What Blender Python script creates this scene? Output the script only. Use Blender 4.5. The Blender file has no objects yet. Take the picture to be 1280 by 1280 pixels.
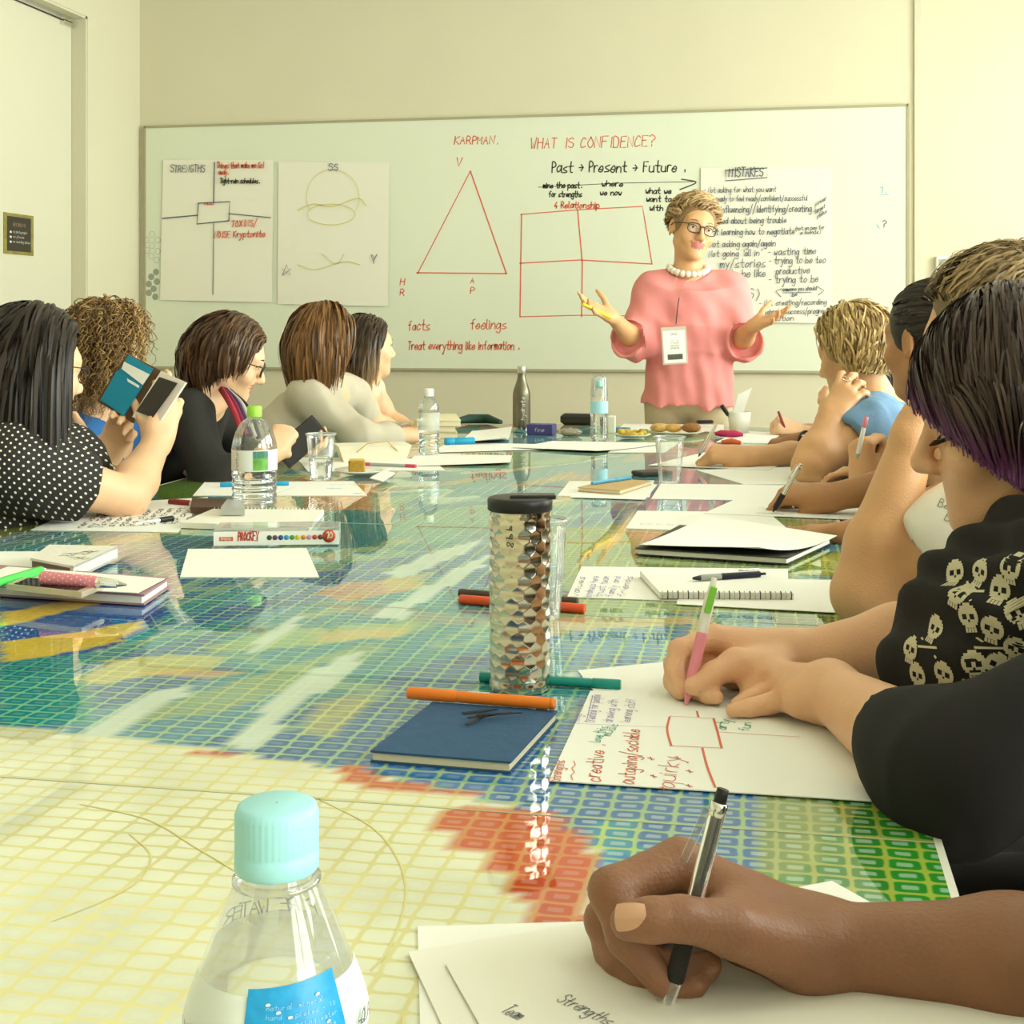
import bpy, math, random
import numpy as np
from mathutils import Vector, Matrix
random.seed(7); RNG = np.random.default_rng(7)
SC = bpy.context.scene
COL = SC.collection
# ---------------------------------------------------------------- camera
F_PX = 1700.0; HOR = 400.0; CAM_Z = 1.14; TABLE_Z = 0.74
YAW = math.atan(330.0 / 1700.0); CA, SA = math.cos(YAW), math.sin(YAW)
cam = bpy.data.objects.new('camera', bpy.data.cameras.new('camera')); COL.objects.link(cam)
cam.location = (0, 0, CAM_Z); cam.rotation_euler = (math.pi / 2, 0, YAW)
cam.data.sensor_width = 36; cam.data.sensor_fit = 'HORIZONTAL'
cam.data.lens = 36 * F_PX / 1280; cam.data.shift_y = -(640 - HOR) / 1280
cam.data.clip_start = 0.02
SC.camera = cam
# ---------------------------------------------------------------- world, daylight, exposure
W = bpy.data.worlds.new('sky'); SC.world = W; W.use_nodes = True
bg = W.node_tree.nodes['Background']; bg.inputs[0].default_value = (0.9, 0.96, 0.92, 1); bg.inputs[1].default_value = 1.2
def area(name, loc, rot, sx, sy, power, col):
    l = bpy.data.lights.new(name, 'AREA'); l.shape = 'RECTANGLE'; l.size = sx; l.size_y = sy
    l.energy = power; l.color = col
    o = bpy.data.objects.new(name, l); COL.objects.link(o); o.location = loc; o.rotation_euler = rot
    return o
WALL_R = 2.35; WALL_L = -3.27; WALL_B = 6.62; WALL_N = -2.2; CEIL = 2.95
DAY = (0.98, 1.0, 0.97)
WIN_Y = [(-1.6, 0.2), (0.5, 2.3), (2.6, 4.4), (4.6, 6.1)]
for i, (y0, y1) in enumerate(WIN_Y):
    area('window_right_%s_offscreen' % ('nearest', 'near', 'middle', 'far')[i], (WALL_R + 0.32, (y0 + y1) / 2, 1.72), (0, math.radians(90), 0), 1.9, y1 - y0, 110, DAY)
vs = SC.view_settings
vs.view_transform = 'Standard'; vs.look = 'None'; vs.gamma = 1; vs.use_curve_mapping = False; vs.exposure = 0.35
# ---------------------------------------------------------------- pixel helpers
FWD = np.array([-SA, CA, 0.]); RGT = np.array([CA, SA, 0.]); UPV = np.array([0, 0, 1.])
CAMP = np.array([0, 0, CAM_Z])
def J(px, py, D):
    return CAMP + FWD * D + RGT * ((px - 640) / F_PX * D) - UPV * ((py - HOR) / F_PX * D)
def T(px, py, z=TABLE_Z):
    return J(px, py, F_PX * (CAM_Z - z) / (py - HOR))
def DT(py, z=TABLE_Z): return F_PX * (CAM_Z - z) / (py - HOR)
def V(*a): return np.array(a, float)
def unit(v): v = np.asarray(v, float); return v / (np.linalg.norm(v) + 1e-12)
# ---------------------------------------------------------------- objects
def link(name, me, mat=None, parent=None, smooth=False):
    o = bpy.data.objects.new(name, me); COL.objects.link(o)
    if mat is not None:
        for m in (mat if isinstance(mat, (list, tuple)) else [mat]): me.materials.append(m)
    if smooth and len(me.polygons): me.polygons.foreach_set('use_smooth', [True] * len(me.polygons))
    if parent is not None:
        o.parent = parent
        pm = Matrix.Identity(4); q = parent
        while q is not None:
            pm = q.matrix_basis @ pm if q.parent is None else (q.matrix_parent_inverse @ q.matrix_basis) @ pm
            q = q.parent
        o.matrix_parent_inverse = pm.inverted()
    return o
def tag(o, label=None, cat=None, group=None, kind=None):
    if label: o['label'] = label
    if cat: o['category'] = cat
    if group: o['group'] = group
    if kind: o['kind'] = kind
    return o
def thing(name, loc, label, cat, group=None):
    o = bpy.data.objects.new(name, None); COL.objects.link(o); o.location = Vector([float(q) for q in loc]); o.empty_display_size = 0.05
    return tag(o, label, cat, group)
def copy_tree(o, parent=None):
    c = o.copy(); COL.objects.link(c)
    if parent is not None: c.parent = parent
    for ch in o.children: copy_tree(ch, c)
    return c
class MB:
    """collects shapes in world space; build() links them as ONE mesh object"""
    def __init__(s): s.v = []; s.f = []; s.m = []; s.sm = []
    def add(s, verts, faces, mi=0, sm=False):
        n = len(s.v); s.v.extend([tuple(map(float, p)) for p in verts])
        for f in faces: s.f.append(tuple(i + n for i in f)); s.m.append(mi); s.sm.append(sm)
        return s
    def box(s, c, half, R=None, mi=0, bev=0.0):
        c = np.asarray(c, float); R = np.eye(3) if R is None else R
        hx, hy, hz = half
        if bev <= 0:
            q = [V(x, y, z) for z in (-hz, hz) for x, y in ((-hx, -hy), (hx, -hy), (hx, hy), (-hx, hy))]
            s.add([c + R @ p for p in q], [(3, 2, 1, 0), (4, 5, 6, 7), (0, 1, 5, 4), (1, 2, 6, 5), (2, 3, 7, 6), (3, 0, 4, 7)], mi)
        else:
            b = min(bev, hx * .49, hy * .49, hz * .49); rings = []
            for z, d in ((-hz, b), (-hz + b, 0), (hz - b, 0), (hz, b)):
                X, Y = hx - d, hy - d; k = b * .6
                rings.append([V(-X + k, -Y, z), V(X - k, -Y, z), V(X, -Y + k, z), V(X, Y - k, z), V(X - k, Y, z), V(-X + k, Y, z), V(-X, Y - k, z), V(-X, -Y + k, z)])
            vs_ = [c + R @ p for r in rings for p in r]; fs = [tuple(range(7, -1, -1)), tuple(range(24, 32))]
            for r in range(3):
                for i in range(8): j = (i + 1) % 8; fs.append((r * 8 + i, r * 8 + j, r * 8 + 8 + j, r * 8 + 8 + i))
            s.add(vs_, fs, mi)
        return s
    def slab(s, pts, z0, z1, mi=0, mi_top=None):
        """polygon pts (world xy, ccw or not) from z0 to z1"""
        pts = [np.asarray(p, float)[:2] for p in pts]; n = len(pts)
        a = sum(pts[i][0] * pts[(i + 1) % n][1] - pts[(i + 1) % n][0] * pts[i][1] for i in range(n))
        if a < 0: pts = pts[::-1]
        b = [V(p[0], p[1], z0) for p in pts] + [V(p[0], p[1], z1) for p in pts]
        s.add(b, [tuple(range(n - 1, -1, -1))] + [(i, (i + 1) % n, n + (i + 1) % n, n + i) for i in range(n)], mi)
        s.add(b[n:], [tuple(range(n))], mi if mi_top is None else mi_top)
        return s
    def tube(s, path, r, n=8, mi=0, caps=True, flat=1.0, up=None):
        P = np.asarray(path, float); m = len(P)
        r = np.full(m, r, float) if np.isscalar(r) else np.asarray(r, float)
        t = np.gradient(P, axis=0); t /= np.linalg.norm(t, axis=1)[:, None] + 1e-12
        u = np.asarray(up, float) if up is not None else (V(0, 0, 1) if abs(t[0][2]) < .9 else V(1, 0, 0))
        vs_ = []
        for i in range(m):
            a = np.cross(t[i], u); a /= np.linalg.norm(a) + 1e-12; b = np.cross(a, t[i]); u = b
            for k in range(n):
                th = 2 * math.pi * k / n
                vs_.append(P[i] + r[i] * (math.cos(th) * a + flat * math.sin(th) * b))
        fs = [(i * n + k, i * n + (k + 1) % n, (i + 1) * n + (k + 1) % n, (i + 1) * n + k) for i in range(m - 1) for k in range(n)]
        s.add(vs_, fs, mi, True)
        if caps: s.add(vs_[:n], [tuple(range(n - 1, -1, -1))], mi); s.add(vs_[-n:], [tuple(range(n))], mi)
        return s
    def lathe(s, c, prof, n=40, mi=0, R=None, smooth=True, wob=None):
        c = np.asarray(c, float); R = np.eye(3) if R is None else R; vs_ = []
        for (r, z) in prof:
            for k in range(n):
                th = 2 * math.pi * k / n; rr = r if wob is None else wob(r, z, th)
                vs_.append(c + R @ V(rr * math.cos(th), rr * math.sin(th), z))
        m = len(prof)
        fs = [(i * n + k, i * n + (k + 1) % n, (i + 1) * n + (k + 1) % n, (i + 1) * n + k) for i in range(m - 1) for k in range(n)]
        s.add(vs_, fs, mi, smooth)
        return s
    def ribbon(s, pts, w, nrm, mi=0):
        P = np.asarray(pts, float)
        if len(P) < 2: return s
        t = np.gradient(P, axis=0); sd = np.cross(nrm, t); sd /= np.linalg.norm(sd, axis=1)[:, None] + 1e-12
        t /= np.linalg.norm(t, axis=1)[:, None] + 1e-12
        P = P.copy(); P[0] -= t[0] * w * .4; P[-1] += t[-1] * w * .4
        L = P + sd * w / 2; Rr = P - sd * w / 2; n = len(P)
        s.add(list(L) + list(Rr), [(n + i, n + i + 1, i + 1, i) for i in range(n - 1)], mi); return s
    def build(s, name, mat=None, parent=None):
        me = bpy.data.meshes.new(name); me.from_pydata(s.v, [], s.f); me.update()
        o = link(name, me, mat, parent)
        if s.f:
            me.polygons.foreach_set('use_smooth', s.sm)
            if any(s.m): me.polygons.foreach_set('material_index', s.m)
        return o
def frame(x=None, y=None, z=None):
    """rotation matrix from two given axes (columns x,y,z); first given is exact"""
    if z is not None and x is not None: z = unit(z); x = unit(np.asarray(x) - z * np.dot(x, z)); y = np.cross(z, x)
    elif z is not None and y is not None: z = unit(z); y = unit(np.asarray(y) - z * np.dot(y, z)); x = np.cross(y, z)
    elif x is not None and y is not None: x = unit(x); y = unit(np.asarray(y) - x * np.dot(y, x)); z = np.cross(x, y)
    elif z is not None:
        z = unit(z); x = V(1, 0, 0) if abs(z[0]) < .9 else V(0, 1, 0); x = unit(x - z * np.dot(x, z)); y = np.cross(z, x)
    return np.array([x, y, z]).T
def rotz(a): c, s_ = math.cos(a), math.sin(a); return np.array([[c, -s_, 0], [s_, c, 0], [0, 0, 1.]])
def catmull(pts, n=6):
    P = np.asarray(pts, float)
    if len(P) < 3: return np.array([P[0] + (P[-1] - P[0]) * t for t in np.linspace(0, 1, n)])
    P = np.vstack([2 * P[0] - P[1], P, 2 * P[-1] - P[-2]]); out = []
    for i in range(1, len(P) - 2):
        for t in np.linspace(0, 1, n, endpoint=False):
            a, b, c, d = P[i - 1], P[i], P[i + 1], P[i + 2]
            out.append(.5 * (2 * b + (c - a) * t + (2 * a - 5 * b + 4 * c - d) * t * t + (3 * b - a - 3 * c + d) * t ** 3))
    out.append(P[-2]); return np.array(out)
# ---------------------------------------------------------------- materials
MATS = {}
def srgb(h):
    if isinstance(h, str): h = [int(h[i:i + 2], 16) / 255 for i in (0, 2, 4)]
    return tuple((c / 12.92 if c <= .04045 else ((c + .055) / 1.055) ** 2.4) for c in h) + (1,)
def mat(name, col, rough=.6, metal=0., var=0.0, scale=40., bump=0.0, bscale=200., spec=.5, coat=0., trans=0., ior=1.45, emis=0., sss=0., stretch=None):
    if name in MATS: return MATS[name]
    m = bpy.data.materials.new(name); m.use_nodes = True; nt = m.node_tree; N = nt.nodes; b = N['Principled BSDF']
    c = srgb(col) if isinstance(col, str) else tuple(col) + ((1,) if len(col) == 3 else ())
    b.inputs['Base Color'].default_value = c; b.inputs['Roughness'].default_value = rough; b.inputs['Metallic'].default_value = metal
    b.inputs['Specular IOR Level'].default_value = spec; b.inputs['Coat Weight'].default_value = coat
    b.inputs['Transmission Weight'].default_value = trans; b.inputs['IOR'].default_value = ior
    if sss: b.inputs['Subsurface Weight'].default_value = sss; b.inputs['Subsurface Radius'].default_value = (.012, .005, .003); b.inputs['Subsurface Scale'].default_value = 1.
    if emis: b.inputs['Emission Color'].default_value = c; b.inputs['Emission Strength'].default_value = emis
    tc = N.new('ShaderNodeTexCoord'); src = tc.outputs['Object']
    if stretch:
        mp = N.new('ShaderNodeMapping'); mp.inputs['Scale'].default_value = stretch; nt.links.new(src, mp.inputs['Vector']); src = mp.outputs[0]
    if var:
        nz = N.new('ShaderNodeTexNoise'); nz.inputs['Scale'].default_value = scale; nz.inputs['Detail'].default_value = 5
        nt.links.new(src, nz.inputs['Vector'])
        mx = N.new('ShaderNodeMix'); mx.data_type = 'RGBA'
        mx.inputs[6].default_value = tuple(max(0, q * (1 - var)) for q in c[:3]) + (1,); mx.inputs[7].default_value = tuple(min(1, q * (1 + var)) for q in c[:3]) + (1,)
        nt.links.new(nz.outputs['Fac'], mx.inputs[0]); nt.links.new(mx.outputs[2], b.inputs['Base Color'])
    if bump:
        nz = N.new('ShaderNodeTexNoise'); nz.inputs['Scale'].default_value = bscale; nz.inputs['Detail'].default_value = 4
        nt.links.new(src, nz.inputs['Vector']); bp = N.new('ShaderNodeBump'); bp.inputs['Strength'].default_value = bump; bp.inputs['Distance'].default_value = .004
        nt.links.new(nz.outputs['Fac'], bp.inputs['Height']); nt.links.new(bp.outputs[0], b.inputs['Normal'])
    MATS[name] = m; return m
def clear_mat(name, tint=(1, 1, 1), refl=1.0, haze=0.0):
    """thin clear plastic or glass wall: transparent with a fresnel sheen"""
    if name in MATS: return MATS[name]
    m = bpy.data.materials.new(name); m.use_nodes = True; nt = m.node_tree; N = nt.nodes; N.remove(N['Principled BSDF'])
    out = N['Material Output']; tr = N.new('ShaderNodeBsdfTransparent'); tr.inputs[0].default_value = tint + (1,)
    gl = N.new('ShaderNodeBsdfGlossy'); gl.inputs['Roughness'].default_value = .04; gl.inputs[0].default_value = (1, 1, 1, 1)
    fr = N.new('ShaderNodeLayerWeight'); fr.inputs[0].default_value = .35
    mu = N.new('ShaderNodeMath'); mu.operation = 'MULTIPLY_ADD'; mu.inputs[1].default_value = .75 * refl; mu.inputs[2].default_value = .05 * refl
    nt.links.new(fr.outputs['Fresnel'], mu.inputs[0])
    mx = N.new('ShaderNodeMixShader'); nt.links.new(mu.outputs[0], mx.inputs[0]); nt.links.new(tr.outputs[0], mx.inputs[1]); nt.links.new(gl.outputs[0], mx.inputs[2])
    last = mx
    if haze:
        df = N.new('ShaderNodeBsdfDiffuse'); df.inputs[0].default_value = (.9, .95, .93, 1); m2 = N.new('ShaderNodeMixShader'); m2.inputs[0].default_value = haze
        nt.links.new(mx.outputs[0], m2.inputs[1]); nt.links.new(df.outputs[0], m2.inputs[2]); last = m2
    nt.links.new(last.outputs[0], out.inputs[0]); MATS[name] = m; return m
# ---------------------------------------------------------------- handwriting: a single-stroke alphabet
GL = {'a': '462705133446 4743', 'b': '0A03 0637453304', 'c': '4627051344', 'd': '462705133446 4A43', 'e': '05453716042344', 'f': '4A2923 0737', 'g': '462705133446 47412001',
 'h': '0A03 05274643', 'i': '0703 0809', 'j': '272110 292A', 'k': '0A03 370533', 'l': '0A0413', 'm': '0703 05172623 25374643', 'n': '0703 05274643', 'o': '270513344627', 'p': '0700 0627453304',
 'q': '462705133446 4740', 'r': '0703 051737', 's': '471615443303', 't': '2A243343 0747', 'u': '07042344 4743', 'v': '072347', 'w': '0713253347', 'x': '0743 4703', 'y': '0724 471000', 'z': '07470343',
 'A': '032A43 1636', 'B': '030A392707 27453303', 'C': '492A061344', 'D': '030A39463303', 'E': '4A0A0343 0737', 'F': '4A0A03 0737', 'G': '492A0623444626', 'H': '0A03 4A43 0747', 'I': '2A23', 'J': '3A341304',
 'K': '0A03 4A0743', 'L': '0A0343', 'M': '030A264A43', 'N': '030A434A', 'O': '2A0623462A', 'P': '030A393706', 'Q': '2A0623462A 2543', 'R': '030A393706 2643', 'S': '492A08463304', 'T': '0A4A 2A23', 'U': '0A0423444A',
 'V': '0A234A', 'W': '0A1327334A', 'X': '0A43 4A03', 'Y': '0A264A 2623', 'Z': '0A4A0343', '0': '2A0623462A', '1': '092A23', '2': '092A480343', '3': '0A3927 2745331304', '4': '3A0545 3633', '5': '4A0A07374513', '6': '3A0513443606',
 '7': '0A4A13', '8': '27092A4927051344 4427', '9': '46270839 4943', '-': '0636', '.': '2324', '/': '014B', '?': '092A482625 2324', "'": '2A28', '!': '2A25 2324', '(': '3A1631', ')': '1A3611', '>': '0646 284624', ',': '2311', '<': '3B0731', ']': '0B3701', ':': '2526 2324'}
HX = {c: i for i, c in enumerate('0123456789AB')}
def write(mb, text, o, xd, yd, size, w=None, mi=0, slant=.12, jit=.25, adv=None, seed=0, fit=None):
    """stroke text: o = baseline start, size = x-height; returns the end x"""
    rg = random.Random(sum(map(ord, text)) + seed); xd = unit(xd); yd = unit(yd); nrm = np.cross(xd, yd)
    u = size / 4.0; w = w or size * .16; x = 0.0; fx = 1.0
    if fit:
        nat = sum(4.2 if c == ' ' else (max([HX[p] for st in GL.get(c, '04').split() for p in st[0::2]] + [.6]) + (1.5 if adv is None else adv)) for c in text) * u
        fx = fit / nat
    for ch in text:
        if ch == ' ': x += 4.2 * u; continue
        g = GL.get(ch)
        if g is None: x += 4 * u; continue
        wide = 1.0; dy = rg.uniform(-jit, jit)
        wch = max(HX[p] for st in g.split() for p in st[0::2]); sc = rg.uniform(.92, 1.08)
        for st in g.split():
            pts = []
            for i in range(0, len(st), 2):
                gx = HX[st[i]] + rg.uniform(-jit, jit) * .6; gy = HX[st[i + 1]] - 3 + dy + rg.uniform(-jit, jit) * .6
                pts.append(np.asarray(o, float) + xd * (x + (gx + slant * gy) * u * sc) * fx + yd * gy * u * sc)
            if len(pts) == 1: pts.append(pts[0] + yd * u)
            mb.ribbon(catmull(pts, 4) if (ch.islower() or ch.isdigit() or ch in 'CSGOQPRBD?()') and len(pts) > 2 else np.array(pts), w, nrm, mi)
        x += ((wch if wch > 0 else .6) + (1.5 if adv is None else adv)) * u
    return x
# ---------------------------------------------------------------- solid modelling: smooth unions of tapered limbs, meshed by surface nets
class Sdf:
    def __init__(s): s.p = []; s.disp = None
    def _add(s, kind, par, lo, hi, k, tg, op): s.p.append((kind, par, np.asarray(lo, np.float32), np.asarray(hi, np.float32), k, tg, op)); return s
    def cap(s, a, b, ra, rb=None, k=.012, tg=0, op=1):
        a = np.asarray(a, float); b = np.asarray(b, float); rb = ra if rb is None else rb; r = max(ra, rb)
        return s._add('c', (a, b, ra, rb), np.minimum(a, b) - r, np.maximum(a, b) + r, k, tg, op)
    def chain(s, pts, rs, k=.012, tg=0):
        for i in range(len(pts) - 1): s.cap(pts[i], pts[i + 1], rs[i], rs[i + 1], k if i == 0 else min(k, .008), tg)
        return s
    def ell(s, c, r, R=None, k=.015, tg=0, op=1):
        c = np.asarray(c, float); R = np.eye(3) if R is None else R; r = np.asarray(r, float) if not np.isscalar(r) else V(r, r, r)
        ext = np.sqrt(((R * r) ** 2).sum(1)); return s._add('e', (c, R, r), c - ext, c + ext, k, tg, op)
    def box(s, c, half, rnd=.01, R=None, k=.01, tg=0, op=1):
        c = np.asarray(c, float); R = np.eye(3) if R is None else R; half = np.asarray(half, float)
        ext = np.abs(R) @ half; return s._add('b', (c, R, half, rnd), c - ext, c + ext, k, tg, op)
    def cone(s, a, b, ra, rb, k=.012, tg=0, op=1, asp=1.0, ax=None):
        """flat-ended tapered cylinder; asp squeezes it along axis ax"""
        a = np.asarray(a, float); b = np.asarray(b, float); r = max(ra, rb) * max(1, asp)
        return s._add('k', (a, b, ra, rb, asp, None if ax is None else unit(ax)), np.minimum(a, b) - r, np.maximum(a, b) + r, k, tg, op)
    @staticmethod
    def dist(kind, q, P):
        if kind == 'c':
            a, b, ra, rb = q; ab = (b - a).astype(np.float32); pa = P - a.astype(np.float32)
            t = np.clip((pa @ ab) / max(float(ab @ ab), 1e-9), 0, 1)
            return np.linalg.norm(pa - t[..., None] * ab, axis=-1) - (ra + (rb - ra) * t).astype(np.float32)
        if kind == 'e':
            c, R, r = q; L = (P - c.astype(np.float32)) @ R.astype(np.float32); r = r.astype(np.float32)
            k0 = np.linalg.norm(L / r, axis=-1); k1 = np.linalg.norm(L / (r * r), axis=-1)
            return k0 * (k0 - 1) / np.maximum(k1, 1e-5)
        if kind == 'b':
            c, R, h, rn = q; L = np.abs((P - c.astype(np.float32)) @ R.astype(np.float32)) - (h - rn).astype(np.float32)
            return np.linalg.norm(np.maximum(L, 0), axis=-1) + np.minimum(L.max(-1), 0) - np.float32(rn)
        a, b, ra, rb, asp, ax = q; ab = (b - a); ln = float(np.linalg.norm(ab)); ab = (ab / ln).astype(np.float32); pa = P - a.astype(np.float32)
        t = pa @ ab; rad = pa - t[..., None] * ab
        if ax is not None:
            e = (ax - ab * float(ax @ ab)); e = (e / np.linalg.norm(e)).astype(np.float32); m = rad @ e; rad = rad + (m * (1 / asp - 1))[..., None] * e
        rr = np.linalg.norm(rad, axis=-1) - (ra + (rb - ra) * np.clip(t / ln, 0, 1)).astype(np.float32)
        return np.maximum(rr, np.abs(t - ln / 2) - np.float32(ln / 2))
    def mesh(s, h, tags=False):
        B = 8; add = [q for q in s.p if q[6] == 1]
        pad = 4 * h + .01
        lo = np.min([q[2] for q in add], 0) - pad; hi = np.max([q[3] for q in add], 0) + pad
        bs = B * h; nb = np.ceil((hi - lo) / bs).astype(int)
        def evaluate(blkP, lo_b, hi_b, marg):
            d = np.full(blkP.shape[:-1], .5, np.float32)
            for kind, par, l, h_, k, tg, op in s.p:
                m = marg + k
                sel = np.where(np.all((hi_b > l - m) & (lo_b < h_ + m), axis=1))[0]
                if len(sel) == 0: continue
                x = s.dist(kind, par, blkP[sel]).astype(np.float32); c = d[sel]
                if op == 1:
                    e = np.maximum(k - np.abs(c - x), 0) / k; d[sel] = np.minimum(c, x) - e * e * k * .25
                else:
                    x = -x; e = np.maximum(k - np.abs(c - x), 0) / k; d[sel] = np.maximum(c, x) + e * e * k * .25
            return d
        g = np.stack(np.meshgrid(*[np.arange(n) for n in nb], indexing='ij'), -1).reshape(-1, 3)
        blo = (lo + g * bs).astype(np.float32); ctr = blo + bs / 2
        dc = evaluate(ctr[:, None, :], blo, blo + np.float32(bs), bs * 1.8)[:, 0]
        act = np.abs(dc) < bs * 1.45 + .006
        g = g[act]; blo = blo[act]
        loc = np.stack(np.meshgrid(*[np.arange(B + 1)] * 3, indexing='ij'), -1).reshape(-1, 3).astype(np.float32) * np.float32(h)
        Dv = np.empty((len(g), (B + 1) ** 3), np.float32)
        for c0 in range(0, len(g), 3000):
            sl = slice(c0, c0 + 3000); P = blo[sl][:, None, :] + loc[None]
            d = evaluate(P, blo[sl], blo[sl] + np.float32(bs), h * 2 + .002)
            if s.disp is not None: d = d + s.disp(P).astype(np.float32)
            Dv[sl] = d
        D = Dv.reshape(-1, B + 1, B + 1, B + 1)
        cs = [D[:, i:i + B, j:j + B, k:k + B] for i in (0, 1) for j in (0, 1) for k in (0, 1)]
        neg = sum((c < 0).astype(np.int8) for c in cs); mask = (neg > 0) & (neg < 8)
        bi, ii, jj, kk = np.where(mask)
        val = np.stack([c[mask] for c in cs], 1)
        off = np.array([(i, j, k) for i in (0, 1) for j in (0, 1) for k in (0, 1)], np.float32)
        acc = np.zeros((len(bi), 3), np.float32); cnt = np.zeros(len(bi), np.float32)
        for a in range(8):
            for b in range(a + 1, 8):
                if np.abs(off[a] - off[b]).sum() != 1: continue
                va, vb = val[:, a], val[:, b]; cr = (va < 0) != (vb < 0)
                t = np.where(cr, va / np.where(va - vb == 0, 1, va - vb), 0)
                acc += np.where(cr[:, None], off[a] + t[:, None] * (off[b] - off[a]), 0); cnt += cr
        gi = g[bi] * B + np.stack([ii, jj, kk], 1)
        verts = lo + (gi + acc / cnt[:, None]) * h
        N = nb * B + 2
        key = lambda q: (q[..., 0].astype(np.int64) * N[1] + q[..., 1]) * N[2] + q[..., 2]
        kv = key(gi); order = np.argsort(kv); ks = kv[order]
        quads = []
        for ax in range(3):
            sl1 = [slice(None)] + [slice(0, B)] * 3; sl2 = list(sl1); sl2[ax + 1] = slice(1, B + 1)
            d0 = D[tuple(sl1)]; d1 = D[tuple(sl2)]; cr = (d0 < 0) != (d1 < 0)
            b_, i_, j_, k_ = np.where(cr); gp = g[b_] * B + np.stack([i_, j_, k_], 1); fl = d0[cr] < 0
            u, v = (ax + 1) % 3, (ax + 2) % 3; eu = np.zeros(3, int); ev = np.zeros(3, int); eu[u] = 1; ev[v] = 1
            idx = []; ok = np.ones(len(gp), bool)
            for dlt in (-eu - ev, -ev, 0 * eu, -eu):
                kk_ = key(gp + dlt); p = np.clip(np.searchsorted(ks, kk_), 0, len(ks) - 1); ok &= ks[p] == kk_; idx.append(order[p])
            q = np.stack(idx, 1); q = np.where(fl[:, None], q, q[:, ::-1]); quads.append(q[ok])
        Q = np.vstack(quads)
        tg = None
        if tags:
            best = np.full(len(verts), 9., np.float32); tg = np.zeros(len(verts), np.int32); Vf = verts.astype(np.float32)
            for kind, par, l, h_, k, t_, op in s.p:
                if op != 1: continue
                sel = np.where(np.all((Vf > l - .02) & (Vf < h_ + .02), axis=1))[0]
                if len(sel) == 0: continue
                x = s.dist(kind, par, Vf[sel]); m = x < best[sel]; best[sel[m]] = x[m]; tg[sel[m]] = t_
        return verts, Q, tg
    def build(s, name, mats, parent=None, h=.004, tags=False, relax=1):
        v, Q, tg = s.mesh(h, tags)
        for _ in range(relax):
            acc = np.zeros_like(v); n = np.zeros(len(v))
            for a in range(4):
                b = Q[:, (a + 1) % 4]; np.add.at(acc, Q[:, a], v[b]); np.add.at(n, Q[:, a], 1); np.add.at(acc, b, v[Q[:, a]]); np.add.at(n, b, 1)
            v = .5 * v + .5 * acc / np.maximum(n, 1)[:, None]
        return np_mesh(name, v, Q, mats, parent, (tg[Q[:, 0]] if tags else None))
def np_mesh(name, v, Q, mats, parent=None, mi=None, attr=None):
    me = bpy.data.meshes.new(name); me.vertices.add(len(v)); me.vertices.foreach_set('co', np.asarray(v, np.float32).ravel())
    Q = np.asarray(Q); w = Q.shape[1]
    me.loops.add(Q.size); me.loops.foreach_set('vertex_index', Q.astype(np.int32).ravel())
    me.polygons.add(len(Q)); me.polygons.foreach_set('loop_start', np.arange(0, Q.size, w, dtype=np.int32))
    me.polygons.foreach_set('use_smooth', np.ones(len(Q), bool))
    o = link(name, me, mats, parent)
    if mi is not None: me.polygons.foreach_set('material_index', np.asarray(mi, np.int32))
    if attr is not None:
        for an, arr in attr.items():
            arr = np.asarray(arr, np.float32)
            if arr.ndim == 1: me.attributes.new(an, 'FLOAT', 'POINT').data.foreach_set('value', arr)
            else: me.attributes.new(an, 'FLOAT_COLOR', 'POINT').data.foreach_set('color', arr.ravel())
    me.update(calc_edges=True); me.validate()
    return o
# ================================================================ the room
M_WALL = mat('wall_paint', 'd9d3b8', .85, var=.03, scale=3, bump=.03, bscale=300)
M_WALL_L = M_WALL_C = M_WALL          # one paint on every wall; the light makes the difference
M_CEIL = mat('ceiling_white', 'efece0', .9, bump=.05)
M_FLOOR = mat('floor_carpet', '8a8272', .95, var=.12, scale=60, bump=.2, bscale=400)
M_TRIM = mat('trim_paint', 'd6d1b8', .6)
M_DOOR = mat('door_paint', 'dcd9c2', .55, var=.02, scale=2)
M_FRAME = mat('window_frame_white', 'e8e6dc', .5)
M_METAL = mat('brushed_metal', 'c9c7bd', .3, metal=1, var=.05)
M_CHROME = mat('chrome', 'e0e0da', .12, metal=1)
M_BLACK = mat('black_plastic', '1b1a18', .4)
M_WHITE = mat('white_plastic', 'eceade', .45)
def struct(name, mb, m, parent=None): 
    o = mb.build(name, m, parent)
    if parent is None: o['kind'] = 'structure'
    return o
TH = .12
struct('floor', MB().box(((WALL_L + WALL_R) / 2, (WALL_N + WALL_B) / 2, -.05), ((WALL_R - WALL_L) / 2 + .3, (WALL_B - WALL_N) / 2 + .3, .05)), M_FLOOR)
struct('ceiling', MB().box(((WALL_L + WALL_R) / 2, (WALL_N + WALL_B) / 2, CEIL + .05), ((WALL_R - WALL_L) / 2 + .3, (WALL_B - WALL_N) / 2 + .3, .05)), M_CEIL)
struct('wall_back', MB().box(((WALL_L + WALL_R) / 2, WALL_B + TH / 2, CEIL / 2), ((WALL_R - WALL_L) / 2 + TH, TH / 2, CEIL / 2)), M_WALL)
struct('wall_near', MB().box(((WALL_L + WALL_R) / 2, WALL_N - TH / 2, CEIL / 2), ((WALL_R - WALL_L) / 2 + TH, TH / 2, CEIL / 2)), M_WALL_L)
def wallpt(px, py, Y):
    d = FWD + RGT * ((px - 640) / F_PX) - UPV * ((py - HOR) / F_PX); return CAMP + d * (Y / d[1])
def leftpt(px, py, X):
    d = FWD + RGT * ((px - 640) / F_PX) - UPV * ((py - HOR) / F_PX); return CAMP + d * (X / d[0])
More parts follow.
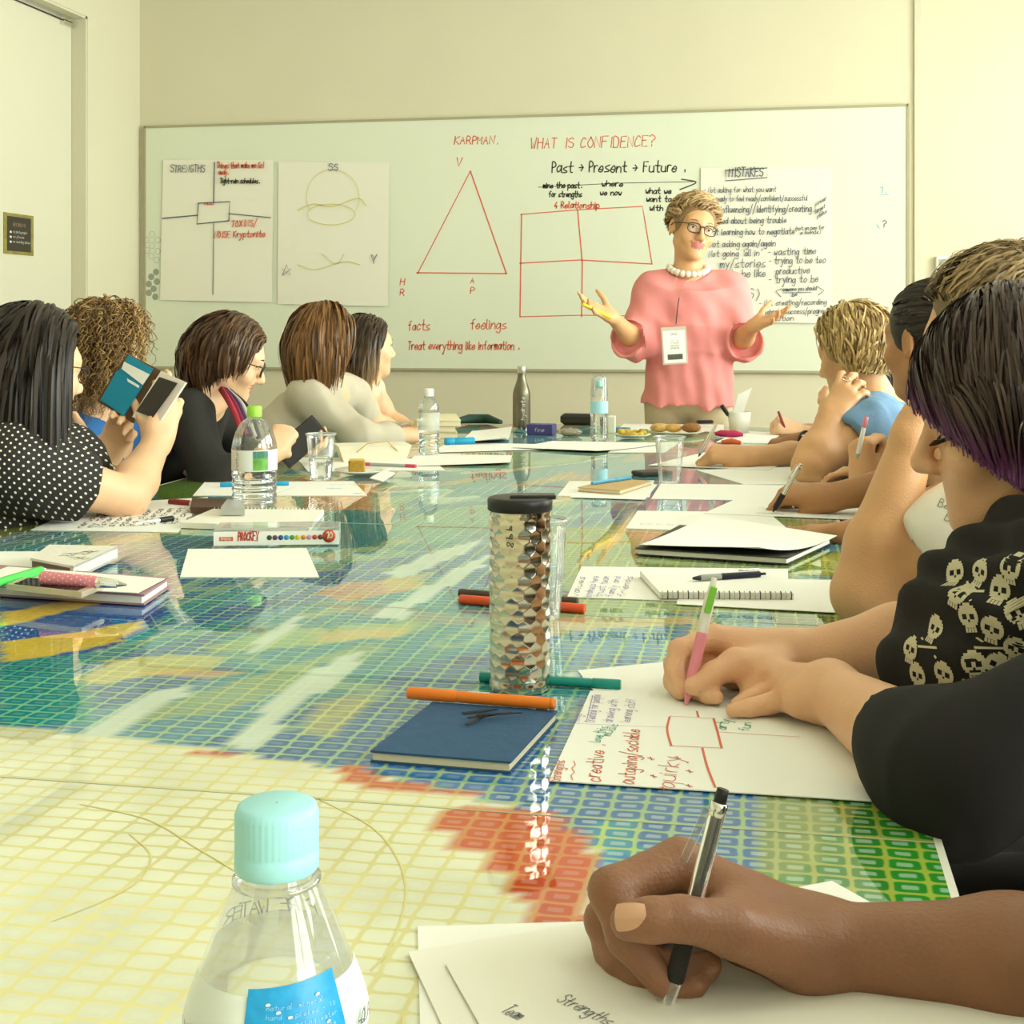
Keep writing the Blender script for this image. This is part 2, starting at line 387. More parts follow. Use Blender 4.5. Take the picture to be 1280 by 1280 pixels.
# left wall with a recessed door
DY1 = 6.07; DY0 = 5.0; DZ = 2.608
m = MB(); m.box((WALL_L - TH, (DY1 + WALL_B) / 2, CEIL / 2), (TH, (WALL_B - DY1) / 2, CEIL / 2))
m.box((WALL_L - TH, (DY0 + WALL_N) / 2, CEIL / 2), (TH, (DY0 - WALL_N) / 2, CEIL / 2))
m.box((WALL_L - TH, (DY0 + DY1) / 2, (CEIL + DZ) / 2), (TH, (DY1 - DY0) / 2, (CEIL - DZ) / 2)); struct('wall_left', m, M_WALL_L)
m = MB()
for y, sg in ((DY1, -1), (DY0, 1)): m.box((WALL_L - .09, y + sg * .006, DZ / 2), (.086, .006, DZ / 2))
m.box((WALL_L - .09, (DY0 + DY1) / 2, DZ - .006), (.086, (DY1 - DY0) / 2, .006)); struct('trim_1', m, M_TRIM)
XD = WALL_L - .078
door = MB().box((XD - .022, (DY0 + DY1) / 2, 1.285), (.022, (DY1 - DY0) / 2 - .014, 1.285), bev=.003).build('door_1', M_DOOR); door['kind'] = 'structure'
pv = leftpt(85, 24, XD)
MB().box((XD + .012, DY1 - .075, 2.585), (.012, .05, .011), bev=.003).box((XD + .012, DY1 - .075, 2.56), (.012, .05, .011), bev=.003).build('hinge', M_CHROME, door)
MB().tube([(XD + .03, DY0 + .09, .98), (XD + .06, DY0 + .09, .98), (XD + .06, DY0 + .2, .98)], .009).build('door_handle', M_CHROME, door)
MB().box((XD + .003, (DY0 + DY1) / 2, 2.574), (.0025, (DY1 - DY0) / 2 - .02, .003)).build('gap_shade_strip', M_BLACK, door)  # black strip stands in for the shade in the gap above the door
# door notice
a, b = leftpt(5, 265, XD + .004), leftpt(42, 320, XD + .004)
sg = thing('door_sign', (XD, (a[1] + b[1]) / 2, (a[2] + b[2]) / 2), 'small dark notice with gold patterned border stuck on the pale door', 'sign')
cy, cz, hy, hz = (a[1] + b[1]) / 2, (a[2] + b[2]) / 2, abs(b[1] - a[1]) / 2, abs(a[2] - b[2]) / 2
MB().box((XD + .002, cy, cz), (.002, hy, hz)).build('border', mat('gold_leaf_print', '8f8540', .5, var=.7, scale=45), sg)
MB().box((XD + .0045, cy, cz), (.0006, hy * .8, hz * .84)).build('panel', mat('dark_print', '3a342a', .6), sg)
mb = MB(); xd, yd = V(0, 1, 0), V(0, 0, 1)
write(mb, 'RECORDING', V(XD + .0056, cy - hy * .42, cz + hz * .38), xd, yd, hz * .09, fit=hy * .85, mi=1)
for i, t in enumerate(('no photographs', 'no phones', 'no recording device')):
    z = cz + hz * (.05 - .24 * i)
    write(mb, t, V(XD + .0056, cy - hy * .42, z), xd, yd, hz * .075, fit=hy * (.4 + .08 * len(t) / 2), mi=0)
    mb.box((XD + .0056, cy - hy * .58, z + hz * .03), (.0003, hy * .06, hz * .05), mi=0)
mb.build('lettering', [mat('sign_white', 'e6e2d2', .6), mat('sign_tan', 'b89a78', .6)], sg)
# right wall with four tall windows (the daylight)
m = MB(); ys = [WALL_N] + [y for w in WIN_Y for y in w] + [WALL_B]; WZ0, WZ1 = .75, 2.68
for i in range(0, len(ys), 2): m.box((WALL_R + TH, (ys[i] + ys[i + 1]) / 2, CEIL / 2), (TH, (ys[i + 1] - ys[i]) / 2, CEIL / 2))
for y0, y1 in WIN_Y:
    m.box((WALL_R + TH, (y0 + y1) / 2, WZ0 / 2), (TH, (y1 - y0) / 2, WZ0 / 2)); m.box((WALL_R + TH, (y0 + y1) / 2, (WZ1 + CEIL) / 2), (TH, (y1 - y0) / 2, (CEIL - WZ1) / 2))
struct('wall_right', m, M_WALL_L)
M_PANE = clear_mat('window_glass', (.96, .98, .95), .5)
for i, (y0, y1) in enumerate(WIN_Y):
    m = MB(); x = WALL_R + .1; w = .03
    for y in (y0 + w, (y0 + y1) / 2, y1 - w): m.box((x, y, (WZ0 + WZ1) / 2), (.03, w, (WZ1 - WZ0) / 2))
    for z in (WZ0 + w, WZ1 - w): m.box((x, (y0 + y1) / 2, z), (.028, (y1 - y0) / 2, w))
    wo = struct('window_%d' % (i + 1), m, M_FRAME)
    for q in (0, 1):
        ya, yb = (y0 + w, (y0 + y1) / 2) if q == 0 else ((y0 + y1) / 2, y1 - w)
        MB().box((x, (ya + yb) / 2, (WZ0 + WZ1) / 2), (.003, (yb - ya) / 2, (WZ1 - WZ0) / 2 - w)).build('pane', M_PANE, wo)
# panel joint and wall panel on the back wall, right of the board
pj = wallpt(1147, 200, WALL_B)[0]
struct('trim_2', MB().box((pj, WALL_B - .006, CEIL / 2), (.016, .006, CEIL / 2), bev=.002), mat('joint_strip', 'd2cdb4', .6))
struct('wall_panel', MB().box(((pj + .016 + WALL_R) / 2, WALL_B - .004, CEIL / 2), ((WALL_R - pj - .016) / 2, .004, CEIL / 2)), M_WALL_C)
struct('baseboard_back', MB().box(((WALL_L + WALL_R) / 2, WALL_B - .012, .05), ((WALL_R - WALL_L) / 2, .012, .05), bev=.004), M_TRIM)
struct('baseboard_left', MB().box((WALL_L + .008, (WALL_N + DY0) / 2, .05), (.008, (DY0 - WALL_N) / 2, .05), bev=.003), M_TRIM)
# wall control
c = wallpt(1181, 335, WALL_B - .012)
t = thing('wall_thermostat', c, 'white wall thermostat on the plain panel right of the whiteboard', 'thermostat')
MB().box(c + V(0, -.004, 0), (.042, .014, .055), bev=.006).build('body', M_WHITE, t)
MB().box(c + V(0, -.0185, .024), (.03, .001, .016)).build('screen', mat('lcd_grey', 'a9a994', .3), t)
for i in range(3): MB().box(c + V(-.02 + .02 * i, -.019, -.022), (.007, .002, .01), bev=.001).build('button', mat('button_grey', 'c9c6b2', .5), t)
# ---------------------------------------------------------------- whiteboard
M_BOARD = mat('glass_whiteboard', 'dfe4cf', .22, coat=.3, spec=.4)
MK = {'red': mat('marker_red', 'dc6a50', .6), 'black': mat('marker_black', '45453b', .6), 'navy': mat('marker_navy', '5a626e', .6), 'grey': mat('marker_grey', '787c80', .6),
      'yellow': mat('marker_yellow', 'd8cf86', .6), 'blue': mat('marker_blue', '7fb4c9', .6), 'purple': mat('marker_purple', '9a86c4', .6), 'green': mat('marker_green', '3fa88a', .6), 'ink': mat('pen_ink', '4a4a55', .6)}
YB = WALL_B - .018
tl, br = wallpt(181, 157, YB), wallpt(1135, 467, YB)
bx0, bx1, bz0, bz1 = tl[0], br[0], .893, 2.146
wb = thing('whiteboard', ((bx0 + bx1) / 2, WALL_B, bz0), 'long pale glass whiteboard covered in red and black marker notes', 'whiteboard')
MB().box(((bx0 + bx1) / 2, WALL_B - .009, (bz0 + bz1) / 2), ((bx1 - bx0) / 2, .009, (bz1 - bz0) / 2), bev=.003).build('board', M_BOARD, wb)
m = MB(); e = .006
for x in (bx0, bx1): m.box((x, WALL_B - .011, (bz0 + bz1) / 2), (e, .011, (bz1 - bz0) / 2 + e))
for z in (bz0, bz1): m.box(((bx0 + bx1) / 2, WALL_B - .011, z), ((bx1 - bx0) / 2, .011, e))
m.build('frame', mat('frame_tan', 'a8a384', .5), wb)
XR = V(1, 0, 0); ZU = V(0, 0, 1)
class Pad:
    """writes on a vertical plane facing the camera, in photo pixels"""
    def __init__(s, Y): s.Y = Y; s.mb = {}
    def g(s, c): return s.mb.setdefault(c, MB())
    def t(s, c, text, x0, y, x1, xh, w=1.6, slope=0, jit=.25):
        a, b = wallpt(x0, y, s.Y), wallpt(x1, y + slope, s.Y); k = np.linalg.norm(wallpt(x0, y - 1, s.Y) - a)
        write(s.g(c), text, a, b - a, ZU, xh * k, w * k, fit=np.linalg.norm(b - a), jit=jit)
    def l(s, c, pts, w=1.4, curve=False):
        P = np.array([wallpt(x, y, s.Y) for x, y in pts]); k = np.linalg.norm(wallpt(pts[0][0], pts[0][1] - 1, s.Y) - P[0])
        s.g(c).ribbon(catmull(P, 8) if curve else P, w * k, V(0, -1, 0))
    def done(s, parent):
        for c, mb in s.mb.items(): o = mb.build('writing', MK[c], parent); o['label'] = c + ' handwriting'; o['kind'] = 'stuff'
def circ(cx, cy, rx, ry, a0=0, a1=360, n=24): return [(cx + rx * math.cos(math.radians(a0 + (a1 - a0) * i / n)), cy + ry * math.sin(math.radians(a0 + (a1 - a0) * i / n))) for i in range(n + 1)]
p = Pad(YB - .0008)
R_, K_ = 'red', 'black'
p.t(R_, 'KARPMAN.', 568, 180, 624, 5.5, 1.3); p.t(R_, 'V', 570, 208, 580, 6.5, 1.4)
p.l(R_, [(588, 214), (522, 342)], 1.2); p.l(R_, [(588, 214), (633, 342)], 1.6); p.l(R_, [(521, 341), (633, 342)], 1.6)
p.t(R_, 'H', 500, 356, 507, 4.5, 1.2); p.t(R_, 'R', 500, 369, 507, 4.5, 1.2); p.t(R_, 'A', 588, 354, 594, 4, 1.2); p.t(R_, 'P', 588, 367, 594, 4.5, 1.2)
p.t(R_, 'facts', 510, 413, 538, 7, 1.3); p.t(R_, 'feelings', 588, 411, 634, 7, 1.3); p.t(R_, 'Treat everything like information .', 510, 437, 650, 6, 1.4)
p.t(R_, 'WHAT IS CONFIDENCE?', 663, 186, 820, 7.5, 1.2, -3)
p.t(K_, 'Past > Present > Future .', 690, 215, 858, 7.5, 1.6, jit=.35)
p.t(K_, 'mine the past.', 679, 235, 728, 4, 1.4); p.t(K_, 'for strengths', 686, 246, 728, 4, 1.4); p.t(K_, 'where', 752, 233, 780, 4, 1.4); p.t(K_, 'we now', 750, 244, 778, 4, 1.4)
p.t(K_, 'what we', 807, 242, 840, 4, 1.5); p.t(K_, 'want to tell', 808, 252, 858, 4, 1.5); p.t(K_, 'with us', 812, 263, 845, 4, 1.5)
p.l(K_, [(673, 234), (770, 229), (868, 227)], .8); p.l(K_, [(852, 224), (870, 228), (850, 237)], 1.6, True)
p.t(R_, '4 Relationship', 693, 260, 750, 4.5, 1.5, 0); p.l(R_, [(651, 268), (727, 262), (803, 258), (806, 275), (815, 330)], 1.3); p.l(R_, [(652, 268), (651, 330), (650, 396)], 1.6)
p.l(R_, [(722, 262), (728, 330), (727, 396)], 1.5); p.l(R_, [(650, 329), (725, 325), (815, 330)], 1.5); p.l(R_, [(650, 396), (728, 394), (800, 395)], 1.2)
p.t('blue', '1.', 1099, 241, 1110, 4, 1.2); p.l('blue', [(1100, 244), (1111, 243)], .9); p.t('grey', '?', 1102, 284, 1110, 5, 1.4); p.l('blue', [(1096, 281), (1099, 285)], 1.3)
p.done(wb)
mb = MB()
for i, (x, y) in enumerate([(190, 293), (197, 300), (190, 307), (183, 300), (197, 314), (189, 320), (196, 325), (184, 313)]):
    P = np.array([wallpt(*q, YB - .0006) for q in circ(x, y, 3.6, 4, 0, 360, 6)]); mb.ribbon(P, .004, V(0, -1, 0))
mb.build('honeycomb_outline', mat('decal_pale', 'b9beab', .5), wb)
mb = MB()
for (x, y) in [(195, 340), (189, 346), (196, 352), (186, 355), (192, 361), (186, 366), (194, 371)]:
    P = [wallpt(*q, YB - .0006) for q in circ(x, y, 4, 4.4, 0, 360, 8)[:-1]]; mb.add(P, [tuple(range(7, -1, -1))])
mb.build('honeycomb_dots', mat('decal_grey', '9aa08c', .5), wb)
# flip-chart sheets on the board
M_SHEET = M_SHEET2 = mat('flipchart_paper', 'ebe8d8', .8, bump=.02, bscale=30)
def sheet(corners, label, m):
    P = [wallpt(x, y, YB - .006) for x, y in corners]; c = np.mean(P, 0)
    o = thing('flipchart_sheet', (c[0], YB, P[2][2]), label, 'paper'); n = 10; vs_ = []
    for j in range(n + 1):
        for i in range(n + 1):
            u, v = i / n, j / n; q = (P[0] * (1 - u) + P[1] * u) * (1 - v) + (P[3] * (1 - u) + P[2] * u) * v
            q = q + V(0, -.006 * math.sin(u * 3.1) * v * v, 0); vs_.append(q)
    g = MB(); g.add(vs_ + [q + V(0, .0012, 0) for q in vs_], [], 0); k = (n + 1) ** 2
    fs = []
    for j in range(n):
        for i in range(n): a = j * (n + 1) + i; fs += [(a, a + n + 1, a + n + 2, a + 1), (k + a, k + a + 1, k + a + n + 2, k + a + n + 1)]
    g.f = fs; g.m = [0] * len(fs); g.sm = [True] * len(fs); g.build('sheet', m, o)
    return o
sh = sheet([(204, 200), (342, 200), (340, 378), (200, 375)], 'flip-chart sheet with four quadrants headed STRENGTHS taped to whiteboard', M_SHEET)
p = Pad(YB - .0145)
p.t('grey', 'STRENGTHS', 213, 215, 257, 5, 1.1); p.l('navy', [(268, 203), (267, 252)], 1.5); p.l('navy', [(267, 279), (266, 368)], 1.0)
p.l('navy', [(248, 254), (287, 252), (286, 276)], 1.3); p.l('navy', [(248, 254), (246, 280), (286, 276)], 1.5); p.l('navy', [(203, 273), (247, 269)], 1.5); p.l('navy', [(286, 267), (338, 272)], 1.2)
p.t(R_, 'Things that make me Go!', 271, 210, 330, 4, 1.2); p.t(R_, 'away.', 273, 218, 286, 3.5, 1.2); p.t('black', 'Tight-rein schedules.', 275, 229, 325, 3.5, 1.2)
p.t(R_, 'TOXINS/', 289, 284, 322, 4.5, 1.2, -2); p.t(R_, 'NOISE Kryptonite', 268, 297, 332, 4.5, 1.2, -1); p.t(R_, 'values', 255, 256, 268, 2, .7); p.done(sh)
sh = sheet([(348, 202), (487, 203), (485, 383), (347, 380)], 'blank-looking flip-chart sheet with faint yellow circles taped to whiteboard', M_SHEET)
p = Pad(YB - .0145)
p.l('yellow', circ(416, 246, 33, 34, 150, 390), .8); p.l('yellow', circ(414, 268, 30, 13), .9); p.l('yellow', [(372, 263), (392, 255), (416, 258), (447, 248), (458, 257)], 1.3, True); p.l('yellow', [(372, 331), (395, 337), (430, 327), (450, 331)], 1.0, True); p.l('yellow', [(402, 317), (420, 330), (430, 318)], .8, True)
p.t('grey', 'SS', 410, 213, 424, 5, 1.1); p.t('grey', 'Y', 464, 329, 472, 6, 1.0); p.l('grey', [(464, 318), (466, 326), (471, 318)], .9)
p.l('grey', [(353, 344), (358, 331), (363, 344), (352, 336), (364, 336), (353, 344)], .9); p.done(sh)
sh = sheet([(876, 210), (1040, 209), (1040, 404), (876, 402)], 'white flip-chart sheet headed MISTAKES full of dark handwriting beside the presenter', M_SHEET2)
p = Pad(YB - .0145); n_ = 'navy'
p.t(n_, 'MISTAKES', 911, 221, 955, 6, 1.3, -1); p.l(n_, [(907, 213), (959, 210), (959, 222), (907, 226), (907, 213)], 1.2)
for tx, x0, y, x1, xh in [('- Not asking for what you want', 880, 241, 971, 4), ('- Not ready to feel ready/confident/successful', 878, 252, 1010, 4), ('- Not influencing//Identifying/creating', 880, 266, 1015, 5), ('- Worried about being trouble', 880, 280, 984, 4.5),
    ('- Not learning how to negotiate', 880, 294, 994, 4.5), ('Not asking again/again', 887, 309, 970, 4.5), ('Not going \'all in\'', 886, 321, 953, 4.5), ('- wasting time', 960, 319, 1021, 5), ('- trying to be too', 961, 330, 1033, 5), ('productive', 970, 343, 1013, 5),
    ('- trying to be', 961, 354, 1024, 5.5), ('someone you should', 978, 364, 1021, 3), ('be', 990, 371, 997, 3), ('my/stories', 900, 335, 958, 6), ('to be like', 912, 347, 958, 5.5), ('IDEAS)', 900, 374, 952, 7), ('- Not creating/recording', 949, 382, 1034, 4), ('celebrate success/progress', 950, 393, 1037, 4), ('completion', 950, 402, 993, 4), ('(not on pay for', 994, 288, 1031, 3), ('a bonus)', 1000, 293, 1027, 2.5), ('too', 888, 361, 930, 5), ('more', 890, 386, 936, 5)]:
    p.t(n_, tx, x0, y, x1, xh, .75 if xh < 4.5 else .9, -1.5)
p.l(n_, [(977, 361), (970, 364), (976, 371)], 1); p.l(n_, [(1021, 358), (1030, 363), (1023, 369)], 1); p.l(n_, [(979, 366), (1014, 365.5)], .8)
for tx, x0, y, x1 in (('power', 1019, 258, 1034), ('target', 1018, 268, 1032), ('status', 1021, 274, 1034)): p.t('grey', tx, x0, y, x1, 3, .8, -9)
p.done(sh)
# ================================================================ the table with its printed mosaic under glass
TX0, TX1, TY0, TY1 = -1.462, 0.119, 0.12, 5.16
def noise2(x, y, sc, seed, oct=3):
    r = np.random.default_rng(seed); out = np.zeros_like(x); amp = 1.; tot = 0
    for o in range(oct):
        L = r.random((64, 64)); u = x * sc + 17.3; v = y * sc + 9.1; i = np.floor(u).astype(int); j = np.floor(v).astype(int); fu = u - i; fv = v - j
        fu = fu * fu * (3 - 2 * fu); fv = fv * fv * (3 - 2 * fv); g = lambda a, b: L[a % 64, b % 64]
        out += amp * ((g(i, j) * (1 - fu) + g(i + 1, j) * fu) * (1 - fv) + (g(i, j + 1) * (1 - fu) + g(i + 1, j + 1) * fu) * fv); tot += amp; amp *= .5; sc *= 2.03
    return out / tot
def inpoly(px, py, poly):
    ins = np.zeros(px.shape, bool); n = len(poly)
    for i in range(n):
        x0, y0 = poly[i]; x1, y1 = poly[(i + 1) % n]
        c = ((y0 > py) != (y1 > py)) & (px < (x1 - x0) * (py - y0) / (y1 - y0 + 1e-9) + x0); ins ^= c
    return ins
STEP = .0115
nx = int((TX1 - TX0) / STEP); ny = int((TY1 - TY0) / STEP)
gx, gy = np.meshgrid(np.linspace(TX0, TX1, nx + 1), np.linspace(TY0, TY1, ny + 1), indexing='ij')
# the artwork is laid out from the photograph: every table point knows its photo pixel
lat = gx * CA + gy * SA; dep = -gx * SA + gy * CA; dep = np.maximum(dep, .12)
ppx = 640 + F_PX * lat / dep; ppy = HOR + F_PX * (CAM_Z - TABLE_Z) / dep
n1 = noise2(gx, gy, 2.2, 1); n2 = noise2(gx, gy, 7., 2); n3 = noise2(gx * 2.2 - gy * .9, gx * .3 + gy * 1.1, 1.7, 3); n4 = noise2(gx * 2.8 - gy * 1.3, gx * .25 + gy * .8, 3.1, 4); n5 = noise2(gx, gy, 12, 9)
def C_(h): return np.array(srgb(h)[:3])
cell = np.zeros(gx.shape + (3,)); gap = np.zeros_like(cell)
def lay(mask, cc, gc, amt=1.0):
    w = (mask.astype(float) * amt)[..., None]; cell[:] = cell * (1 - w) + C_(cc) * w
    if gc: gap[:] = gap * (1 - w) + C_(gc) * w
ones = np.ones(gx.shape)
lay(ones, '2c7799', '8fb890')
lay((n1 > .50) * 1., '2a8494', '8cbb9a'); lay((n3 > .58) * 1., '3f8aa6', '9cc0a0'); lay((n4 > .60) * 1., '2a679e', '94b894')
lay(((n3 > .44) & (n3 < .47)) * 1., '8fb58c', 'b4c68e', .6); lay((n4 < .30) * 1., '9fb46c', 'bcc482', .55)
far = np.clip((gy - 2.1) / 1.0, 0, 1)
lay((n3 < .38) * far, '9fbf86', 'bccb8c', .75); lay((n4 < .34) * far, 'd99a62', 'dcb576', .6); lay(((n3 > .47) & (n3 < .51)) * far, 'c8dcc0', 'd6e2c4', .8)
lay((n4 > .66) * far, '3a7a9c', '76b08c', .7); lay((n1 < .31) * far, 'd58a5c', 'd8a878', .6)
wx, wy = (n2 - .5) * 26, (n5 - .5) * 10
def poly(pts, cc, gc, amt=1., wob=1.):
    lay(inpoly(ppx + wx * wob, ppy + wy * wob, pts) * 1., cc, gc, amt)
poly([(0, 590), (240, 590), (120, 640), (0, 675)], '6a7f2c', 'a08c3a'); poly([(180, 590), (260, 590), (260, 625), (150, 630)], '4f7a30', '8a9a46')
poly([(690, 660), (1000, 640), (1000, 760), (700, 770)], '8fa24a', 'b2b765', .75)
poly([(380, 600), (470, 600), (470, 640), (380, 640)], 'd07b45', 'c99a58', .7); poly([(420, 640), (500, 640), (480, 680), (410, 690)], '1f6f78', '4c9a86', .8)
poly([(0, 740), (170, 738), (215, 765), (160, 800), (100, 826), (0, 836)], '1d4f96', '2f6aa6'); poly([(0, 765), (90, 748), (140, 742), (130, 752), (60, 768), (0, 785)], 'd8b23c', 'e0c055'); poly([(0, 805), (100, 788), (190, 775), (150, 802), (60, 822), (0, 828)], 'd6b53e', 'd8c258')
poly([(0, 828), (110, 818), (110, 845), (0, 870)], '1f7f8c', '58b08e'); poly([(0, 850), (110, 835), (120, 905), (0, 908)], '1c8f94', '7cc09a')
poly([(105, 850), (140, 828), (210, 818), (290, 822), (270, 838), (190, 846), (130, 858)], 'c8c26a', 'd6d07c', .75); poly([(170, 845), (230, 836), (300, 842), (260, 850)], 'd9a860', 'd8bc78', .6)
poly([(250, 808), (330, 790), (430, 780), (520, 778), (500, 796), (400, 806), (300, 815)], '9fc07c', 'c2cc84', .7); poly([(390, 792), (450, 786), (520, 784), (480, 800), (400, 804)], 'd9b470', 'dcc684', .6)
poly([(385, 918), (395, 880), (440, 868), (465, 872), (440, 900), (410, 922)], 'b9b872', 'cfcc84', .6, .6)
poly([(390, 742), (430, 728), (520, 722), (505, 742), (440, 750)], 'd9925e', 'd9ad74', .6); poly([(480, 722), (540, 712), (520, 735), (480, 740)], 'd9c878', 'ddd08c', .6)
poly([(400, 748), (620, 775), (620, 786), (420, 762)], 'a88f6a', 'c0ac78', .45)
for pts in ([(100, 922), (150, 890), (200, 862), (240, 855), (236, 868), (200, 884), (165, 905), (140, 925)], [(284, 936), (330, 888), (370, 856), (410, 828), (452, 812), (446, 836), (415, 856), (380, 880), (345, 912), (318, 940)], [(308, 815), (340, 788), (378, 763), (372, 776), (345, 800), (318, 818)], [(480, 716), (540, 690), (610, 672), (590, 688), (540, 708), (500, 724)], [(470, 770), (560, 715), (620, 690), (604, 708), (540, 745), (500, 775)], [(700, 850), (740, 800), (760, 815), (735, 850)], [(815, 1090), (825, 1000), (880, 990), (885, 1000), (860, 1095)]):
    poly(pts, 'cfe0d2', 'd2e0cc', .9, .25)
poly([(640, 770), (900, 770), (900, 800), (640, 792)], 'd3b876', 'd8c486', .7); poly([(700, 790), (870, 780), (870, 830), (720, 850)], '3b7fb0', 'a9c690', .9)
poly([(960, 755), (1060, 750), (1060, 790), (980, 800)], '4a6b2a', '8c9a40'); poly([(1000, 690), (1060, 690), (1060, 720), (1000, 720)], '7d9a3a', 'b0b04a')
# near right: saturated blue then green cells
poly([(440, 930), (700, 900), (1000, 960), (1000, 1100), (740, 1110), (735, 1040), (560, 985), (450, 962)], '2468ac', '93b58c', 1, .3)
poly([(700, 1100), (760, 1060), (800, 1120), (760, 1180), (720, 1160)], '1f8fc0', '9fcd8a', 1, .5); poly([(735, 1030), (810, 1020), (800, 1075), (740, 1070)], '2a93ae', 'b0ca78', .9, .4)
poly([(985, 940), (1250, 960), (1300, 1300), (1000, 1300), (960, 1110), (1000, 1060)], '2f7f2e', 'a2ab52', 1, .8); poly([(960, 990), (1040, 990), (1030, 1080), (960, 1110), (940, 1060)], '7d9448', 'a6b06c', .9, .7)
poly([(1090, 1000), (1200, 1000), (1230, 1200), (1120, 1190)], '2a8a2c', '9bb244', .9, .5); poly([(880, 1090), (1000, 1095), (1060, 1280), (860, 1280)], '4c8f45', 'a6b45c', .9, .5)
# cream field and red patches
poly([(-6000, 880), (0, 908), (150, 922), (290, 940), (400, 957), (470, 968), (560, 990), (660, 1012), (745, 1060), (745, 1150), (830, 1300), (900, 9000), (-6000, 9000)], 'e1e2c6', 'dcd699', 1, .12)
poly([(545, 1012), (600, 1008), (690, 1018), (735, 1046), (745, 1075), (735, 1160), (650, 1160), (672, 1132), (632, 1118), (640, 1096), (600, 1090), (604, 1066), (566, 1064), (575, 1042), (540, 1040)], 'c4522f', 'd08450', 1, .05)
poly([(415, 958), (440, 956), (468, 964), (470, 972), (520, 980), (600, 990), (600, 996), (540, 994), (470, 986), (430, 978)], 'c25a34', 'cf8048', 1, .1)
poly([(236, 938), (258, 938), (264, 942), (290, 942), (288, 947), (240, 944)], 'c8603c', 'cf8048', 1, .05)
ring = np.full(gx.shape, .10); ring[inpoly(ppx, ppy, [(560, 1000), (1400, 900), (1400, 1400), (560, 1400)])] = .34; ring[inpoly(ppx, ppy, [(-6000, 880), (0, 908), (290, 940), (470, 968), (660, 1012), (745, 1060), (745, 1150), (900, 9000), (-6000, 9000)])] = .12
cell *= (1 + (n5 - .5) * .35)[..., None]; gap *= (1 + (n2 - .5) * .3)[..., None]
idx = np.arange((nx + 1) * (ny + 1)).reshape(nx + 1, ny + 1)
Qt = np.stack([idx[:-1, :-1], idx[1:, :-1], idx[1:, 1:], idx[:-1, 1:]], -1).reshape(-1, 4)
vt = np.stack([gx, gy, np.full_like(gx, TABLE_Z)], -1).reshape(-1, 3)
al = np.ones((len(vt), 1)); 
M_ART = bpy.data.materials.new('mosaic_print_under_glass'); M_ART.use_nodes = True
def art():
    nt = M_ART.node_tree; N = nt.nodes; b = N['Principled BSDF']; b.inputs['Roughness'].default_value = .012; b.inputs['IOR'].default_value = 1.55; b.inputs['Specular IOR Level'].default_value = .75
    L = nt.links.new
    def math_(op, a, c=None, d=None):
        n = N.new('ShaderNodeMath'); n.operation = op
        for i, q in enumerate((a, c, d)):
            if q is None: continue
            if isinstance(q, (int, float)): n.inputs[i].default_value = q
            else: L(q, n.inputs[i])
        return n.outputs[0]
    tc = N.new('ShaderNodeTexCoord'); nz = N.new('ShaderNodeTexNoise'); nz.inputs['Scale'].default_value = 30; L(tc.outputs['Object'], nz.inputs['Vector'])
    sx = N.new('ShaderNodeSeparateXYZ'); L(tc.outputs['Object'], sx.inputs[0])
    wob = math_('MULTIPLY', math_('SUBTRACT', nz.outputs['Fac'], .5), .006)
    fx = math_('SUBTRACT', math_('FRACT', math_('DIVIDE', math_('ADD', sx.outputs[0], wob), .0265)), .5); fy = math_('SUBTRACT', math_('FRACT', math_('DIVIDE', math_('ADD', sx.outputs[1], wob), .0205)), .5)
    ax = math_('ABSOLUTE', fx); ay = math_('ABSOLUTE', fy)
    def rbox(hx, hy, r):
        qx = math_('MAXIMUM', math_('SUBTRACT', ax, hx - r), 0); qy = math_('MAXIMUM', math_('SUBTRACT', ay, hy - r), 0)
        return math_('SUBTRACT', math_('SQRT', math_('ADD', math_('MULTIPLY', qx, qx), math_('MULTIPLY', qy, qy))), r)
    def step(d, soft): 
        n = N.new('ShaderNodeMapRange'); n.inputs[1].default_value = soft; n.inputs[2].default_value = -soft; L(d, n.inputs[0]); return n.outputs[0]
    outer = step(rbox(.435, .415, .17), .03); inner = step(rbox(.22, .17, .07), .03)
    ac = N.new('ShaderNodeAttribute'); ac.attribute_name = 'cell'; ag = N.new('ShaderNodeAttribute'); ag.attribute_name = 'gap'
    def mix(f, a, c):
        n = N.new('ShaderNodeMix'); n.data_type = 'RGBA'; L(f, n.inputs[0]) if not isinstance(f, float) else setattr(n.inputs[0], 'default_value', f); L(a, n.inputs[6]); L(c, n.inputs[7]); return n.outputs[2]
    lite = N.new('ShaderNodeMix'); lite.data_type = 'RGBA'; ar = N.new('ShaderNodeAttribute'); ar.attribute_name = 'ring'; L(ar.outputs['Fac'], lite.inputs[0]); L(ac.outputs['Color'], lite.inputs[6]); lite.inputs[7].default_value = (.75, .9, .8, 1)
    c = mix(outer, ag.outputs['Color'], ac.outputs['Color']); c = mix(inner, c, lite.outputs[2])
    L(c, b.inputs['Base Color'])
art()
tb = thing('conference_table', ((TX0 + TX1) / 2, (TY0 + TY1) / 2, 0), 'long conference table with glossy blue green and cream mosaic top', 'table')
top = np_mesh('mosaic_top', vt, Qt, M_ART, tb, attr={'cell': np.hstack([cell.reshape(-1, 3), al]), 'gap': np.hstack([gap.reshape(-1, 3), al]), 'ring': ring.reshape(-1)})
M_EDGE = mat('table_edge_white', 'e4e3d6', .35)
m = MB(); e = .006
